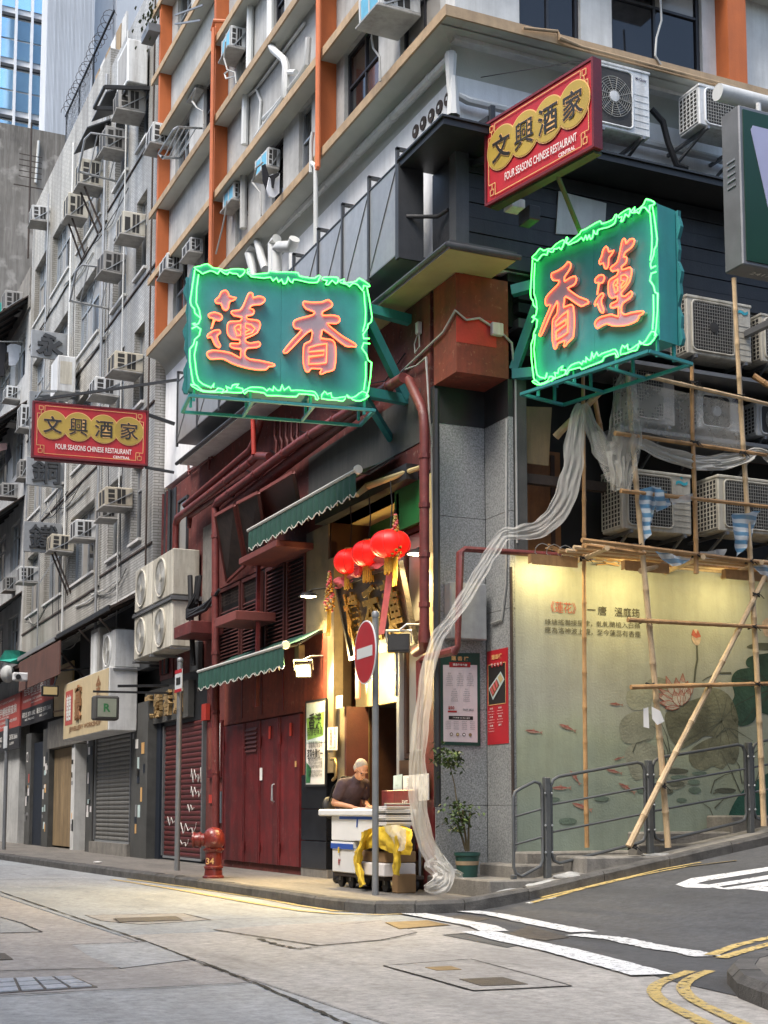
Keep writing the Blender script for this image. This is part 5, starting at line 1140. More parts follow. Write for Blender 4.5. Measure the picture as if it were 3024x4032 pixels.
def fish(x,y,L_,ang,f):
    c = f(x,y); pts = [(-1,0),(-.6,.17),(0,.2),(.45,.1),(.65,.03),(1,.22),(.88,0),(1,-.2),(.65,-.03),(.4,-.1),(.1,-.14),(-.05,-.32),(-.25,-.16),(-.6,-.13)]
    ca,sa = math.cos(ang),math.sin(ang); paint([(c[0]+(a*ca-b*sa)*L_,c[1]+(a*sa+b*ca)*L_) for a,b in pts],'mural_fish',4,'mural_fish')
    paint([(c[0]+(a*ca-b*sa)*L_,c[1]+(a*sa+b*ca)*L_) for a,b in [(-.9,-.02),(-.4,-.13),(.3,-.09),(.6,-.01),(-.2,-.03)]],'mural_red',5,'fish_back')
for x,y,L_,a,f in ((130,1460,36,.15,pr3),(350,1435,38,.4,pr3),(668,1282,28,.1,pr3),(685,475,22,-.3,pr6),(655,560,34,.25,pr6),(400,600,36,.95,pr6),(310,667,40,.0,pr6),(738,668,40,.55,pr6),(445,790,44,.35,pr6)): fish(x,y,L_,a,f)
for x,y,a,b in ((255,742,45,14),(572,738,50,16),(352,885,60,22),(1060,640,55,20),(1000,690,42,17),(1180,682,42,20),(1175,630,40,17),(1095,748,35,15),(1080,600,60,16),(840,685,42,18),(1210,572,50,13),(1060,558,80,18),(1380,685,70,18)):
    c = pr6(x,y); paint([(c[0]+a/1.659*math.cos(t_*math.pi/9),c[1]+b/1.659*math.sin(t_*math.pi/9)) for t_ in range(18)],'mural_pad' if x not in (1060,1000,1380) else 'mural_dark',2+(x%3),'lily_pad')
# poem
def wall_text(s, px0, px1, h_px, mat, off=0.0):
    a = uY(*px0,-.006); b = uY(*px1,-.006); m = MB(); hz = (uY(px0[0],px0[1]-h_px/2,-.006)-uY(px0[0],px0[1]+h_px/2,-.006)).length
    u_ = (b-a).normalized(); write(m, s, (a+b)/2, u_, UZ, w=(b-a).length, h=hz, off=off, lift=.004); m.build('mural_lettering', mat, bld)
wall_text('《蓮花》',(2168,2388),(2268,2396),44,'mural_red',.004); wall_text('——',(2312,2400),(2345,2402),4,'mural_ink',.004); wall_text('唐',(2354,2403),(2388,2406),36,'mural_ink',.004); wall_text('溫庭筠',(2420,2408),(2518,2415),36,'mural_ink',.004)
wall_text('綠塘搖灩接星津，軋軋蘭橈入白蘋',(2145,2448),(2520,2464),24,'mural_ink'); wall_text('應為洛神波上襪，至今蓮蕊有香塵',(2145,2480),(2522,2498),26,'mural_ink')
# ------------------------------------------------ outdoor condensers on the side front
def condenser(tl, br, Yf, depth, mat, label, style='wire', logo=None, cat='air conditioner', shelf=True, group=None):
    p, q = uY(*tl,Yf), uY(*br,Yf); x0,x1,z0,z1 = p.x,q.x,q.z,p.z; w_,h_ = x1-x0,z1-z0
    t = thing('condenser_unit', label, cat, ((x0+x1)/2,Yf+depth/2,z0), group)
    MB().cbox((x0,Yf,z0),(x1,Yf+depth,z1),.015).build('casing',mat,t); MB().cbox((x0-.01,Yf-.012,z1-.03),(x1+.01,Yf+depth,z1+.012),.01).build('lid',mat,t)
    if style == 'fan': gx0,gx1,gz0,gz1 = x0+.02,x0+w_*.68,z0+.06,z1-.06
    elif style == 'full': gx0,gx1,gz0,gz1 = x0+.1*w_,x0+w_*.95,z0+.06*h_,z1-.06*h_
    else: gx0,gx1,gz0,gz1 = x0+w_*.08,x0+w_*.72,z0+h_*.08,z1-h_*.07
    gw,gh = gx1-gx0,gz1-gz0; cx_,cz = (gx0+gx1)/2,(gz0+gz1)/2
    rim = []; R_ = .06
    for (sx,sz,a0) in ((1,1,0),(-1,1,90),(-1,-1,180),(1,-1,270)):
        for k in range(5): a = rad(a0+k*22.5); rim.append(V((cx_+sx*(gw/2-R_)+R_*math.cos(a),Yf-.006,cz+sz*(gh/2-R_)+R_*math.sin(a))))
    MB().prism(rim,(0,.004,0)).build('fan_opening','ac_dark',t)
    MB().tube(rim,.014,6,True).build('grille_rim',mat,t,True)
    m = MB()
    if style in ('wire','full'):
        nx,nz = max(4,int(gw/.038)),max(4,int(gh/.042))
        for k in range(1,nx): x = gx0+gw*k/nx; m.box((x-.0025,Yf-.018,gz0+.02),(x+.0025,Yf-.014,gz1-.02))
        for k in range(1,nz): z = gz0+gh*k/nz; m.box((gx0+.02,Yf-.022,z-.003),(gx1-.02,Yf-.018,z+.003))
    else:
        R_ = min(gw,gh)/2-.015
        for rr in [R_*k/9 for k in range(2,10)]: m.tube([(cx_+rr*math.cos(a),Yf-.018,cz+rr*math.sin(a)) for a in [2*math.pi*j/32 for j in range(32)]],.0035,4,True)
        for k in range(12): a = 2*math.pi*k/12+.2; m.beam((cx_+.04*math.cos(a),Yf-.02,cz+.04*math.sin(a)),(cx_+R_*math.cos(a+.15),Yf-.02,cz+R_*math.sin(a+.15)),.008,.006)
    m.build('wire_grille','grille_wire',t,kind='stuff')
    if style not in ('full',):
        for k in range(5):
            b_ = MB(); a = 2*math.pi*k/5; c0 = V((cx_,Yf-.004,cz)); R_ = min(gw,gh)/2*.85
            b_.quad(c0+V((.05*math.cos(a),0,.05*math.sin(a))),c0+V((R_*math.cos(a-.1),-.004,R_*math.sin(a-.1))),c0+V((R_*math.cos(a+.45),-.006,R_*math.sin(a+.45))),c0+V((.05*math.cos(a+.9),0,.05*math.sin(a+.9)))); b_.build('fan_blade','ac_dark' if style=='wire' else ('ac_grey' if style!='fan' else 'charcoal'),t)
        MB().lathe([(.075,-.012),(.07,-.026),(.0,-.03)],(cx_,Yf,cz),20,'Y').build('fan_hub',mat if style!='wire' else 'ac_dark',t,True)
    for k in range(6):
        if style in ('full',): break
        z = z0+h_*(.12+.1*k); MB().box((gx1+.03,Yf-.005,z),(x1-.03,Yf-.001,z+.012)).build('panel_rib',mat,t)
    # lattice on the left side
    MB().box((x0-.004,Yf+.03,z0+.05),(x0-.001,Yf+depth-.02,z1-.05)).build('side_opening','ac_dark',t)
    m = MB(); n = max(3,int(depth/.07)); nz = max(5,int(h_/.062))
    for k in range(n+1): y = Yf+.03+(depth-.05)*k/n; m.box((x0-.014,y-.006,z0+.04),(x0-.0045,y+.006,z1-.04))
    for k in range(nz+1): z = z0+.05+(h_-.1)*k/nz; m.box((x0-.012,Yf+.03,z-.006),(x0-.0046,Yf+depth-.02,z+.006))
    m.build('side_lattice',mat,t,kind='stuff')
    if shelf:
        for xx in (x0+.12,x1-.12):
            MB().beam((xx,Yf-.03,z0-.025),(xx,.5,z0-.025),.04,.04).build('bracket','galv_dark',t); MB().beam((xx,Yf+.05,z0-.03),(xx,.45,z0-.42),.03,.03).build('strut','galv_dark',t)
    if logo:
        m = MB(); c = V((gx1+(x1-gx1)*.5,Yf-.004,z1-h_*.14)); write(m,logo[0],c,UX,UZ,w=(x1-gx1)*.62,off=.02); m.build('maker_mark',logo[1],t)
        if len(logo)>2: MB().prism([c+V((logo[3]*math.cos(a),-.002,.07+logo[3]*math.sin(a))) for a in [2*math.pi*j/(3 if logo[2]=='tri' else 16)+(math.pi if logo[2]=='tri' else 0) for j in range(3 if logo[2]=='tri' else 16)]],(0,-.002,0)).build('maker_emblem',logo[1] if logo[2]=='tri' else 'red_ink',t)
    return t
M('logo_cyan',(.05,.40,.50),.5); M('logo_navy',(.03,.03,.08),.5)
condenser((2335,232),(2562,545),-.72,.34,'ac_white','white condenser with a large round fan behind the red hanging sign','fan',('McQuay','logo_navy'))
condenser((2751,330),(2985,545),-.85,.42,'ac_white','boxy white air conditioner with a pleated front high up under the ledge','full',None)
condenser((2702,1160),(2962,1432),-.30,.36,'ac_cream','big cream condenser with dark wire grille above the red wall band','wire',('~','logo_cyan'))
condenser((2995,1235),(3170,1450),-.30,.40,'ac_cream','cream condenser whose side lattice shows behind the tall bamboo pole','wire')
condenser((2487,1433),(2660,1680),-.16,.42,'ac_grey','dusty grey condenser veiled by netting under the green neon frame','wire')
condenser((2747,1537),(2925,1708),-.10,.40,'ac_white','small white condenser with radial fan guard behind the bamboo rails','radial',('GREE','logo_navy','dot',.028))
condenser((2977,1582),(3170,1740),-.10,.40,'ac_white','small white condenser half out of view behind the bamboo rails','radial')
condenser((2447,1842),(2725,2108),-.22,.46,'ac_cream','cream condenser with dense wire grille behind the blue striped plastic','wire',('~','logo_cyan','tri',.03))
condenser((2826,1870),(3120,2118),-.30,.46,'ac_cream','cream condenser with dense wire grille resting on the bamboo deck end','wire')
for z,y0 in ((uY(2700,1440,-.3).z-.05,-.36),(uY(2700,1700,-.1).z-.06,-.2)): part(MB().box((2.2,y0,z-.05),(XE,.5,z)), 'unit_shelf', 'galv_dark')
P=[uY(x,y,-.35) for x,y in [(2565,430),(2610,480),(2630,560),(2665,650),(2705,665)]]; pipe3(P,.04,'cable_black','lagged_pipe')
# ------------------------------------------------ bamboo scaffold
sc = thing('bamboo_scaffold', 'bamboo pole scaffold lashed with black ties in front of the painted lotus wall', 'scaffold', (2.2,-.9,.5))
def bam(p0, p1, r=.032, mat='bamboo', par=None, name='bamboo_pole', taper=.8, bow=.014):
    p0 = V(p0); p1 = V(p1); L_ = (p1-p0).length; n = max(2,int(L_/.42)); P = []; R = []
    sd_ = random.random()*6
    for i in range(n):
        a,b = i/n,(i+1)/n
        for t_,rr in ((a+.004,1.0),(a+.25/n,.93),(a+.75/n,.93),(b-.03/n,1.0),(b-.012/n,1.13)):
            q = p0.lerp(p1,t_); q = q+V((math.sin(sd_+t_*5)*bow,math.cos(sd_+t_*4)*bow*.4,0)); P.append(q); R.append(r*rr*(1-(1-taper)*t_))
    return MB().tube(P,R,8).build(name,mat,par or sc,True)
def bamY(a, b, Y, r=.032, mat='bamboo', **k): return bam(uY(*a,Y), uY(*b,Y), r, mat, **k)
v1 = bamY((2312,3345),(2292,1440),-.42,.030); v2 = bamY((2628,3345),(2474,1470),-.95,.040,'bamboo_pale',bow=.02)
bamY((2738,2262),(2726,1432),-1.02,.032,bow=.015); bamY((3008,3262),(2893,1095),-1.0,.038,'bamboo_pale',bow=.02)
bamY((2476,3338),(3070,2150),-1.02,.042,'bamboo_pale')
for a,b,Y,m_ in (((2545,1480),(3070,1602),-1.06,'bamboo_pale'),((2415,1705),(3070,1798),-1.03,'bamboo'),((2438,1932),(3070,2000),-1.03,'bamboo'),((2285,2126),(3070,2222),-1.06,'bamboo'),((2300,2148),(2540,2180),-.98,'bamboo'),((2472,2441),(3070,2472),-1.05,'bamboo'),((2478,2706),(3070,2690),-1.05,'bamboo'),((2530,2160),(3070,2235),-.9,'bamboo')): bamY(a,b,Y,.03,m_)
zd = 4.06
for i,(xa,xb) in enumerate(((1.55,1.75),(3.0,3.1),(3.9,4.0))): bam((xa,.02,zd-.06),(xb-.35,-1.1,zd-.06),.036,'bamboo_pale')
for k in range(9): bam((1.15+.05*(k%3),-.08-.105*k,zd-.0),(5.6,-.05-.105*k+.03*math.sin(k),zd+.02*math.sin(k*2)),.026,'bamboo' if k%2 else 'bamboo_pale')
bam(uY(2190,1722,.0),uY(2358,1545,-.5),.05,'bamboo_pale'); bam(uY(2345,1560,-.2),uY(2375,1780,-.2),.035,'bamboo')
bam(uY(2525,2248,-.8),uY(2632,2215,-.5),.035,'bamboo_pale'); bam(uY(2965,1480,-.5),uY(3060,1540,-.7),.045,'bamboo')
# lashings where poles cross
for x,y,Y in ((2480,1706,-.99),(2733,1510,-1.04),(2735,1745,-1.03),(2915,1562,-1.03),(2920,1785,-1.02),(2508,1942,-.99),(2510,2150,-1.0),(2535,2445,-1.0),(2560,2698,-1.0),(2950,2210,-1.03),(2962,2468,-1.03),(2975,2693,-1.03),(2975,2342,-1.02),(2300,2200,-.45),(2490,3335,-1.0),(2604,3095,-1.0),(2740,2185,-1.03)):
    p = uY(x,y,Y); m = MB()
    for k in range(3): m.tube([p+V((.05*math.cos(a),.05*math.sin(a),.012*math.sin(a*2+k)-.016+.016*k)) for a in [2*math.pi*j/10 for j in range(10)]],.007,5,True)
    m.tube([p+V((.04,-.04,0)),p+V((.09,-.05,-.05))],.005,4); m.build('lashing','lashing',sc,kind='stuff')
# clutter of laths and wire on the wall ledge
m = MB()
for k in range(26):
    x = .95+random.random()*1.3; y = -.05-random.random()*.3; a = random.uniform(-.3,.3); L_ = random.uniform(.2,.7); m.beam((x,y,zd+random.uniform(-.06,.1)),(x+L_*math.cos(a),y+L_*math.sin(a)*.3,zd+random.uniform(-.06,.12)),.03,.012)
tag(m.build('lath_pile','bamboo'),'loose pile of laths and offcuts on the ledge above the mural','lath pile')['kind']='stuff'
m = MB()
for k in range(8):
    x = 1.0+.14*k; m.tube([(x+.12*math.cos(a)+.02*k,-.32+.03*math.sin(a*2),zd+.02+.08*math.sin(a)) for a in [j*.6 for j in range(10)]],.005,4)
tag(m.build('wire_coils','cable_grey'),'tangled grey wire coils hanging over the ledge above the mural','wire')['kind']='stuff'
# tube lights tucked under the deck, washing the wall
for i,(x,Y,z,e) in enumerate(((1.12,-.33,3.97,4.2),(2.25,-.62,3.93,8),(3.75,-.62,3.93,5.5))):
    t = thing('tube_light', ['lit tube lamp under the ledge nearest the granite column','lit tube lamp under the bamboo deck above the poem','lit tube lamp under the bamboo deck above the lotus leaves'][i], 'lamp', (x,Y,z))
    MB().cbox((x-.3,Y-.03,z),(x+.3,Y+.03,z+.04),.006).build('housing','ac_white',t); MB().tube([(x-.28,Y,z-.014),(x+.28,Y,z-.014)],.013,8).build('tube','tube_light',t,True); MB().box((x-.32,Y-.05,z-.085),(x+.32,Y-.042,z+.04)).build('added_hood','bamboo',t); MB().box((x-.328,Y-.05,z-.07),(x-.32,Y+.03,z+.04)).build('added_hood_end','bamboo',t)  # hood and its end added to keep the tube out of view
    L = bpy.data.lights.new('tube_lamp','AREA'); L.shape = 'RECTANGLE'; L.size = .6; L.size_y = .06; L.energy = e; L.color = (1,.80,.33); lo = bpy.data.objects.new('tube_lamp',L); col.objects.link(lo); lo.location = (x,Y,z-.035)
    lo.rotation_euler = V((0,.55,-.83)).to_track_quat('-Z','Y').to_euler(); attach(lo,t)
# white paper tied to a pole
P=[uY(2533,2790,-.99),uY(2552,2785,-1.0),uY(2556,2868,-1.0),uY(2534,2862,-.99)]; tag(MB().prism(P,(0,-.003,0)).quad(uY(2566,2782,-1.03),uY(2600,2800,-1.05),uY(2616,2840,-1.05),uY(2588,2855,-1.04),uY(2568,2830,-1.03)).build('paper_tag','paper'),'torn white paper sheet tied to a bamboo upright','paper')
# ------------------------------------------------ draped netting
def drape(px, widths, mat, name, label, depth=.06, nw=9, folds=3.0, sub_=6, par=None, pts=None, side=None):
    P = pts or [uY(x,y,Y) for x,y,Y in px]
    Q = []; W_ = []
    for i in range(len(P)-1):
        p0,p1,p2,p3 = P[max(0,i-1)],P[i],P[i+1],P[min(len(P)-1,i+2)]
        for k in range(sub_):
            t_ = k/sub_; Q.append(.5*((2*p1)+(-p0+p2)*t_+(2*p0-5*p1+4*p2-p3)*t_*t_+(-p0+3*p1-3*p2+p3)*t_**3)); W_.append(widths[i]*(1-t_)+widths[i+1]*t_)
    Q.append(P[-1]); W_.append(widths[-1]); rows = []; nw = nw*2+3; seed_ = len(P)*3.7+widths[0]*10
    for i,q in enumerate(Q):
        d = (Q[min(i+1,len(Q)-1)]-Q[max(0,i-1)]).normalized(); view = (q-CAM).normalized()
        s_ = d.cross(V((RT.y*-1,RT.x,0))).normalized() if side is None else V(side)
        nn = d.cross(s_).normalized(); row = []
        for j in range(nw):
            a = j/(nw-1)-.5; ph = i*.18
            cr_ = noise.noise(V((a*7+seed_+i*.05,i*.22,0)))*1.3+noise.noise(V((a*11-i*.12,i*.3,seed_)))*.6+noise.noise(V((a*4,i*.9,seed_+4)))*.5
            row.append(q+s_*(a*W_[i]*(1+.35*noise.noise(V((i*.22,seed_,a*2)))))+nn*(depth*(math.sin(folds*2*math.pi*a+ph*.5+2*noise.noise(V((i*.12,seed_,0))))*.35+cr_*1.2)))
        rows.append(row)
    o = MB().grid(rows).build(name,mat,par,True)
    if label: tag(o,label,'netting')
    return o
drape([(2292,1592,-.5),(2275,1640,-.55),(2262,1760,-.58),(2245,1880,-.58),(2205,2000,-.55),(2130,2080,-.5),(2040,2098,-.45),(1985,2105,-.4),(1945,2160,-.4),(1900,2240,-.42),(1840,2340,-.45),(1775,2440,-.5),(1720,2520,-.55),(1690,2620,-.6),(1668,2760,-.62),(1652,2900,-.62),(1645,3050,-.62),(1650,3200,-.64),(1680,3320,-.68),(1712,3390,-.74)],
      [.10,.18,.24,.26,.26,.22,.16,.16,.17,.16,.15,.14,.15,.16,.17,.18,.20,.20,.20,.2],'net_white','net_drape','long white net swag hanging from the scaffold down to the pavement',.013,15,3.0)
drape([(1705,3375,-.72),(1735,3425,-.80),(1745,3462,-.92),(1715,3488,-1.02),(1672,3498,-1.0)],[.22,.26,.26,.20,.07],'net_white','net_tail','bunched end of the white net trailing onto the pavement',.04,9,2.5)
drape([(1715,3395,-.78),(1765,3430,-.85),(1800,3442,-.80),(1822,3448,-.74)],[.12,.11,.09,.05],'net_white','net_fold','loose fold of white net lying beside the plant pot',.03,9,2.0)
drape([(2296,1590,-.5),(2320,1650,-.55),(2355,1740,-.6),(2390,1790,-.66),(2425,1780,-.75),(2450,1745,-.86),(2470,1700,-.93)],[.10,.16,.24,.26,.26,.24,.2],'net_white','net_drape','looped white net slung between two scaffold uprights',.015,11,3.0)
drape([(2468,1480,-.98),(2462,1600,-1.0),(2458,1720,-1.0),(2450,1830,-1.0),(2445,1935,-1.0)],[.16,.34,.44,.34,.2],'net_thin','net_drape','thin net bag wrapped round the leaning bamboo upright',.07,11,1.6)
drape([(2345,1700,-.75),(2385,1800,-.85),(2425,1880,-.95),(2455,1925,-1.0)],[.1,.2,.2,.1],'net_thin','net_drape','short thin net strip tied low on the leaning upright',.03,7,2)
drape([(2485,1725,-1.03),(2580,1770,-1.03),(2700,1812,-1.03),(2820,1822,-1.03),(2930,1800,-1.03),(2990,1775,-1.03),(3060,1830,-1.03)],[.10,.16,.20,.20,.16,.10,.16],'net_dense','net_drape','sagging rolled net tied along the middle bamboo rail',.03,9,2.5)
rows=[[uY(2490+i*55,1500+i*12+j*48,-.98+.02*math.sin(i+j)) for j in range(5)] for i in range(9)]
tag(MB().grid(rows).build('net_sheet','net_thin',None,True),'sheer net panel stretched between the upper bamboo rails','netting')
def crumple(px, Yc, mat, label, amp=.05, nu=14, nv=10, nm='plastic_sheet'):
    a,b,c,d = [uY(x,y,Yc) for x,y in px]; rows=[]
    for i in range(nu):
        row=[]
        for j in range(nv):
            u_,v_=i/(nu-1),j/(nv-1); p=(a*(1-u_)+b*u_)*(1-v_)+(d*(1-u_)+c*u_)*v_; q=p*7
            row.append(p+V((noise.noise(q)*.03,noise.noise(q+V((9,3,1)))*amp+.03*math.sin(u_*9),noise.noise(q+V((2,8,5)))*.04)))
        rows.append(row)
    return tag(MB().grid(rows).build(nm,mat,None,True),label,'plastic sheet')
crumple([(2515,1925),(2600,1915),(2570,2060),(2535,2150)],-1.06,'plastic_stripe','blue and white striped plastic sheet hanging from the leaning upright')
crumple([(2570,1915),(2635,1935),(2650,1990),(2590,2010)],-1.09,'plastic_stripe','bunched striped plastic knotted on the lower bamboo rail',.07)
crumple([(2640,1965),(2740,1940),(2745,1965),(2650,1995)],-1.07,'plastic_clear','twisted clear plastic strip tied along the lower bamboo rail',.03)
crumple([(2875,2030),(2995,2010),(2960,2130),(2900,2200)],-1.05,'plastic_stripe','striped plastic sheet hanging beside the right-hand condenser',.06)
crumple([(2570,2165),(2720,2200),(2690,2225),(2640,2225)],-1.05,'plastic_stripe','striped plastic scrap sagging under the bamboo deck',.05)
crumple([(2755,2170),(2860,2165),(2850,2200),(2760,2195)],-1.04,'plastic_clear','clear plastic wad resting on the bamboo deck edge',.05)
crumple([(2960,2215),(3060,2235),(3060,2270),(2990,2265)],-1.05,'plastic_stripe','striped plastic scrap under the deck by the diagonal pole',.04)
# ------------------------------------------------ steel railing
rl = thing('pedestrian_railing','grey tubular steel railing climbing beside the painted wall','railing',(2.2,-.75,.4))
posts=[(.74,.12,1.34),(2.15,.38,1.56),(3.64,.62,1.80),(5.1,.88,2.04)]
for x,z0,z1 in posts: MB().cbox((x-.035,-.79,z0-.2),(x+.035,-.71,z1),.008).build('post','rail_grey',rl)
def panel(xa,za0,za1,xb,zb0,zb1):
    c=.1; P=[V((xa,-.75,za0+c)),V((xa,-.75,za1-c)),V((xa+.03,-.75,za1-.03)),V((xa+c,-.75,za1+.01)),V((xb-c,-.75,zb1-.01)),V((xb-.03,-.75,zb1-.03)),V((xb,-.75,zb1-c)),V((xb,-.75,zb0+c)),V((xb-.03,-.75,zb0+.03)),V((xb-c,-.75,zb0)),V((xa+c,-.75,za0)),V((xa+.03,-.75,za0+.03))]
    MB().tube(P,.019,8,True).build('panel_frame','rail_grey',rl,True)
    for f in (.36,.68): MB().tube([(xa,-.75,za0+(za1-za0)*f),(xb,-.75,zb0+(zb1-zb0)*f)],.014,6).build('rail_bar','rail_grey',rl,True)
panel(.30,.22,1.20,.68,.30,1.30); panel(.80,.36,1.34,2.09,.58,1.54); panel(2.21,.60,1.58,3.58,.82,1.78); panel(3.70,.84,1.80,5.04,1.06,2.02)
MB().cbox((.27,-.78,.0),(.33,-.72,.24),.008).build('post','rail_grey',rl)
for x,z0,z1 in posts:
    for f in (.3,.55,.85):
        for s_ in (-1,1): MB().sphere((x+s_*.045,-.795,z0+(z1-z0)*f),.014,6,4).build('bolt','alu_frame',rl)
# electrical cabinet on the granite, conduit
part(MB().cbox((.12,.42,3.05),(.62,.60,3.75),.012), 'electric_cabinet', 'galv')
P=[uY(x,y,.58) for x,y in [(1700,1760),(1708,2150),(1716,2230),(1712,2330),(1706,2400),(1722,2460),(1770,2480)]]; pipe3(P,.014,'cable_grey','conduit')
P=[uX(x,y,.69) for x,y in [(1995,1650),(1992,2300),(1975,2440),(1935,2455)]]; pipe3(P,.014,'cable_grey','conduit')
pipe3([(-.05,.66,0),(-.05,.66,.38),(-.05,.72,.48),(-.02,.95,.5)],.085,'red_pipe','standpipe',None,12); pipe3([(-.05,.66,.3),(-.05,.66,.36)],.1,'red_pipe','pipe_collar',None,12)
# ================================================================== neon signs (traced outlines in crop pixels of the photograph)
NS = 1659/800.0
def cr1(p): return (700+p[0]/NS, 980+p[1]/NS)
GL = {  # glyph outlines: lotus, fragrance
'lotus': [
 [(300,410),(330,385),(350,345),(385,335),(405,360),(415,385),(470,400),(440,420),(415,430),(405,480),(385,497),(360,480),(345,440),(310,435)],
 [(575,365),(600,370),(610,405),(650,395),(695,410),(700,435),(670,460),(600,465),(580,490),(605,500),(615,520),(600,545),(555,550),(560,575),(610,585),(650,595),(665,630),(640,690),(580,720),(545,735),(550,760),(590,775),(650,765),(665,790),(640,810),(560,815),(540,850),(545,880),(580,905),(640,915),(720,935),(780,955),(770,970),(735,970),(710,995),(620,990),(520,965),(430,930),(370,895),(310,890),(260,890),(235,860),(235,835),(280,820),(350,830),(430,850),(500,890),(505,850),(505,820),(450,810),(420,790),(430,770),(490,775),(500,760),(490,740),(440,735),(405,700),(395,650),(405,600),(440,590),(500,590),(515,560),(455,545),(430,520),(440,505),(500,500),(530,460),(555,400)],
 [(245,525),(290,510),(345,530),(355,560),(330,580),(300,570),(285,600),(270,640),(280,590),(285,560),(255,550)],
 [(240,715),(240,690),(285,660),(330,655),(340,680),(315,700),(320,740),(340,780),(330,800),(300,780),(280,740),(265,710)]],
'lotus_in': [[(455,640),(480,620),(505,620),(505,655),(480,655),(505,675),(505,705),(475,710)],[(545,612),(590,622),(622,655),(600,690),(545,705),(545,680),(580,665),(545,645)]],
'scent': [[(1020,455),(1090,465),(1170,465),(1215,450),(1250,480),(1240,510),(1190,535),(1170,550),(1175,575),(1240,575),(1300,590),(1310,625),(1280,645),(1210,640),(1260,690),(1340,755),(1435,815),(1440,840),(1405,835),(1360,830),(1270,760),(1180,690),(1165,720),(1160,760),(1230,770),(1270,800),(1280,900),(1270,1000),(1250,1025),(1200,1035),(1165,1050),(1150,1040),(1165,1010),(1130,1005),(1080,1000),(1060,1025),(1035,1020),(1015,950),(1015,860),(1025,800),(1070,780),(1085,740),(1080,690),(1010,740),(940,810),(880,865),(855,860),(865,835),(930,760),(1000,685),(950,670),(935,640),(945,605),(1010,585),(1095,565),(1100,540),(1040,515),(1015,480)]],
'scent_in': [[(1060,830),(1130,812),(1205,805),(1205,880),(1200,960),(1130,965),(1060,965),(1060,905),(1180,895),(1185,860),(1060,865)]],
}
FR_C = [[(130,130),(180,122),(235,106),(280,140),(340,152),(385,170),(440,158),(530,165),(540,190),(500,225),(480,200),(440,195),(415,182),(400,200),(370,188),(340,165),(320,192),(295,175),(255,165),(200,185),(180,170),(150,150)],
 [(560,172),(578,165),(582,182),(560,195),(590,215),(650,208),(730,205),(745,190),(800,200),(900,205),(970,215),(985,240),(1040,255),(1110,265),(1140,245),(1157,255),(1145,272),(1130,300),(1060,297),(1000,280),(940,268),(930,292),(905,275),(895,248),(880,290),(855,297),(840,262),(815,282),(800,248),(770,270),(750,240),(700,245),(640,235),(590,225)],
 [(1175,265),(1230,262),(1295,270),(1300,295),(1282,318),(1252,290),(1222,322),(1200,317),(1212,290),(1180,282)],
 [(1310,300),(1352,285),(1345,310),(1400,315),(1450,305),(1475,285),(1555,340),(1545,355),(1510,345),(1500,385),(1460,335),(1420,322),(1392,347),(1378,330),(1340,318)],
 [(540,1182),(528,1160),(560,1143),(600,1130),(690,1140),(720,1165),(740,1148),(770,1165),(777,1133),(800,1160),(830,1165),(845,1122),(862,1165),(900,1138),(917,1170),(960,1168),(1050,1180),(1110,1190),(1142,1245),(1118,1247),(1105,1215),(980,1200),(960,1222),(800,1207),(720,1202),(700,1182),(620,1167),(565,1160)],
 [(100,1090),(150,1100),(200,1143),(300,1150),(322,1128),(372,1145),(350,1165),(400,1150),(388,1118),(430,1135),(442,1108),(492,1103),(470,1125),(522,1140),(515,1172),(400,1163),(300,1160),(200,1150),(130,1115)],
 [(1165,1245),(1190,1188),(1212,1212),(1242,1203),(1250,1240),(1300,1245),(1362,1238),(1340,1272),(1290,1262)],
 [(1370,1222),(1385,1247),(1440,1240),(1500,1200),(1547,1240),(1480,1277),(1420,1262)]]
FR_O = [[(135,150),(120,250),(98,400),(105,440),(130,470),(135,505),(182,550),(165,592),(130,606),(118,595),(140,588)],[(165,190),(150,300),(145,420),(170,480),(181,545)],
 [(110,632),(150,614),(181,640),(170,690),(135,720),(125,760),(94,800),(94,900),(108,1000),(120,1070),(140,1100)],[(152,740),(130,850),(148,1000),(165,1060),(200,1090),(268,1122),(292,1090),(285,1120)],
 [(1535,360),(1552,440),(1577,600),(1570,640),(1545,660),(1540,690),(1503,740),(1510,772),(1557,775)],[(1510,390),(1525,560),(1520,650),(1502,715)],
 [(1560,817),(1510,808),(1494,850),(1530,900),(1545,950),(1572,970),(1565,1080),(1545,1200),(1527,1240)],[(1526,960),(1526,1080),(1510,1190)]]
angL = rad(-8.6); uL = V((math.cos(angL),math.sin(angL),0)); nL = V((uL.y,-uL.x,0))     # normal towards the camera
oL = V((-.62,1.16,6.85))
def loc_of(px):
    p = uP(*px,oL,nL); d = p-oL; return (d.dot(uL), d.z)
cs = [loc_of(cr1(p)) for p in ((120,120),(1560,340),(1540,1265),(100,1090))]
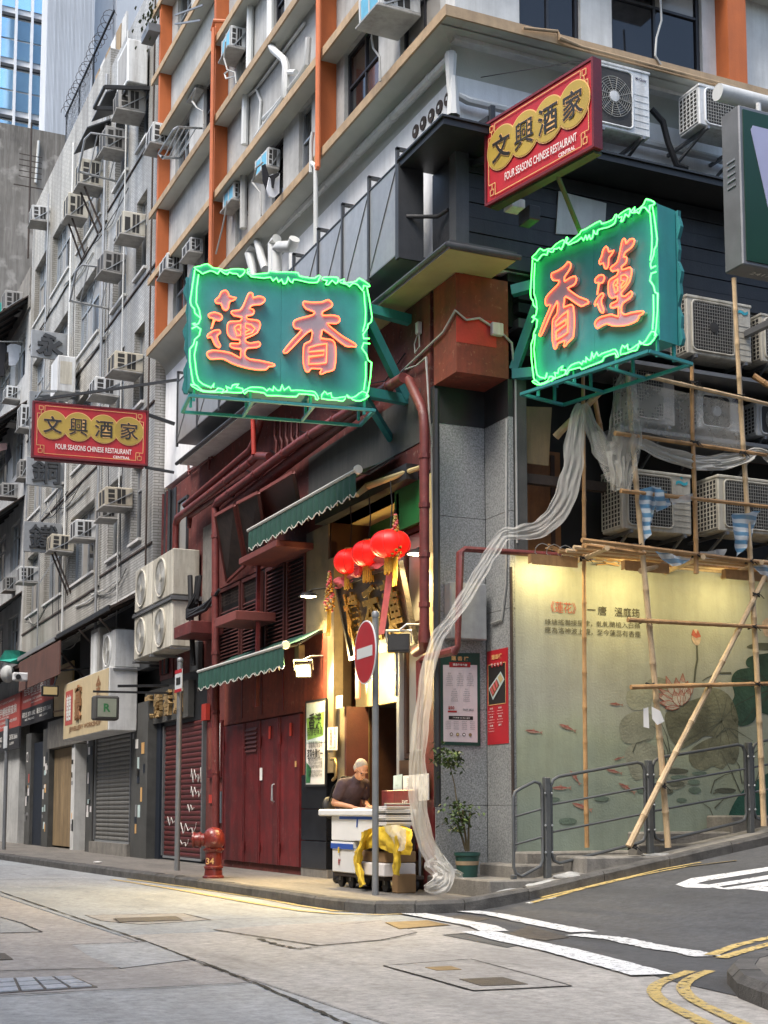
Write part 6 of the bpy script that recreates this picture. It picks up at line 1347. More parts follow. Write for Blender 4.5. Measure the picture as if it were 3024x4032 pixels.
# straighten the traced quad into the sign's own rectangle
S0 = (cs[0][0]+cs[3][0])/2; S1 = (cs[1][0]+cs[2][0])/2; W0 = S1-S0
def rectify(px):
    s_,t_ = loc_of(px); f = (s_-S0)/W0
    top = cs[0][1]*(1-f)+cs[1][1]*f; bot = cs[3][1]*(1-f)+cs[2][1]*f
    return f, (t_-bot)/(top-bot)
def neon_sign(label, o, u, n, Wd, Hd, swap, brackets, skirt_drop=.34):
    t = thing('neon_sign', label, 'neon sign', o)
    def pt(f, g, l=0.0): return o+u*(f*Wd)+UZ*(g*Hd)+n*l
    def box(f0,f1,g0,g1,l0,l1,name,mat): 
        return MB().obox(pt((f0+f1)/2,(g0+g1)/2,(l0+l1)/2),u,UZ,n,(f1-f0)*Wd,(g1-g0)*Hd,l1-l0).build(name,mat,t)
    box(0.0,.5,.0,1.0,-.30,.0,'panel','teal'); box(.501,1.0,.0,1.0,-.30,.0,'panel','teal')
    # scalloped cabinet edges behind, following the leaf frame
    for side in (0,1):
        pr = []
        for k in range(25):
            g = k/24; b_ = .03+.018*math.sin(g*math.pi*2*2.5)+.016*math.sin(g*math.pi*2*6.0); pr.append((g,b_))
        P = [pt(0 if side==0 else 1, g, -.32)+u*((-1 if side==0 else 1)*b_) for g,b_ in pr]
        Q = [pt(0 if side==0 else 1, g, -.32)-u*((-1 if side==0 else 1)*.02) for g,b_ in pr][::-1]
        MB().prism(P+Q, n*-.05).build('scalloped_edge','teal_side',t)
    def line(L_, mat, r, lift, name, closed):
        P = []
        for p in L_:
            f,g = rectify(cr1(p)); P.append((f,g))
        P = smoothpoly(P,2) if closed else P
        MB().tube([pt(f,g,lift) for f,g in P], r, 6, closed).build(name,mat,t,True); return P
    for L_ in FR_C: 
        P = line(L_,'neon_green',.0076,.055,'green_tube',True); MB().prism([pt(f,g,.002) for f,g in P], n*.03).build('leaf_scroll','teal',t)
    for L_ in FR_O: line(L_,'neon_green',.0082,.055,'green_tube',False)
    for key,name in (('lotus','lotus'),('scent','scent')):
        sh = 0.0
        if swap: sh = .455 if key=='lotus' else -.435
        def gp(L_): return [(rectify(cr1(p))[0]+sh, rectify(cr1(p))[1]) for p in L_]
        for L_ in GL[key]:
            P = smoothpoly(gp(L_),2)
            ch = MB().prism([pt(f,g,.004) for f,g in P], n*.055).build('raised_character','neon_letter',t)
            MB().tube([pt(f,g,.072) for f,g in P],.0085,6,True).build('red_tube','neon_red',t,True)
        for L_ in GL[key+'_in']:
            P = gp(L_); MB().tube([pt(f,g,.072) for f,g in P],.0085,6,True).build('red_tube','neon_red',t,True)
    # skirt frame below
    d = skirt_drop*.55
    c = [pt(0,0)+n*.22-UZ*d+u*(-.03), pt(1,0)+n*.22-UZ*d+u*.03, pt(1,0)-n*.50-UZ*d+u*.03, pt(0,0)-n*.50-UZ*d+u*(-.03)]
    for a,b in zip(c,c[1:]+c[:1]): MB().beam(a,b,.04,.035).build('skirt_bar','teal',t)
    for f in (.33,.67): MB().beam(pt(f,0)+n*.22-UZ*d,pt(f,0)-n*.50-UZ*d,.035,.03).build('skirt_bar','teal',t)
    for f in (.02,.33,.67,.98):
        for l in (0.0,-.28): MB().beam(pt(f,0,l),pt(f,0,l)-UZ*d,.03,.03).build('hanger','teal',t)
    for a,b,w_ in brackets: MB().beam(a,b,w_,w_).build('bracket_arm','teal_side',t)
    return t
WL = W0; HL = (cs[0][1]+cs[1][1]-cs[2][1]-cs[3][1])/2
baseL = oL+uL*S0; baseL.z = oL.z+(cs[2][1]+cs[3][1])/2
def pL(f,g,l=0): return baseL+uL*(f*WL)+UZ*(g*HL)+nL*l
wz = lambda y,z: V((0,y,z))
neon_sign('green neon-framed sign with the red lotus character first, over the main street', baseL, uL, nL, WL, HL, False,
  [(pL(1,.84,-.15),V((-.0,1.32,baseL.z+HL*.80)),.12),(pL(1,.10,-.15),V((0,1.40,baseL.z+HL*.10)),.12),(pL(1,.80,-.15),V((-.02,1.38,baseL.z+HL*.10)),.11),(pL(1,.06,-.15),V((0,1.9,baseL.z-.25)),.08)])
# second sign, out over the side street
aR = uY(2104,1015,-.30); angR = rad(103.7); uR_ = V((-math.cos(angR),-math.sin(angR),0)); nR = V((uR_.y,-uR_.x,0))
if nR.dot(CAM-aR) < 0: nR = -nR
HR = HL; WR = (uP(2592,1060,aR,nR)-uP(2104,1060,aR,nR)).dot(uR_)
zt = aR.z+.0; baseR = V((aR.x,aR.y,uP(2108,1505,aR,nR).z)); HR = aR.z-baseR.z
def pR(f,g,l=0): return baseR+uR_*(f*WR)+UZ*(g*HR)+nR*l
neon_sign('green neon-framed sign with the lotus character last, over the side street', baseR, uR_, nR, WR, HR, True,
  [(pR(0,.82,-.15),V((.78,.0,baseR.z+HR*.78)),.12),(pR(0,.10,-.15),V((.78,.0,baseR.z+HR*.10)),.12),(pR(0,.78,-.15),V((.80,.0,baseR.z+HR*.14)),.11)])
# ================================================================== red hanging restaurant signs
def red_sign(label, o, u, n, W_, H_, neon_lit_base=False):
    t = thing('hanging_sign', label, 'sign', o, 'red hanging restaurant signs' if False else None)
    def pt(a,b,l=0): return o+u*(a*W_)+UZ*(b*H_)+n*l
    MB().obox(pt(.5,.5,-.06),u,UZ,n,W_,H_,.10).build('face','sign_red',t)
    for a0,a1,b0,b1 in ((-.005,1.005,-.035,0),(-.005,1.005,1.0,1.03),(-.02,-.003,-.03,1.03),(1.003,1.02,-.03,1.03)): MB().obox(pt((a0+a1)/2,(b0+b1)/2,-.06),u,UZ,n,(a1-a0)*W_,(b1-b0)*H_,.13).build('frame_edge','sign_red_dark',t)
    MB().obox(pt(.5,-.05,-.1),u,UZ,n,W_*.98,.03,.12).build('sill','neon_lit_olive' if neon_lit_base else 'sign_red_dark',t)  # the olive sill carries the painted neon glow
    for k in range(4):
        c = pt(.16+.228*k,.60,.002); R_ = H_*.265
        MB().prism([c+u*(R_*1.05*math.cos(a))+UZ*(R_*1.05*math.sin(a)) for a in [2*math.pi*j/32 for j in range(32)]], n*(.003+.0004*k)).build('roundel_rim','gold_line',t)
        MB().prism([c+n*.004+u*(R_*math.cos(a))+UZ*(R_*math.sin(a)) for a in [2*math.pi*j/32 for j in range(32)]], n*(.003+.0004*k)).build('roundel','gold',t)
        m = MB(); write(m,'文興酒家'[k],c+n*.010,u,UZ,w=R_*1.34,h=R_*1.30,off=(.045,.022,.030,.034)[k],extr=.0); m.build('character_edge','gold_line',t)
        m = MB(); write(m,'文興酒家'[k],c+n*.014,u,UZ,w=R_*1.28,h=R_*1.23,off=(.022,.004,.010,.012)[k],extr=.0); m.build('character','ink',t)
    m = MB(); write(m,'FOUR SEASONS CHINESE RESTAURANT',pt(.53,.20,.004),u,UZ,w=W_*.68,h=H_*.10,off=.01); write(m,'CENTRAL',pt(.78,.085,.004),u,UZ,w=W_*.15,h=H_*.05,off=.02); m.build('lettering','white_ink',t)
    def ln(L_):
        m = MB()
        for (a,b),(c_,d) in zip(L_,L_[1:]): m.beam(pt(a,b,.004),pt(c_,d,.004),H_*.010,.004,n)
        m.build('gold_line','gold_line',t)
    for sx in (0,1):
        for sy in (0,1):
            X_ = lambda a: a if sx==0 else 1-a
            Y_ = lambda b: b if sy==0 else 1-b
            ln([(X_(.025),Y_(.5)),(X_(.025),Y_(.20)),(X_(.09),Y_(.20)),(X_(.09),Y_(.05)),(X_(.5 if sy else .5),Y_(.05))])
            ln([(X_(.04),Y_(.13)),(X_(.075),Y_(.13)),(X_(.075),Y_(.06)),(X_(.04),Y_(.06)),(X_(.04),Y_(.13))]); ln([(X_(.058),Y_(.2)),(X_(.058),Y_(.13))])
    return t, pt
oa = V((-2.81,12.5,7.86)); ua = (V((-.64,12.28,0))-V((-2.81,12.5,0))).normalized(); na = V((ua.y,-ua.x,0))
t,pt = red_sign('red hanging sign with four gold roundels beside the white tiled building', oa, ua, na, 2.18, 1.06)
MB().beam(pt(-.0,1.05,-.06),V((-.1,11.9,9.55)),.05,.05).build('stay_arm','black_paint',t); MB().beam(pt(1,.98,-.06),V((-.05,12.3,8.75)),.06,.06).build('bracket','black_paint',t); MB().beam(pt(1,-.05,-.06),V((-.05,12.3,7.75)),.05,.05).build('bracket','black_paint',t)
ob = uY(1917,800,-.62); hd = rad(65.65+35.3); ub = V((-math.cos(hd),-math.sin(hd),0)); nb_ = V((ub.y,-ub.x,0))
if nb_.dot(CAM-ob) < 0: nb_ = -nb_
Wb = (uP(2330,400,ob,nb_)-uP(1917,650,ob,nb_)).dot(ub); Hb = uP(1917,492,ob,nb_).z-ob.z
t,pt = red_sign('red hanging sign with four gold roundels above the side-street neon sign', ob, ub, nb_, Wb, Hb, True)
MB().beam(pt(0,.6,-.06),V((ob.x+.1,-.05,ob.z+.75)),.07,.07).build('bracket','black_paint',t); MB().beam(pt(0,1.1,-.06),V((.1,-.1,ob.z+1.1)),.07,.07).build('bracket','black_paint',t); MB().beam(pt(.02,1.02,-.06),pt(.02,1.25,-.06),.06,.06).build('upright','black_paint',t)
MB().tube([pt(.62,-.03,-.1),pR(.35,.97,-.2)],.03,8).build('prop_tube','neon_lit_olive',t,True); MB().tube([pt(1,1.04,-.06),V((.3,-.12,10.0))],.006,4).build('stay_wire','cable_black',t)
MB().cbox(pt(-.03,-.02,-.3),pt(.1,.1,-.45),.01).build('ballast_box','ac_white',t); MB().cbox(pt(.12,-.12,-.3),pt(.28,-.3,-.4),.01).build('ballast_box','black_paint',t)
# ================================================================== green box sign at the right edge
og = uY(2925,1040,-2.6); hz = uY(2925,415,-2.6).z
q0 = V((og.x,-2.6,og.z)); dl = uY(2850,1085,-2.05)
YB = -2.28
t = thing('box_sign','large grey-cased dark green box sign jutting over the side street','sign',(q0.x+1,-2.4,q0.z))
def gpnt(x,y,z): return V((x,y,z))
x0 = q0.x; zb_, zt_ = q0.z, hz; x1 = x0+2.2
MB().cbox((x0,-2.6,zb_),(x1,YB,zt_),.015).build('casing','galv_dark',t)
MB().box((x0+.05,-2.612,zb_+.05),(x1-.05,-2.602,zt_-.05)).build('face','green_box',t)
MB().prism([V((x0+.18,-2.613,zt_-.22)),V((x1-.1,-2.613,zt_-.22)),V((x1-.1,-2.613,zb_+.2)),V((x0+.48,-2.613,zb_+.25)),V((x0+.15,-2.613,zt_-.28))],(0,-.005,0)).build('face_panel','lilac_panel',t)
for k in range(5): MB().box((x0-.012,-2.52,zt_-.62-.075*k),(x0-.002,-2.38,zt_-.6-.075*k)).build('vent_slot','alu_frame',t)
m = MB(); write(m,'24170L',V((x0+.45,-2.44,zb_-.002)),UX,V((0,-1,0)),w=.42,h=.07,lift=.003); m.build('stencil','white_ink',t)
MB().tube([(x0-.05,-2.3,zt_+.28),(x1,-2.3,zt_+.28)],.10,12).build('conduit_tube','white_pipe',t,True)
MB().tube([(x0+.45,-2.4,zt_),(x0+.45,-2.4,zt_+.2)],.03,8).build('conduit_elbow','white_pipe',t,True)
MB().beam((x1-.3,-2.05,zt_-.2),(x1-.3,0,zt_-.2),.08,.08).build('bracket','galv_dark',t); MB().beam((x1-.3,-2.05,zb_+.2),(x1-.3,0,zb_+.2),.08,.08).build('bracket','galv_dark',t)
# ================================================================== window air conditioners on the street fronts
def win_ac(px, X0, label, mat='ac_white', front='ac_dark', vents=3, cat='air conditioner', group=None, maxd=.8, shelf=False):
    x0,y0,x1,y1 = px; p = uX(x1,(y0+y1)/2,X0); yn = p.y; z0 = uX(x1,y1-(y1-y0)*.14,X0).z; z1 = uX(x1,y0+(y1-y0)*.06,X0).z
    xf = max(uY(x0,(y0+y1)/2,yn).x+.12, X0-maxd); wd = .58
    t = thing('window_air_conditioner', label, cat, (X0,yn+wd/2,z0), group); h_ = z1-z0; d = X0-xf
    MB().cbox((xf,yn,z0),(X0+.02,yn+wd,z1),.015).build('casing',mat,t)
    MB().box((xf-.004,yn+.05,z0+.05),(xf-.001,yn+wd-.05,z1-.05)).build('rear_grille',front,t)
    fr = MB()
    for yy in (yn+.02,yn+wd/2,yn+wd-.02): fr.box((xf-.014,yy-.015,z0+.02),(xf-.0045,yy+.015,z1-.02))
    fr.build('grille_frame',mat,t,kind='stuff')
    for k in range(vents):
        a = z0+h_*(.12+.8*k/vents); MB().box((xf+d*.10,yn-.003,a),(xf+d*.34,yn-.001,a+h_*.62/vents)).build('side_vent','ac_dark',t)
    for k in range(2): MB().box((xf+d*(.44+.17*k),yn-.003,z0+.08*h_),(xf+d*(.58+.17*k),yn-.001,z1-.1*h_)).build('side_vent','ac_dark',t)
    MB().cbox((xf-.06,yn-.03,z0-.05),(X0,yn+wd+.03,z0-.012),.008).build('drip_tray','ac_grey',t)
    MB().beam((xf+.05,yn-.012,z0),(X0,yn-.012,z0+h_*.75),.02,.02).build('stay','alu_frame',t)
    if shelf:
        for yy in (yn+.1,yn+wd-.1): MB().beam((xf+.12,yy,z0-.05),(X0+.02,yy,z0-1.1),.04,.04).build('bracket','rust_dark',t)
    t.rotation_euler = (random.uniform(-.02,.02),random.uniform(-.03,.03),random.uniform(-.05,.05))
    return t
TX = -.2
GA = 'window air conditioners on the tiled building'
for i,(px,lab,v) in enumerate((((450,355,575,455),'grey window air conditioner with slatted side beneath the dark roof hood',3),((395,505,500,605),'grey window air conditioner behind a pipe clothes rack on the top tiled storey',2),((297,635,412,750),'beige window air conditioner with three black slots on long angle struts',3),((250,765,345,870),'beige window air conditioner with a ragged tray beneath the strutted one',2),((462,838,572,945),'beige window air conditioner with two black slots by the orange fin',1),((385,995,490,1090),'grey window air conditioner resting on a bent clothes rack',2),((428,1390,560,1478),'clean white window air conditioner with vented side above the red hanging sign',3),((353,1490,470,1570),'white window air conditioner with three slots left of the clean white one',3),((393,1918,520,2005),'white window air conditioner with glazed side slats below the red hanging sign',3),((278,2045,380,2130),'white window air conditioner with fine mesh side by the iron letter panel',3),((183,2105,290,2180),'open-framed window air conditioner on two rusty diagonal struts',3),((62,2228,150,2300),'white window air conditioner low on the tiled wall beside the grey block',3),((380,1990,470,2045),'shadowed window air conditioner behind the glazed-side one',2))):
    win_ac(px, TX, lab, 'ac_cream' if 'beige' in lab else ('ac_grey' if 'shadow' in lab or lab.startswith('grey') else random.choice(['ac_white','ac_white','ac_yellowed'])), vents=v, shelf='strut' in lab or 'ragged' in lab)  # shade on the shadowed unit is put in as a grey casing
for px,lab,f in (((580,488,680,585),'white window air conditioner with slatted side beside a bent steel rack','ac_dark'),((885,105,968,205),'white air conditioner with blue foil front beside the tall grey pipe','ac_blue'),((895,715,960,800),'small white air conditioner with blue front on a folding clothes bracket','ac_blue'),((1025,580,1098,672),'white air conditioner with pale blue front above the hanging shorts','ac_blue'),((757,268,806,360),'white air conditioner with bright blue side between the orange fins','ac_blue'),((635,1000,722,1080),'white window air conditioner with louvred side above the first neon sign','ac_dark'),((728,935,800,1000),'pale window air conditioner tucked in the bay above the neon sign','ac_dark')):
    win_ac(px, WX, lab, 'ac_white', f, 3, maxd=.62, shelf=False)
t = win_ac((1455,-60,1650,75), WX, 'white air conditioner with bright blue front at the corner windows', 'ac_white', 'ac_blue', 2, maxd=.75)
p = uY(2520,-20,-.3); t = thing('window_air_conditioner','white air conditioner above the dark side-street windows','air conditioner',(2.6,-.6,12.0)); MB().cbox((2.25,-.85,11.62),(3.1,-.32,12.1),.02).build('casing','ac_white',t); MB().box((2.3,-.856,11.68),(3.05,-.851,12.05)).build('rear_grille','ac_dark',t)
# ================================================================== white tiled building next door
tb = thing('tiled_building','grimy white-tiled apartment block hung with air conditioners and old shop fronts','building',(0,20,0))
def tpart(mb,name,mat,smooth=False): return mb.build(name,mat,tb,smooth)
Y0,Y1 = 13.3,28.3; SZ = [6.75,9.75,12.75,15.75]; TH = 1.78
tw = [(14.25,15.15,2),(16.05,17.35,2),(18.7,21.5,4),(22.5,25.0,4),(25.7,27.7,3)]
hol = [(a,b,s,s+TH) for a,b,_ in tw for s in SZ]
tpart(wallX(MB(),TX,.28,Y0,18.0,5.35,19.2,hol),'wall','facade_tile'); tpart(wallX(MB(),TX-.02,.30,18.0,Y1,5.35,19.7,hol),'wall','facade_tile_warm')
tpart(MB().box((TX+.28,Y0,0),(8,Y1,19.1)),'core','dark_recess'); tpart(MB().box((TX,Y0-.012,5.3),(TX+.5,Y0,19.7)),'end_wall','facade_tile')
for a,b,n in tw:
    for s in SZ:
        windowX(TX,a,b,s,s+TH,tb,['window_glass_pale','window_glass','curtain_glass','window_glass_pale'],'alu_frame',n,(.33,),.05,.16)
        tpart(MB().box((TX-.07,a-.05,s-.06),(TX+.06,b+.05,s)),'sill','pale_wall')
for s in SZ+[5.9]: tpart(MB().box((TX-.03,Y0,s-.28),(TX-.0,18,s-.24)).box((TX-.05,18.02,s-.5),(TX-.021,Y1,s-.46)),'string_course','rust_dark' if s!=5.9 else 'pale_wall')
for y,r,mt in ((18.0,.05,'galv'),(13.45,.03,'rust_dark'),(15.9,.025,'white_pipe'),(21.9,.04,'white_pipe'),(25.35,.035,'galv')): tpart(MB().tube([(TX-.1,y,4.6),(TX-.1,y,19.0)],r*.7,8),'downpipe',mt,True)
for k in range(10):
    y = 14+random.random()*13; z = random.choice(SZ)-.35-random.random()*.5; tpart(MB().tube([(TX-.05,y,z),(TX-.06,y+1.2,z-.05),(TX-.05,y+2.6,z+.02)],.02,6),'wall_pipe','white_pipe',True)
# clothes racks and hoods
for (x,y),L_ in (((505,545),1.0),((470,1060),1.0)):
    p = uX(x,y,TX); tpart(MB().tube([(TX,p.y,p.z),(TX-.85,p.y+.1,p.z),(TX-.95,p.y+.25,p.z-.1),(TX-.95,p.y+.9,p.z-.6),(TX,p.y+1.0,p.z-.62)],.025,8),'clothes_rack','galv',True)
    for k in range(3): tpart(MB().beam((TX-.2-.25*k,p.y+.05,p.z),(TX-.2-.25*k,p.y+.95,p.z-.6),.02,.02),'rack_bar','galv')
for (x,y) in ((520,330),(440,470)):
    p = uX(x,y,TX); tpart(MB().prism([(TX,p.y,p.z),(TX-.6,p.y,p.z-.35),(TX-.6,p.y+1.5,p.z-.35),(TX,p.y+1.5,p.z)],(0,0,.03)),'roof_hood','charcoal')
# rooftop fence and aerial
t = thing('rooftop_fence','wire-mesh fence with coiled razor wire on the tiled rooftop','fence',(0,24,19.7))
def fpt(x,y): return uX(x,y,.3)
fa,fb,fc,fd_ = fpt(232,290),fpt(372,292),fpt(372,420),fpt(232,462)
za_,zb2 = 19.7,21.9
for y in (22.4,24.2,26.0): MB().beam((.3,y,za_-.1),(.3,y,zb2),.05,.05).build('post','black_paint',t)
MB().beam((.3,20.0,zb2),(.3,26.2,zb2),.05,.05).build('rail','black_paint',t); MB().beam((.3,22.2,za_+.05),(.3,26.2,za_+.05),.04,.04).build('rail','black_paint',t)
m = MB()
for k in range(20): y=22.4+k*.19; m.beam((.3,y,za_),(.3,min(26.2,y+1.6),zb2-.05),.010,.010); m.beam((.3,y,zb2-.05),(.3,min(26.2,y+1.6),za_),.010,.010)
m.build('chain_link','steel_grey',t,kind='stuff')
MB().tube([(.3+.16*math.cos(k*.55),20.4+k*.03+.05*math.sin(k*.21),zb2+.12+.16*math.sin(k*.55)+.05*math.sin(k*.13)) for k in range(190)],.008,4).build('razor_wire','rust_dark',t)
MB().tube([(.25+.22*math.cos(k*.5),26.7+.2*math.sin(k*.5),18.6+k*.012) for k in range(120)],.009,4).build('razor_wire','rust_dark',t)
for k in range(6): MB().box((.25,18.4+.6*k,19.7),(.3,18.4+.6*k+.5,21.0)).build('corrugated_sheet','hoarding_wood' if k%2 else 'pale_wall',t)
t = thing('rooftop_aerial','thin television aerial mast standing against the concrete wall','aerial',(-.4,28.0,19.5)); MB().tube([(-.4,28,18.0),(-.4,28,22.4)],.03,6).build('mast','rust_dark',t)
for k in range(5): MB().beam((-.75,28,20.6+k*.18),(-.05,28,20.6+k*.18),.02,.02).build('dipole','rust_dark',t)
MB().beam((-.9,28,20.3),(.2,28,20.3),.025,.025).build('boom','rust_dark',t)
# ---- shop fronts below
tpart(MB().box((TX+.3,Y0,0),(TX+.4,Y1,5.4)),'shop_back','dark_recess')
for a,b,mt in ((13.25,14.55,'plaster_patch'),(18.2,18.9,'plaster_patch'),(20.2,20.6,'pale_wall'),(23.5,24.4,'plaster_patch'),(26.2,27.0,'plaster_patch')): tpart(MB().box((TX-.04,a,0),(TX+.28,b,3.2)),'shop_pier',mt)  # dark plaster also holds the street-level shade in its colour
tpart(MB().box((-.06,12.95,0),(.25,13.24,2.9)).box((-.2,13.3,0),(-.02,13.9,3.0)),'dark_pier','navy')
tpart(MB().box((TX-.10,18.9,2.62),(TX+.2,23.5,3.35)),'concrete_lintel','concrete_dirty'); tpart(MB().box((TX-.02,13.3,3.9),(TX+.25,20,5.35)),'shaded_recess_wall','charcoal')  # dark wall stands in for the shaded recess above the shops
for k in range(9): tpart(MB().cbox((TX+.1,20.62+.32*k,.05),(TX+.14,20.62+.32*k+.315,2.6),.004),'hoarding_plank','hoarding_wood')
tpart(MB().box((TX+.05,24.4,0),(TX+.12,26.2,2.9)),'dark_shop_door','navy')
# sloping canopies
def canopy(y0,y1,z1_,z0_,X1,mat,edge,name='canopy'):
    tpart(MB().prism([(TX,y0,z1_),(X1,y0,z0_),(X1,y1,z0_),(TX,y1,z1_)],(0,0,.05)),name,mat); tpart(MB().box((X1-.02,y0,z0_-.03),(X1+.02,y1,z0_+.07)),name+'_edge',edge)
    for k in range(int((y1-y0)/1.1)): tpart(MB().beam((TX,y0+.3+1.1*k,z1_-.05),(X1,y0+.3+1.1*k,z0_-.04),.05,.05),name+'_rib','rust_dark')
canopy(13.6,19.0,5.5,5.1,-1.0,'rust_dark','black_paint'); canopy(19.0,24.0,5.5,5.05,-1.05,'rust_dark','galv'); canopy(24.2,36,5.2,4.95,-.9,'rust_dark','brown_awning')
tpart(MB().box((-1.08,18.2,4.15),(-1.05,23.6,4.95)),'fascia_board','brown_awning')
for y in (14.5,16.5,19.5): tpart(MB().beam((TX,y,4.2),(-1.0,y,5.0),.04,.04),'canopy_strut','rust_dark')
def shutter(X_,y0,y1,z0,z1,mat,label,scribble=None):
    t = thing('roller_shutter',label,'shutter',(X_,(y0+y1)/2,z0)); n = int((z1-z0)/.098)
    base = MB(); h_ = (z1-z0)/n; rows=[]
    for z,dx in ((0,.012),(h_*.2,-.006),(h_*.5,-.014),(h_*.8,-.006),(h_*.97,.012)): rows.append([V((dx,y0,z)),V((dx,y1,z))])
    base.grid(rows); o = base.build('slat',mat,t,True); o.location = (X_,0,z0)
    WM[t.name] and None
    for k in range(1,n): share(o,'slat',t,(X_,0,z0+h_*k))
    MB().box((X_-.05,y0-.07,z0),(X_+.05,y0,z1)).build('guide_rail','galv_dark',t); MB().box((X_-.05,y1,z0),(X_+.05,y1+.07,z1)).build('guide_rail','galv_dark',t); MB().box((X_-.03,y0,z0-.04),(X_+.02,y1,z0)).build('bottom_bar','alu_frame',t); MB().box((X_+.03,y0,z0),(X_+.05,y1,z1)).build('backing',mat,t)
    if scribble:
        for (yy,zz,w_,h2,nn) in scribble:
            MB().tube([(X_-.022,yy-w_*k/nn+.04*math.sin(k*2.3),zz+h2*math.sin(k*1.9)*(.6+.4*math.sin(k*.7))) for k in range(nn)],.006,4).build('graffiti','white_ink',t)
shutter(TX+.02,14.75,18.0,.3,2.75,'shutter_grey','grey roller shutter with faded tags under the beige shop sign'); MB().box((TX-.1,14.6,0),(TX+.2,18.2,.26)).build('shutter_sill','concrete_dirty',tb)
shutter(.0,10.15,12.75,.08,2.65,'shutter_red','dark red roller shutter scrawled with white graffiti beside the fire hydrant',[(10.9,1.6,.8,.18,14),(10.9,1.3,.75,.14,12),(11.1,1.0,.5,.1,9),(12.5,.75,.9,.12,12),(11.6,.62,1.2,.14,12),(11.9,.35,1.0,.09,12)])
part(MB().box((.0,10.0,2.65),(.2,13.2,3.6)),'shutter_box','black_paint')
# fascia with raised characters over the red shutter
t = thing('shop_fascia','grey fascia board with raised brown characters over the red shutter','shop sign',(-.1,12,2.8)); MB().box((-.14,10.75,2.72),(-.02,13.9,3.42)).build('board','dark_grey_panel',t)
for k,ch in enumerate('臘燒香蓮'): m = MB(); write(m,ch,V((-.142,13.45-.72*k,3.07)),V((0,-1,0)),UZ,w=.46,h=.5,off=.025,extr=.08,lift=.0); m.build('character','gold_letter',t)
part(MB().cbox((-.14,10.2,3.55),(-.02,10.7,4.1),.02),'louvre_vent','charcoal')
# beige box sign
t = thing('box_shop_sign','beige jewellery shop box sign with brown characters above the grey shutter','shop sign',(-.5,16,2.6)); MB().cbox((-.86,14.1,2.62),(TX-.05,18.6,3.95),.02).build('cabinet','pale_wall',t)
MB().box((-.872,14.12,2.64),(-.862,18.58,3.93)).build('face','beige_sign',t); MB().box((-.876,17.6,2.95),(-.873,18.4,3.75)).build('logo_block','agent_red',t)
m = MB(); write(m,'囍',V((-.878,18.0,3.35)),V((0,-1,0)),UZ,w=.55,h=.6,off=.02); m.build('lettering','white_ink',t); m = MB(); write(m,'豪',V((-.878,16.9,3.4)),V((0,-1,0)),UZ,w=.6,h=.8,off=.03,extr=.03); write(m,'金',V((-.878,15.0,3.6)),V((0,-1,0)),UZ,w=.45,h=.5,off=.03); write(m,'JEWELLERY WORKSHOP',V((-.878,16.3,2.82)),V((0,-1,0)),UZ,w=3.2,h=.14,off=.02); m.build('lettering','brown_letter',t)
# small hanging light box with a green R
p = uX(470,2785,-1.2); t = thing('light_box_sign','old framed light box with a faint green letter hanging before the beige sign','sign',(p.x,p.y,p.z)); yy = p.y; xa,xb = uY(372,2785,yy).x,uY(470,2785,yy).x; za,zb = uY(470,2836,yy).z,uY(470,2740,yy).z
MB().cbox((xa,yy,za),(xb,yy+.3,zb),.03).build('case','dark_grey_panel',t); MB().box((xa+.06,yy-.008,za+.06),(xb-.06,yy-.001,zb-.06)).build('screen','screen_dull',t); m = MB(); write(m,'R',V(((xa+xb)/2,yy-.01,(za+zb)/2)),UX,UZ,h=.16,off=.03); m.build('letter','poster_dkgreen',t); MB().beam((xb,yy+.15,zb+.2),(TX,yy+.15,zb+.25),.05,.05).beam((xa,yy+.15,zb+.08),(TX,yy+.15,zb+.1),.04,.04).build('arm','black_paint',t)
# estate agent boards
def board(px, X_, rows, label, split=.62):
    P = [uX(x,y,X_) for x,y in px]; y0,y1 = P[0].y,P[1].y; z1 = (P[0].z+P[1].z)/2; z0 = (P[2].z+P[3].z)/2; t = thing('agent_board',label,'shop sign',(X_,(y0+y1)/2,z0)); zs = z1-(z1-z0)*split
    MB().box((X_,y0,zs),(X_+.06,y1,z1)).build('red_panel','agent_red',t); MB().box((X_,y0,z0),(X_+.06,y1,zs)).build('black_panel','agent_black',t); m = MB(); u_ = V((0,-1,0)); yc = (y0+y1)/2; wd = abs(y0-y1)
    for (s,b,w_,h_) in rows: write(m,s,V((X_-.002,yc,z1-(z1-z0)*b)),u_,UZ,w=wd*w_,h=(z1-z0)*h_,off=.01)
    m.build('lettering','white_ink',t)
R_ = [('業主直租 DIRECT CONTACT LANDLORD',.08,.7,.05),('住宅單位租務查詢',.25,.82,.17),('(請勿聯絡代理)',.37,.35,.04),('RESIDENTIAL UNIT LEASING ENQUIRIES',.46,.85,.06),('(NO AGENTS)',.54,.35,.04),('黃先生 2878 2882   羅先生 2878 2666',.76,.9,.12),('MR. WONG          MR. LAW',.88,.7,.05)]
board([(86,2698),(212,2622),(208,2815),(84,2870)],-.35,R_,'red and black leasing board nearer the gold shop panel'); R2 = [(s.replace('住宅單位','商鋪寫字樓').replace('RESIDENTIAL UNIT','SHOP OFFICE'),b,w_,h_) for s,b,w_,h_ in R_]
board([(-40,2790),(80,2712),(76,2925),(-40,2990)],-.40,R2,'red and black leasing board farther along the street at the photo edge',.60)
P=[uX(214,2632,-.33),uX(286,2600,-.33),uX(282,2812,-.33),uX(212,2822,-.33)]; t = thing('gold_shop_panel','reflective gold shop panel beside the leasing boards','shop sign',P[3]); MB().prism(P,(.05,0,0)).build('panel','agent_gold',t)
for b_ in (.1,.9): MB().beam(P[0].lerp(P[3],b_),P[1].lerp(P[2],b_),.04,.04).build('trim','wood_brown',t)
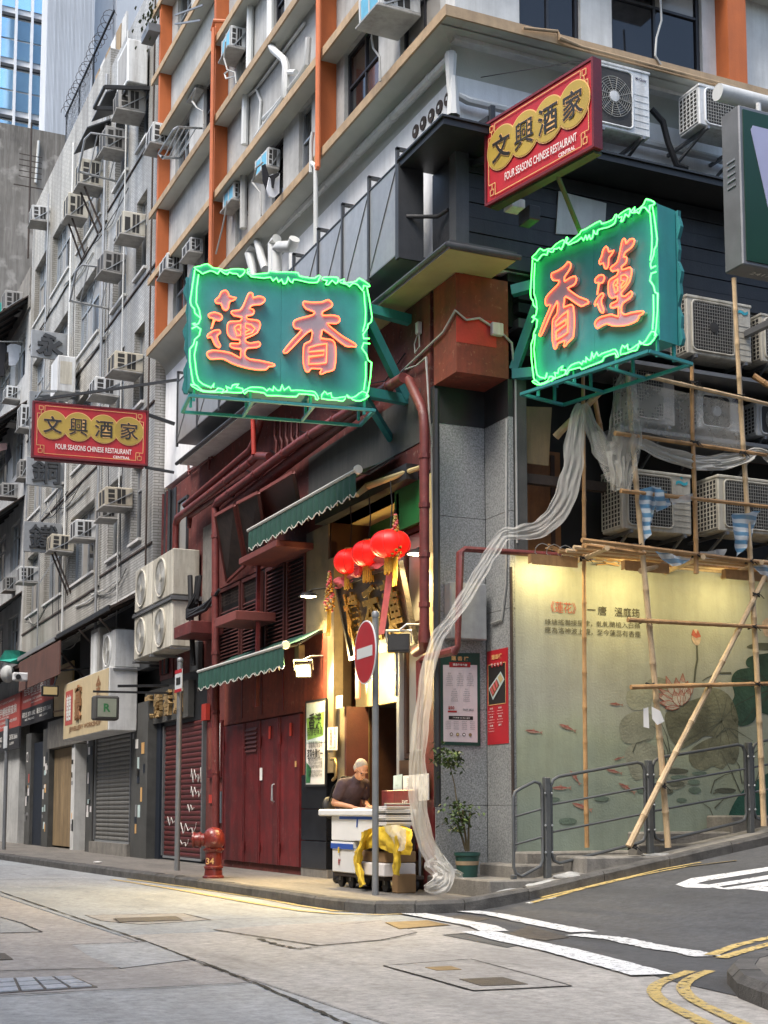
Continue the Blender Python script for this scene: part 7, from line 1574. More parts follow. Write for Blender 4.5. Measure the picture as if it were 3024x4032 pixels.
for px,lab in (((185,2720,-1.2),'small square floodlight on a bent arm before the gold shop panel'),):
    p = uX(215,2722,-1.1); t = thing('floodlight',lab,'floodlight',p); MB().cbox((p.x-.3,p.y,p.z-.12),(p.x+.1,p.y+.1,p.z+.14),.02).build('housing','lamp_black',t); MB().box((p.x-.26,p.y-.006,p.z-.08),(p.x+.06,p.y-.001,p.z+.1)).build('lamp_face','cream_wall',t); MB().tube([(p.x,p.y+.1,p.z+.14),(p.x+.1,p.y+.1,p.z+.5),(TX,p.y+.1,p.z+.6)],.02,6).build('arm','lamp_black',t)
p = uX(75,2665,-1.3); t = thing('security_camera','small white security camera under the brown canopy','camera',p); MB().cbox((p.x-.15,p.y,p.z-.1),(p.x+.3,p.y+.2,p.z+.12),.03).build('body','ac_white',t); MB().lathe([(.07,0),(.06,-.05)],(p.x-.02,p.y,p.z),12,'Y').build('lens','black_rubber',t)
# four-unit condenser stack on the red wall
def stack_unit(y0,y1,z0,z1,lab,mat,xf=-.56):
    t = thing('condenser_unit',lab,'air conditioner',(xf/2,(y0+y1)/2,z0)); MB().cbox((xf,y0,z0),(-.04,y1,z1),.015).build('casing',mat,t); yc,zc = (y0+y1)/2+.12,(z0+z1)/2; R_=min(y1-y0,z1-z0)/2-.07
    MB().lathe([(R_,-.003),(R_,-.006)],(xf,yc,zc),28,'X').build('fan_opening','ac_grey',t); MB().tube([(xf-.012,yc+R_*math.cos(a),zc+R_*math.sin(a)) for a in [2*math.pi*j/28 for j in range(28)]],.02,6,True).build('grille_rim',mat,t,True)
    m=MB()
    for k in range(2,10): m.tube([(xf-.02,yc+R_*k/10*math.cos(a),zc+R_*k/10*math.sin(a)) for a in [2*math.pi*j/24 for j in range(24)]],.003,4,True)
    m.build('wire_grille','grille_wire',t,kind='stuff')
    for k in range(3): a=2*math.pi*k/3+.4; MB().quad((xf-.009,yc,zc),(xf-.009,yc+R_*.9*math.cos(a),zc+R_*.9*math.sin(a)),(xf-.013,yc+R_*.9*math.cos(a+.8),zc+R_*.9*math.sin(a+.8))).build('fan_blade','ac_white',t)
    MB().lathe([(.08,-.02),(.0,-.03)],(xf,yc,zc),16,'X').build('fan_hub',mat,t,True); [MB().box((xf-.03,yy-.04,z0-.06),(0,yy,z0-.02)).build('bracket','galv_dark',t) for yy in (y0,y1)]
zA,zB,zC = uY(690,2160,10.5).z,uY(690,2352,10.5).z,uY(690,2545,10.5).z
for (a,b) in ((10.45,11.85),(11.95,13.25)):
    for (z0,z1) in ((zB+.05,zA),(zC,zB-.05)):
        near='near the red downpipe' if a<11 else 'near the tiled wall'; stack_unit(a,b,z0,z1,'%s cream condenser of the stack of four, %s'%('upper' if z1==zA else 'lower',near),'ac_cream')
part(MB().box((-.6,10.4,zB-.05),(0,13.3,zB-.0)),'stack_shelf','galv_dark')
stack_unit(14.1,15.2,3.95,4.75,'small white condenser hung beyond the stack of four','ac_white',-.75); t = thing('condenser_unit','tall grey condenser cabinet hung in the dark recess beside the stack of four','air conditioner',(-.3,15.6,3.9)); MB().cbox((-.8,15.4,3.8),(TX,16.2,4.95),.02).build('casing','ac_grey',t); MB().box((-.805,15.5,3.9),(-.801,16.1,4.85)).build('panel','ac_white',t)
for k in range(9):
    a=random.uniform(-.1,.1); part(MB().tube([(-.28-.03*(k%3),9.55+a,5.2),(-.35,9.6+a,4.9-.03*k),(-.42,9.9,4.62-.02*k),(-.36,9.45-.06*k,4.5+.03*(k%4)),(-.3,8.8-.05*k,4.62+.02*k)],.028,6),'lagged_cable','cable_black',None,True)
part(MB().tube([(-.3,10.2,5.3),(-.32,10.0,4.4),(-.3,9.9,3.6)],.05,8),'lagged_cable','cable_black',None,True)
# vertical metal letter panels
vp = thing('vertical_metal_sign','column of galvanised panels with raised dark characters on the tiled front','sign',(-1.2,22.5,7.0)); ys_=22.6
for k,(px,ch) in enumerate((((125,1296,266,1422),'永'),((118,1538,262,1660),'利'),((106,1795,254,1922),'銅'),((95,2050,244,2182),'鐵'))):
    a,b=uY(px[0],px[1],ys_),uY(px[2],px[3],ys_); MB().cbox((a.x,ys_,b.z),(b.x,ys_+.08,a.z),.01).build('panel','galv',vp); c=V(((a.x+b.x)/2,ys_-.004,(a.z+b.z)/2)); m=MB(); write(m,ch,c,UX,UZ,w=(b.x-a.x)*.74,h=(a.z-b.z)*.82,off=(.05,.03,.012,.008)[k],extr=.05,lift=0); m.build('character','charcoal',vp)
    MB().beam((a.x+.03,ys_+.04,b.z),(a.x+.03,ys_+.04,b.z-.9),.03,.03).build('hanger','galv',vp); MB().beam((b.x-.1,ys_+.04,b.z),(a.x+.4,ys_+.04,b.z-.9),.03,.03).build('brace','galv',vp)
t = thing('condenser_unit','white condenser on an open steel bracket beside the metal letter panels','air conditioner',(-.6,20.5,11.5)); p=uX(320,1550,TX); MB().cbox((TX-.62,p.y,p.z),(TX-.15,p.y+.9,p.z+.95),.02).build('casing','ac_white',t); MB().box((TX-.55,p.y-.004,p.z+.2),(TX-.25,p.y-.001,p.z+.8)).build('side_panel','ac_cream',t); MB().beam((TX-1.0,p.y+.1,p.z-.04),(TX,p.y+.1,p.z+.1),.05,.05).beam((TX-1.0,p.y+.8,p.z-.04),(TX,p.y+.8,p.z+.1),.05,.05).beam((TX-1,p.y,p.z-.04),(TX-1,p.y+.9,p.z-.04),.04,.04).build('bracket','galv',t)
# ================================================================== blocks farther along and towers behind
gb = thing('grey_tenement','weathered grey tenement with rusty window canopies beyond the tiled block','building',(0,36,0))
gw = [(29.2,31.0),(32.0,34.5),(36,39)]; gs=[5.6,8.6,11.7,14.7]
wallX(MB(),TX,.3,28.32,44,0,17.6,[(a,b,s,s+1.5) for a,b in gw for s in gs]).build('wall','grey_wall',gb); MB().box((TX+.3,28.32,0),(8,44,17.5)).build('core','dark_recess',gb)
for a,b in gw:
    for s in gs: windowX(TX,a,b,s,s+1.5,gb,['window_glass_pale','window_glass','curtain_glass'],'alu_frame',3,(.3,),.05,.12)
for z in (16.3,12.9,9.9,6.9): MB().prism([(TX,28.6,z+.75),(-1.15,28.6,z),(-1.15,36,z),(TX,36,z+.75)],(0,0,.04)).build('window_canopy','rust_dark',gb); [MB().beam((TX,28.8+.9*k,z+.7),(-1.12,28.8+.9*k,z-.02),.06,.08).build('canopy_rib','black_paint',gb) for k in range(8)]
MB().box((-.25,28.4,16.6),(.1,44,17.9)).build('parapet','concrete_dirty',gb)
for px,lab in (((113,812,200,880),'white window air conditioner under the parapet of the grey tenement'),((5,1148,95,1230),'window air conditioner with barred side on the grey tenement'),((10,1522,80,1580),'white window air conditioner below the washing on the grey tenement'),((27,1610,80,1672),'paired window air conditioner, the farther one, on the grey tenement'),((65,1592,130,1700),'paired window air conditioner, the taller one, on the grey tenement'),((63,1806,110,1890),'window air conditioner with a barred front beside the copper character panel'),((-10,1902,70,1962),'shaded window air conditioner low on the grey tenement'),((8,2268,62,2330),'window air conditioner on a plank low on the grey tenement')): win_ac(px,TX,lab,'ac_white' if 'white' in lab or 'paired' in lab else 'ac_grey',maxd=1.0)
def shirt(px, mat, label, short=False):
    P=[uY(x,y,30.0) for x,y in px]; tag(MB().prism(P,(0,.04,0)).build('hanging_shirt',mat,None),label,'clothing')
shirt([(28,1362),(42,1354),(60,1354),(84,1362),(82,1388),(76,1388),(76,1415),(60,1438),(36,1438),(34,1385),(24,1390)],'washing_white','white T-shirt drying on a pole outside the grey tenement'); shirt([(-10,1352),(18,1350),(28,1366),(28,1390),(20,1395),(16,1480),(-10,1480)],'washing_black','black shirt drying beside the white T-shirt'); shirt([(26,1770),(36,1738),(42,1770),(46,1800),(26,1830),(20,1800)],'washing_black','black garment drying low on the grey tenement'); shirt([(0,1745),(28,1745),(28,1770),(0,1775)],'pink_cloth','pale pink cloth drying low on the grey tenement')
t = thing('drying_pole','white pole of hangers outside the grey tenement','clothes pole',(-.6,30,13)); MB().tube([uY(-20,1345,30),uY(88,1345,30)],.02,6).build('rail','white_pipe',t); MB().tube([uY(88,1345,30),V((TX,30,uY(88,1345,30).z))],.02,6).build('arm','white_pipe',t)
P=[uY(x,y,36) for x,y in [(-20,1200),(6,1190),(8,1420),(-20,1430)]]; tag(MB().prism(P,(0,.05,0)).build('green_safety_net','green_net'),'strip of green safety net beyond the washing','net')
P=[uX(-5,2600,-1.1),uX(20,2560,-1.1),uX(75,2560,-1.0),uX(84,2590,-.9),uX(40,2605,-1.1)]; tag(MB().prism(P,(.3,.2,-.05)).build('green_tarpaulin','green_net'),'green tarpaulin scrap over bundles on the low canopy','tarpaulin'); m=MB(); p=uX(30,2640,-1.1); m.sphere(p-UZ*.1,(.2,.35,.25),10,8); tag(m.build('bundle','grey_wall',None,True),'pale cloth bundle under the green tarpaulin','bundle')
# mottled blank concrete wall
M('mottled_wall',(.16,.145,.125),.9,var=.6,scale=.22,streak=.45,dirt=(.40,.37,.33),bump=.3,spots=.7); cwz=uY(120,505,46).z
cb = thing('blank_concrete_block','blank stained concrete gable rising behind the grey tenement','building',(3,46,0)); MB().box((-6,46,0),(9,60,cwz)).build('gable','mottled_wall',cb); MB().box((-6,45.85,17.5),(9,45.99,18.6)).build('ledge','concrete_dirty',cb); MB().tube([uY(152,555,45.9),uY(140,720,45.9)],.06,6).build('drainpipe','white_pipe',cb)
# glass tower and ribbed concrete tower
M('tower_white',(.80,.82,.84),.6,var=.05,streak=.2,dirt=(.45,.46,.48)); M('tower_concrete',(.52,.55,.59),.8,var=.06,scale=.3,streak=.15,dirt=(.33,.35,.38)); M('sky_tint_glass',(.45,.72,.95),.06,metal=.9,var=.12,scale=.15,bump=0)  # tower panes have the reflected sky put into their blue tint
TY=95.0; ex=uY(182,300,TY).x; gt = thing('glass_tower','white office tower with window grid tinted like reflected blue sky behind the old blocks','building',(ex-12,TY,0))
ztop=uY(90,-300,TY).z; MB().box((ex-26,TY,0),(ex,TY+20,ztop)).build('frame','tower_white',gt)
cw=(uY(62,300,TY)-uY(0,300,TY)).length; rowsY=[uY(60,y,TY).z for y in (77,160,238)]; fh=uY(60,77,TY).z-uY(60,278,TY).z
for f in range(-1,4):
    for c in range(5):
        for r in range(2):
            za=rowsY[0]-f*fh-(0 if r==0 else (rowsY[0]-rowsY[1])); zb_=rowsY[0]-f*fh-((rowsY[0]-rowsY[1]) if r==0 else (rowsY[0]-rowsY[2]))
            MB().box((ex-cw*(c+1)+.12,TY-.10,zb_+.08),(ex-cw*c-.12,TY-.01,za-.08)).build('window_pane','sky_tint_glass',gt)
    z=rowsY[0]-f*fh; MB().box((ex-26,TY-.25,z+.1),(ex+.05,TY-.02,z+.35)).build('sunshade','charcoal',gt)
for c in range(6): MB().box((ex-cw*c-.1,TY-.3,0),(ex-cw*c+.1,TY-.02,ztop)).build('mullion','tower_white',gt)
FY=85.0; fx0,fx1=uY(182,200,FY).x,uY(640,200,FY).x; ct = thing('concrete_tower','tall pale ribbed concrete tower rising behind the rooftops','building',(fx0,FY,0)); zt2=uY(300,-400,FY).z
xm=uY(368,200,FY).x; xm2=uY(462,200,FY).x
for a,b,d in ((fx0,xm,0),(xm,xm2,1.5),(xm2,fx1+14,.5)): MB().box((a,FY+d,0),(b-.02,FY+2.2,zt2)).build('tower_face','tower_concrete',ct)
n=34
for k in range(n): x=fx0+(xm-fx0)*(k+.5)/n; MB().box((x-.06,FY-.07,0),(x+.06,FY-.002,zt2)).build('rib','tower_concrete',ct)
# top-left balcony clutter of the corner block
p=uX(600,255,WX); t = thing('condenser_unit','white condenser cabinet on a black steel cradle at the block end','air conditioner',p); MB().cbox((-.70,p.y,p.z-.5),(-.25,p.y+1.0,p.z+.5),.02).build('casing','ac_white',t); MB().box((-.705,p.y+.1,p.z-.4),(-.701,p.y+.9,p.z+.4)).build('fan_panel','ac_grey',t); MB().beam((-1.2,p.y,p.z-.75),(WX,p.y,p.z-.55),.06,.08).beam((-1.2,p.y+1,p.z-.75),(WX,p.y+1,p.z-.55),.06,.08).beam((-1.2,p.y,p.z-.75),(-1.2,p.y+1.0,p.z-.75),.06,.06).beam((-.7,p.y,p.z-.66),(-.7,p.y+1.0,p.z-.66),.06,.06).build('cradle','black_paint',t)
for (a,b) in (((690,95),(790,80)),((690,60),(800,20))): part(MB().beam(uX(*a,-.75),uX(*b,-.6),.03,.03),'balcony_rail','steel_grey')
t=thing('clothes_rack','bent steel clothes rack below the sill between the orange fins','clothes rack',uX(700,560,-.5)); MB().tube([uX(795,505,-.2),uX(700,500,-.85),uX(685,510,-.9),uX(625,605,-.9),uX(640,620,-.85),uX(705,622,-.2)],.022,8).build('hoop','galv',t,True)
for k in range(4): a=uX(705+22*k,505,-.7+.13*k); b=uX(648+18*k,618,-.75+.14*k); MB().tube([a,b],.012,6).build('bar','galv',t)
def hang(px,Y_,mat,label): tag(MB().prism([uY(x,y,Y_) for x,y in px],(0,.03,0)).build('hanging_shorts',mat,None),label,'clothing')
hy=uX(1095,740,-.5).y
hang([(1032,650),(1045,645),(1062,700),(1066,740),(1050,748),(1036,710)],hy,'washing_black','black vest hanging under the blue-fronted air conditioner'); hang([(1050,745),(1062,690),(1075,684),(1082,700),(1094,678),(1102,684),(1100,760),(1080,778),(1068,775),(1060,772)],hy-.05,'washing_white','black and white sports shorts hanging under the blue-fronted air conditioner')
hang([(1060,692),(1100,678),(1100,690),(1084,702),(1078,740),(1072,735),(1068,700)],hy-.1,'washing_black','dark trim of the sports shorts drying on a hanger')
for x,y in ((565,60),): 
    t=thing('potted_plant','small green plant trailing from a ledge at the top of the tiled end','plant',uX(x,y,-.5)); m=MB(); c=uX(590,75,-.55)
    for k in range(60): a=c+V((random.gauss(0,.12),random.gauss(0,.25),random.gauss(0,.25))); m.quad(a,a+V((.04,.07,.02)),a+V((.02,.12,-.04)),a+V((-.02,.06,-.03)))
    m.build('foliage','leaf',t); MB().box((c.x-.1,c.y-.3,c.z-.42),(c.x+.15,c.y+.3,c.z-.25)).build('planter','galv_dark',t)

# stickers and handbills on the shop piers
random.seed(21)
for k in range(60):
    a,b=random.choice(((13.35,14.5),(18.25,18.85),(20.22,20.58),(23.6,24.3),(26.3,26.9))); y=random.uniform(a,b-.1); z=random.uniform(.4,2.7); w_=random.uniform(.08,.24); h_=random.uniform(.08,.3)
    tpart(MB().box((TX-.046-.001*(k%4),y,z),(TX-.0415,min(b,y+w_),z+h_)),'sticker',random.choice(['paper','poster_sky','ink','card_white','agent_red','grey_ink','gold_line','navy']))
for (y,z,w_,h_,mt) in ((6.75,1.45,.12,.2,'paper'),(5.2,1.62,.07,.09,'gold_line')): part(MB().box((-.066,y,z),(-.0635,y+w_,z+h_)),'sticker',mt)
# blocks across the two streets, behind and beside the viewpoint, which shade the street
M('opposite_wall',(.34,.32,.29),.85,var=.2,streak=.5,dirt=(.15,.14,.13))
def block(name,label,lo,hi,face,wins):
    t=thing(name,label,'building',((lo[0]+hi[0])/2,(lo[1]+hi[1])/2,0)); MB().box(lo,hi).build('wall','opposite_wall',t)
    for (p,q) in wins: MB().box(p,q).build('window','window_glass_pale',t)
wins=[((-12.98,y,z),(-12.93,y+1.6,z+1.6)) for y in range(-28,70,7) for z in (4,8,12)]
block('opposite_block','plain apartment block across the main street from the restaurant',(-25,-45,RZ),(-13,80,17.0),'X',wins)
wins=[((x,-9.97,z),(x+1.6,-9.92,z+1.6)) for x in range(2,24,5) for z in (3.5,6.8)]
block('opposite_block','plain apartment block across the side street from the mural',(.2,-30,RZ),(26,-10,12.0),'Y',wins)

# loose cables looping over the tiled front and the red wall
random.seed(5)
for k in range(16):
    y=random.uniform(13.6,25); z=random.choice(SZ+[5.9])+random.uniform(-.7,-.1); L_=random.uniform(1.5,4); sg=random.uniform(.1,.5)
    tpart(MB().tube([(TX-.05-.03*(k%3),y+L_*j/8,z-sg*math.sin(math.pi*j/8)+.05*math.sin(k+j)) for j in range(9)],.011,5),'loose_cable','cable_black' if k%3 else 'cable_grey',True)
for k in range(9):
    y=random.uniform(14,24); z=random.uniform(8,17); tpart(MB().tube([(TX-.06,y,z),(TX-.07,y+.05,z-1.2),(TX-.06,y-.04,z-2.6)],.010,5),'drop_cable','cable_black',True)
for k in range(6):
    y=1.4+k*1.3; part(MB().tube([(-.03,y,6.9-.1*(k%3)),(-.04,y+.6,6.7-.05*k),(-.03,y+1.3,6.85)],.009,5),'loose_cable','cable_black',None,True)
# ================================================================== street furniture and people
# no-entry sign
pb = uZ(1478,3525,0); t = thing('no_entry_sign','red no-entry disc with white bar on a grey pole at the kerb corner','road sign',pb)
ztop = uY(1478,2420,pb.y).z
MB().tube([pb-UZ*.05,V((pb.x,pb.y,ztop))],.038,14).build('pole','steel_grey',t,True); MB().lathe([(.045,0),(.045,.05),(.03,.07)],(pb.x,pb.y,ztop-.03),14).build('pole_cap','steel_grey',t,True)
a=uY(1455,2440,pb.y-.06).z; b=uY(1455,2692,pb.y-.06).z; zc=(a+b)/2; R_=(a-b)/2; hd=rad(65.65+180-70); nS=V((math.cos(hd),math.sin(hd),0)); uS=V((-nS.y,nS.x,0)); 
if uS.dot(RT)<0: uS=-uS
cS=V((pb.x,pb.y,zc))+nS*.055-RT*.06
def disc(c,n_,u_,r,th): return MB().prism([c+u_*(r*math.cos(q))+UZ*(r*math.sin(q)) for q in [2*math.pi*j/40 for j in range(40)]],n_*th)
disc(cS,nS,uS,R_,.012).build('disc_rim','signal_white',t); disc(cS+nS*.012,nS,uS,R_*.955,.003).build('disc','signal_red',t); MB().obox(cS+nS*.017,uS,UZ,nS,R_*1.45,R_*.33,.004).build('white_bar','signal_white',t)
MB().obox(cS-nS*.02+UZ*R_*.6,uS,UZ,nS,.12,.03,.05).obox(cS-nS*.02-UZ*R_*.6,uS,UZ,nS,.12,.03,.05).build('clamp','alu_frame',t)
# bus plate pole
pb = uZ(697,3428,0); t = thing('street_sign_pole','slim grey pole with a small plate in front of the red shutter','sign post',pb); zt_=uY(697,2600,pb.y).z
MB().tube([pb-UZ*.05,V((pb.x,pb.y,zt_))],.045,12).build('pole','steel_grey',t,True); MB().sphere((pb.x,pb.y,zt_),.055,10,8).build('finial','steel_grey',t,True)
z0,z1=uY(715,2728,pb.y).z,uY(715,2640,pb.y).z; MB().box((pb.x-.06,pb.y-.32,z0),(pb.x-.05,pb.y+.08,z1)).build('plate','signal_white',t); MB().box((pb.x-.064,pb.y-.32,z1-.06),(pb.x-.061,pb.y+.08,z1)).box((pb.x-.064,pb.y-.32,z0),(pb.x-.061,pb.y+.08,z0+.05)).build('plate_edge','sign_red',t); MB().box((pb.x-.064,pb.y-.24,z0+.12),(pb.x-.061,pb.y+.0,z1-.13)).build('symbol','ink',t)
pb = uZ(15,3345,0); t = thing('street_sign_pole','slim grey pole with a small plate by the leasing boards','sign post',pb); zt_=uY(30,2830,pb.y).z; MB().tube([pb,V((pb.x,pb.y,zt_))],.05,10).build('pole','steel_grey',t,True); MB().box((pb.x-.07,pb.y-.4,zt_-.75),(pb.x-.055,pb.y+.1,zt_-.2)).build('plate','signal_white',t)
# fire hydrant
c = uZ(840,3457,0); t = thing('fire_hydrant','stout red fire hydrant with a side outlet and the number 34','hydrant',c)
H_=uY(840,3257,c.y).z; k=H_/.80
def hp(p,nm,o=None,axis='Z',n=28): return MB().lathe(p,o or c,n,axis).build(nm,'hydrant_red',t,True)
hp([(.17*k,0),(.17*k,.025),(.145*k,.04),(.135*k,.13),(.15*k,.14),(.15*k,.165),(.13*k,.175),(.125*k,.40*k),(.14*k,.41*k),(.15*k,.43*k),(.15*k,.46*k),(.13*k,.475*k)],'barrel')
hp([(.13*k,.47*k),(.165*k,.52*k),(.175*k,.60*k),(.165*k,.68*k),(.13*k,.745*k),(.08*k,.785*k),(.02*k,.80*k)],'bonnet')
def hx(p,nm,z): 
    m=MB(); d=-RT; o=c+UZ*z; rows=[]
    up_=UZ; w_=d.cross(up_)
    for (r,l) in p: rows.append([o+d*l+(up_*math.cos(q)+w_*math.sin(q))*r for q in [2*math.pi*j/24 for j in range(25)]])
    m.grid(rows); m.quad(*rows[-1][:-1]); m.build(nm,'hydrant_red',t,True)
hx([(.10*k,.05),(.10*k,.20*k),(.125*k,.205*k),(.125*k,.235*k),(.105*k,.24*k),(.10*k,.30*k),(.125*k,.305*k),(.125*k,.33*k),(.09*k,.335*k),(.085*k,.345*k)],'outlet',.60*k)
m=MB(); dd=(CAM-c); dd.z=0; dd.normalize(); o=c+UZ*(.60*k); sd_=dd.cross(UZ); rows=[]
for r,l in ((.085*k,.12*k),(.085*k,.19*k),(.06*k,.20*k),(.06*k,.225*k),(.03*k,.23*k)): rows.append([o+dd*l+(UZ*math.cos(q)+sd_*math.sin(q))*r for q in [2*math.pi*j/20 for j in range(21)]])
m.grid(rows); m.quad(*rows[-1][:-1]); m.build('side_cap','hydrant_red',t,True)
for j in range(8): q=2*math.pi*j/8; MB().sphere((c.x+.155*k*math.cos(q),c.y+.155*k*math.sin(q),.445*k),.017,6,4).build('flange_bolt','hydrant_red',t)
m=MB(); write(m,'34',c+dd*(.131*k)+UZ*(.27*k)-RT*.05,RT,UZ,h=.09,off=.02); m.build('number','gold_line',t)
# potted plant
pp = V((.22,-.05,.19)); t = thing('potted_plant','spindly potted tree in a green pot on the step by the granite column','plant',pp)
q = uY(1840,3442,pp.y); pp = V((q.x,pp.y,.19)); S_=1
MB().lathe([(.115,0),(.14,.24),(.155,.25),(.155,.285),(.145,.285),(.135,.25),(.01,.25)],pp,24).build('pot','pot_green',t,True); MB().lathe([(.133,.14),(.138,.185)],(pp.x,pp.y,pp.z),24).build('pot_band','tan_trim',t,True); MB().lathe([(.13,.252),(.01,.256)],pp,16).build('soil','soil',t)
def upp(x,y,dy=0): return uY(x,y,pp.y+dy)
stems=[[upp(1838,3352),upp(1832,3280),upp(1815,3220),upp(1800,3170,.05),upp(1790,3090,.1),upp(1770,3010,.12)],[upp(1845,3352),upp(1845,3270),upp(1850,3200,-.05)],[upp(1835,3352),upp(1812,3270,.05),upp(1785,3210,.08)],[upp(1842,3352),upp(1828,3260),upp(1822,3190,-.08)]]
for s_ in stems: MB().tube(s_,[.014-.0018*i for i in range(len(s_))],6).build('stem','stem',t,True)
M('leaf_light',(.10,.15,.04),.45,var=.4,scale=9)
def leaves(name,cs,n,mat):
    m=MB(); random.seed(hash(name)%1000 if False else len(name)*7+n)
    for i in range(n):
        cx_,sp_=random.choice(cs); c_=cx_+V((random.gauss(0,sp_[0]),random.gauss(0,sp_[0]),random.gauss(0,sp_[1]))); a=random.uniform(0,6.28); dn=random.uniform(.1,1.0); d=V((math.cos(a)*.8,math.sin(a)*.8,-dn)).normalized(); L_=random.uniform(.05,.085); w_=d.cross(V((random.uniform(-.3,.3),random.uniform(-.3,.3),1))).normalized()*L_*.3
        m.add([c_,c_+d*L_*.4+w_,c_+d*L_,c_+d*L_*.4-w_],[(0,1,2,3)])
    m.build(name,mat,t,kind='stuff')
up=[(upp(1752,2965,.1),(.085,.05)),(upp(1780,3000,.1),(.08,.06)),(upp(1735,2985,.1),(.05,.03)),(upp(1790,2975,.1),(.05,.04))]; lo_=[(upp(1800,3180),(.09,.05)),(upp(1835,3200),(.08,.06)),(upp(1780,3230),(.06,.07)),(upp(1820,3250),(.07,.06))]
leaves('upper_foliage',up,170,'leaf'); leaves('foliage_highlight',up+lo_,80,'leaf_light'); leaves('lower_foliage',lo_,190,'leaf')
# wooden broom handle and plank leaning by the standpipe
tag(MB().tube([uZ(1645,3498,0),uX(1660,3370,-.25)],.02,8).build('broom_handle','hoarding_wood',None,True),'pale wooden handle leaning beside the red standpipe','handle')
# ------------------------------------------------ trolley with boxes
CX_=-.78
def cY(x): return uX(x,3350,CX_).y
def cZ(y,x=1390): return uX(x,y,CX_).z
yL,yR=cY(1308),cY(1505); zdk=cZ(3440)
ct = thing('hand_trolley','low black-wheeled flatbed trolley loaded with boxes before the entrance','trolley',(CX_+.25,(yL+yR)/2,0))
MB().cbox((CX_+.02,yR,zdk-.05),(CX_+.55,yL,zdk),.01).build('platform','rust_dark',ct)
for yy in (yL-.09,yL-.42,yR+.42,yR+.1):
    for xx in (CX_+.1,CX_+.47):
        w_=MB().lathe([(.05,-.025),(.085,-.02),(.085,.02),(.05,.025)],(xx,yy,.085),18,'X').build('wheel','black_rubber',ct,True); MB().box((xx-.03,yy-.015,.085),(xx-.026,yy+.015,zdk-.05)).box((xx+.026,yy-.015,.085),(xx+.03,yy+.015,zdk-.05)).build('fork','steel_grey',ct)
MB().tube([(CX_+.05,yR+.02,zdk),(CX_+.05,yR+.02,zdk+.85),(CX_+.5,yR+.02,zdk+.85),(CX_+.5,yR+.02,zdk)],.016,8).build('push_handle','steel_grey',ct,True)
def bx(name,label,y0,y1,z0,z1,x0,x1,mat,cat='box'): 
    t=thing(name,label,cat,((x0+x1)/2,(y0+y1)/2,z0)); MB().cbox((x0,y0,z0),(x1,y1,z1),.012).build('shell',mat,t); return t
zb=zdk
t=bx('foam_box','white polystyrene box with a red stamp at the bottom of the trolley',cY(1394),yL,zb,cZ(3338),CX_,CX_+.42,'foam_white'); MB().box((CX_-.012,cY(1394)+.0,cZ(3338)-.005),(CX_+.43,yL+.01,cZ(3316))).build('lid','foam_white',t); MB().box((CX_-.016,cY(1394)-.002,cZ(3345)),(CX_-.013,yL+.012,cZ(3324))).build('blue_tape','tape_blue',t); m=MB(); write(m,'鮮',V((CX_-.003,cY(1338),cZ(3398))),V((0,-1,0)),UZ,h=.085,off=.02); m.build('stamp','red_ink',t); MB().box((CX_-.02,cY(1341),cZ(3362)),(CX_-.017,cY(1336),cZ(3338))).build('yellow_tape','yellow_cloth',t)
z1_=cZ(3312); t=bx('foam_box','large white polystyrene box with blue tape on top of the trolley stack',cY(1480),cY(1307),z1_,cZ(3214),CX_-.01,CX_+.46,'foam_white'); MB().cbox((CX_-.06,cY(1490),cZ(3214)),(CX_+.52,cY(1268),cZ(3186)),.018).build('lid','foam_white',t); MB().box((CX_-.016,cY(1480),cZ(3226)),(CX_-.011,cY(1340),cZ(3214)-.002)).build('blue_tape','tape_blue',t); MB().obox((CX_-.018,cY(1411),cZ(3236)),(0,1,0),V((0,-.15,1)).normalized(),(-1,0,0),.03,.13,.003).build('blue_tape','tape_blue',t)
bx('cardboard_box','white-taped cardboard box low on the trolley beside the stamped foam box',cY(1516),cY(1424),zb,cZ(3390),CX_-.02,CX_+.4,'card_white'); bx('cardboard_box','brown cardboard box stacked under the yellow raincoat',cY(1512),cY(1405),cZ(3388),cZ(3345),CX_+.02,CX_+.42,'card_brown'); bx('cardboard_box','upper brown cardboard box hidden by the yellow raincoat',cY(1510),cY(1425),cZ(3343),cZ(3262),CX_+.05,CX_+.42,'wood_dark')
t=bx('crate','flat brown crate leaning against the trolley wheels',cY(1532),cY(1512),.0,.22,CX_+.1,CX_+.35,'card_brown','crate')
# stack of newspapers
t=thing('newspaper_stack','stack of folded newspapers on the polystyrene box','newspapers',(CX_+.2,cY(1500),cZ(3190))); random.seed(3)
for k in range(11): z=cZ(3245)+k*.021; a=random.uniform(-.03,.03); MB().obox((CX_+.16+random.uniform(-.01,.01),cY(1507)+random.uniform(-.015,.015),z),V((math.cos(a),math.sin(a),0)),V((-math.sin(a),math.cos(a),0)),UZ,.36,.26,.017).build('newspaper',['paper','card_white','dark_grey_panel','paper'][k%4] if k!=10 else 'paper',t)
# yellow raincoat draped over the boxes
def cloth3(P, nm, mat, par, sub_=12, amp=.012):
    rows=[]
    for i in range((len(P)-1)*sub_+1):
        k=min(i//sub_,len(P)-2); f=i/sub_-k; row=[]
        L_=[P[k][j].lerp(P[k+1][j],f) for j in range(len(P[0]))]; n=len(L_)
        for j in range((n-1)*sub_+1):
            q=min(j//sub_,n-2); g=j/sub_-q; p=L_[q].lerp(L_[q+1],g); row.append(p+V((amp*math.sin(j*.55+i*.2)*.6+noise.noise(p*12)*amp*2.2+noise.noise(p*30)*amp*.8,0,noise.noise(p*6)*amp)))
        rows.append(row)
    return MB().grid(rows).build(nm,mat,par,True)
t=thing('yellow_raincoat','yellow raincoat draped over the trolley boxes with sleeves hanging','raincoat',(CX_,cY(1500),.5)); F=CX_-.05
U_=lambda x,y,dx=0: uX(x,y,F+dx)
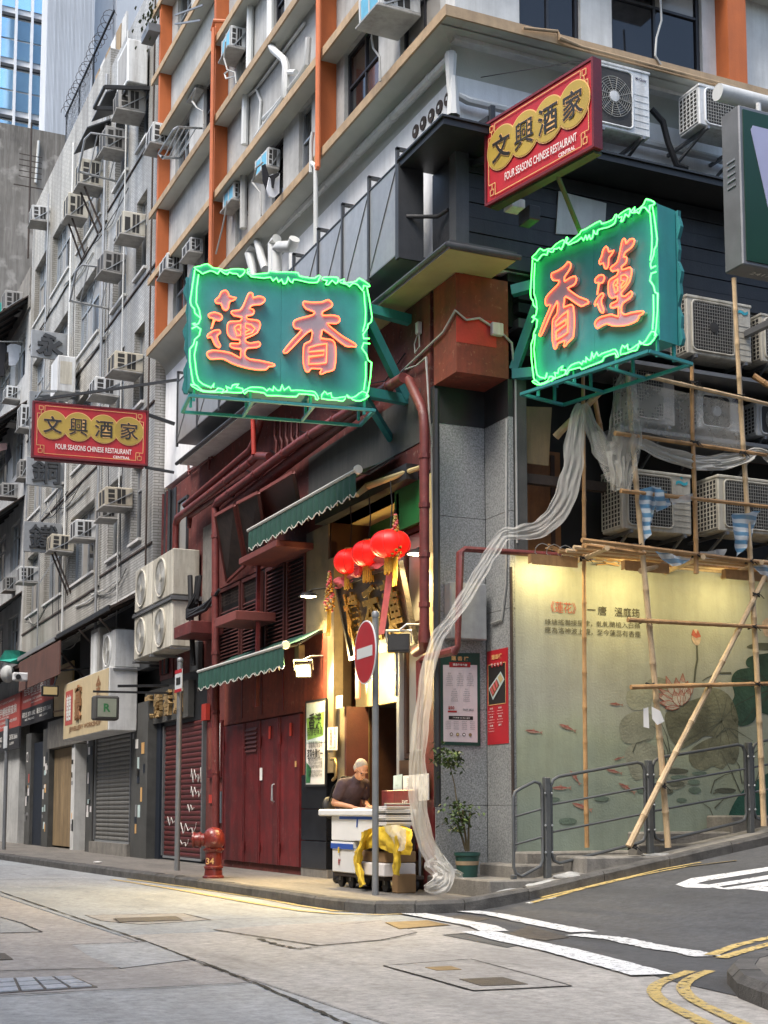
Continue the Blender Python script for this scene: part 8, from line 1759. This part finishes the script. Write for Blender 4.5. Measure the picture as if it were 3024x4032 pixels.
cloth3([[U_(1430,3285,.3),U_(1500,3248,.3),U_(1560,3242,.3),U_(1618,3262,.3)],[U_(1425,3290,.05),U_(1495,3258,.02),U_(1560,3252,.02),U_(1622,3275,.03)],[U_(1420,3320),U_(1490,3310,-.01),U_(1550,3320,-.02),U_(1622,3330)],[U_(1412,3352,.02),U_(1485,3335,.01),U_(1545,3360,-.01),U_(1615,3370,.02)]],'back_panel','yellow_cloth',t)
def sleeve(px,w_,nm):
    P=[U_(x,y,-.02) for x,y in dense(px,7)]; R=[w_*(1-.25*i/(len(P)-1)) for i in range(len(P))]; m=MB().tube(P,R,20); m.v=[tuple(V(v)+V((noise.noise(V(v)*15),noise.noise(V(v)*17+V((5,0,0))),.3*noise.noise(V(v)*11)))*.022+V((noise.noise(V(v)*38)*.008,0,0))) for v in m.v]; return m.build(nm,'yellow_cloth',t,True)
for L_,Rr in (([(1423,3277),(1417,3322),(1402,3352),(1393,3397),(1408,3458),(1417,3494)],[(1470,3259),(1437,3322),(1431,3352),(1424,3397),(1434,3452),(1443,3479)]),([(1546,3292),(1546,3352),(1549,3400),(1550,3442)],[(1587,3292),(1582,3352),(1577,3400),(1573,3448)])):
    cloth3([[U_(*p,-.01),U_(p[0]*.7+q[0]*.3,p[1]*.7+q[1]*.3,-.075),U_(p[0]*.35+q[0]*.65,p[1]*.35+q[1]*.65,-.05),U_(*q,.0)] for p,q in zip(L_,Rr)],'sleeve','yellow_cloth',t,9,.010)
cloth3([[U_(1505,3255,-.04),U_(1560,3245,-.04),U_(1600,3262,-.04)],[U_(1540,3300,-.05),U_(1575,3300,-.06),U_(1600,3310,-.05)],[U_(1562,3350,-.05),U_(1580,3352,-.06),U_(1596,3340,-.05)]],'clear_bag','plastic_clear',t)
# ------------------------------------------------ the man
def capsule(mb,a,b,ra,rb,n=14):
    a=V(a); b=V(b); d=(b-a); L_=d.length; d.normalize(); P=[];R=[]
    for q in (-90,-60,-30,0): P.append(a+d*(ra*math.sin(rad(q)))); R.append(max(.001,ra*math.cos(rad(q))))
    for q in (0,30,60,90): P.append(b+d*(rb*math.sin(rad(q)))); R.append(max(.001,rb*math.cos(rad(q))))
    return mb.tube(P,R,n)
mo=uX(1358,3200,-.30); mo.z=0.0; fd=V((.22,-.975,0)).normalized(); rd=fd.cross(UZ)
def mp(f,r,z): return mo+fd*f+rd*r+UZ*z
def ell(mb,c,rf,rr,rz_,tilt=0.0,nu=16,nv=12):
    t0=MB().sphere((0,0,0),1,nu,nv); ct_,st_=math.cos(tilt),math.sin(tilt)
    mb.add([c+fd*(v[0]*rf*ct_+v[2]*rz_*st_)+rd*(v[1]*rr)+UZ*(-v[0]*rf*st_+v[2]*rz_*ct_) for v in t0.v],t0.f)
body=MB()
ell(body,mp(.0,0,.92),.12,.16,.16); ell(body,mp(.07,0,1.09),.125,.16,.2,.4); ell(body,mp(.15,0,1.25),.125,.18,.17,.55); capsule(body,mp(.21,.13,1.325),mp(.21,-.13,1.325),.065,.065)
capsule(body,mp(.24,0,1.345),mp(.32,0,1.43),.055,.052)
hc=mp(.365,0,1.495); TL=.72
def hd_(f,r,z): ct_,st_=math.cos(TL),math.sin(TL); return hc+fd*(f*ct_+z*st_)+rd*r+UZ*(-f*st_+z*ct_)
ell(body,hd_(-.015,0,.035),.098,.078,.092,TL); ell(body,hd_(.025,0,-.045),.068,.060,.075,TL); ell(body,hd_(.065,0,-.085),.032,.036,.028,TL)
capsule(body,hd_(.088,0,.01),hd_(.112,0,-.032),.010,.017); ell(body,hd_(.083,0,.028),.02,.055,.012,TL); ell(body,hd_(.088,0,-.065),.014,.026,.011,TL)
for s_ in (-1,1): ell(body,hd_(-.012,.078*s_,-.01),.020,.010,.034,TL+.2); ell(body,hd_(.062,.036*s_,-.02),.025,.022,.022,TL)
def arm(s_,el,wr,hv):
    sh=mp(.20,.185*s_,1.315); capsule(body,sh,el,.052,.042); capsule(body,el,wr,.042,.027); hd2=(V(hv)-V(wr)).normalized(); pl=wr+hd2*.05; sd2=hd2.cross(UZ).normalized()
    body.obox(wr+hd2*.055,hd2,sd2,hd2.cross(sd2),.085,.075,.026)
    for k,(o_,L_) in enumerate(((-.030,.062),(-.010,.075),(.010,.07),(.029,.055))):
        a=wr+hd2*.09+sd2*o_; b=a+hd2*L_*.5-UZ*.008; c_=b+hd2*L_*.4-UZ*.022; capsule(body,a,b,.0095,.0088,8); capsule(body,b,c_,.0088,.0078,8)
    th=wr+hd2*.03+sd2*(-.038*s_); b=th+hd2*.045-sd2*(.02*s_)-UZ*.006; capsule(body,th,b,.012,.010,8); capsule(body,b,b+hd2*.03-UZ*.012,.010,.008,8)
arm(1,mp(.10,.245,1.06),mp(.36,.14,1.01),mp(.48,.09,.99)); arm(-1,mp(.14,-.23,1.07),mp(.40,-.10,1.02),mp(.51,-.06,1.01))
for s_ in (-1,1): capsule(body,mp(0,.09*s_,.86),mp(.02,.095*s_,.46),.085,.058); capsule(body,mp(.02,.095*s_,.46),mp(-.02,.1*s_,.08),.056,.038); capsule(body,mp(-.04,.1*s_,.045),mp(.13,.115*s_,.03),.04,.032)
def remesh(o,vox,sm=4):
    r=o.modifiers.new('surface','REMESH'); r.mode='VOXEL'; r.voxel_size=vox; r.use_smooth_shade=True; s_=o.modifiers.new('soften','SMOOTH'); s_.factor=.5; s_.iterations=sm
man=body.build('person','skin',None,True); remesh(man,.0065,3); tag(man,'person in a dark polo shirt bending over newspapers on the trolley','person')
sh=MB(); ell(sh,mp(.0,0,.90),.140,.178,.13); ell(sh,mp(.065,0,1.07),.15,.180,.21,.4); ell(sh,mp(.145,0,1.24),.148,.198,.18,.55); capsule(sh,mp(.20,.14,1.32),mp(.20,-.14,1.32),.078,.078)
for s_,el in ((1,mp(.10,.245,1.06)),(-1,mp(.14,-.23,1.07))): a=mp(.20,.185*s_,1.315); capsule(sh,a,a.lerp(el,.62),.076,.070)
capsule(sh,mp(.235,0,1.35),mp(.27,0,1.385),.075,.066)
o=sh.build('polo_shirt','shirt',man,True); remesh(o,.011,3)
tr=MB(); ell(tr,mp(0,0,.86),.135,.172,.12)
for s_ in (-1,1): capsule(tr,mp(0,.09*s_,.84),mp(.02,.095*s_,.46),.098,.078); capsule(tr,mp(.02,.095*s_,.46),mp(-.02,.1*s_,.09),.076,.068)
o=tr.build('trousers','trousers',man,True); remesh(o,.012,3)
hr=MB(); ell(hr,hd_(-.035,0,.055),.098,.083,.085,TL); ell(hr,hd_(-.068,0,.0),.058,.080,.075,TL); ell(hr,hd_(-.03,.06,.0),.03,.03,.05,TL); ell(hr,hd_(-.03,-.06,.0),.03,.03,.05,TL)
o=hr.build('hair','hair_white',man,True); remesh(o,.008,2)
for s_ in (-1,1):
    MB().sphere(hd_(.077,.034*s_,.008),.011,8,6).build('eye','ink',man,True)
    MB().tube([hd_(.094,.034*s_,.008)+(UZ*math.cos(q)+rd*math.sin(q))*.021 for q in [2*math.pi*j/14 for j in range(14)]],.0022,4,True).build('spectacle_rim','dark_frame',man)
    MB().tube([hd_(.09,.056*s_,.012),hd_(.04,.078*s_,.014),hd_(-.01,.083*s_,.005)],.0022,4).build('spectacle_arm','dark_frame',man)
    sh_=MB(); capsule(sh_,mp(-.05,.1*s_,.05),mp(.15,.115*s_,.04),.052,.045); o=sh_.build('shoe','black_rubber',man,True); remesh(o,.012,2)
# shoulder bag behind his back and folded paper in his hands
t=thing('shoulder_bag','dark shoulder bag slung on the back of the person at the trolley','bag',mp(-.2,.1,.95)); m=MB(); ell(m,mp(-.19,.12,1.0),.06,.11,.15,-.2); m.build('bag_body','black_rubber',t,True); MB().tube([mp(-.16,.14,1.10),mp(-.02,.18,1.27),mp(.14,.14,1.41),mp(.18,.0,1.40)],.012,6).build('strap','black_rubber',t,True)
t=thing('folded_newspaper','open folded newspaper held in both hands of the person','newspaper',mp(.52,.05,.98)); cen=mp(.56,.03,.985); MB().obox(cen,fd,rd,UZ,.26,.3,.012).build('pages','paper',t); MB().obox(cen+UZ*.013+fd*.03,fd,rd,UZ,.2,.26,.008).build('top_page','card_white',t)
# brass handle on the jamb and stainless rail
part(MB().tube([uX(x,y,-.1) for x,y in [(1303,2990),(1320,2990),(1324,3010),(1322,3060),(1310,3072)]],.022,8),'brass_handle','brass',None,True)
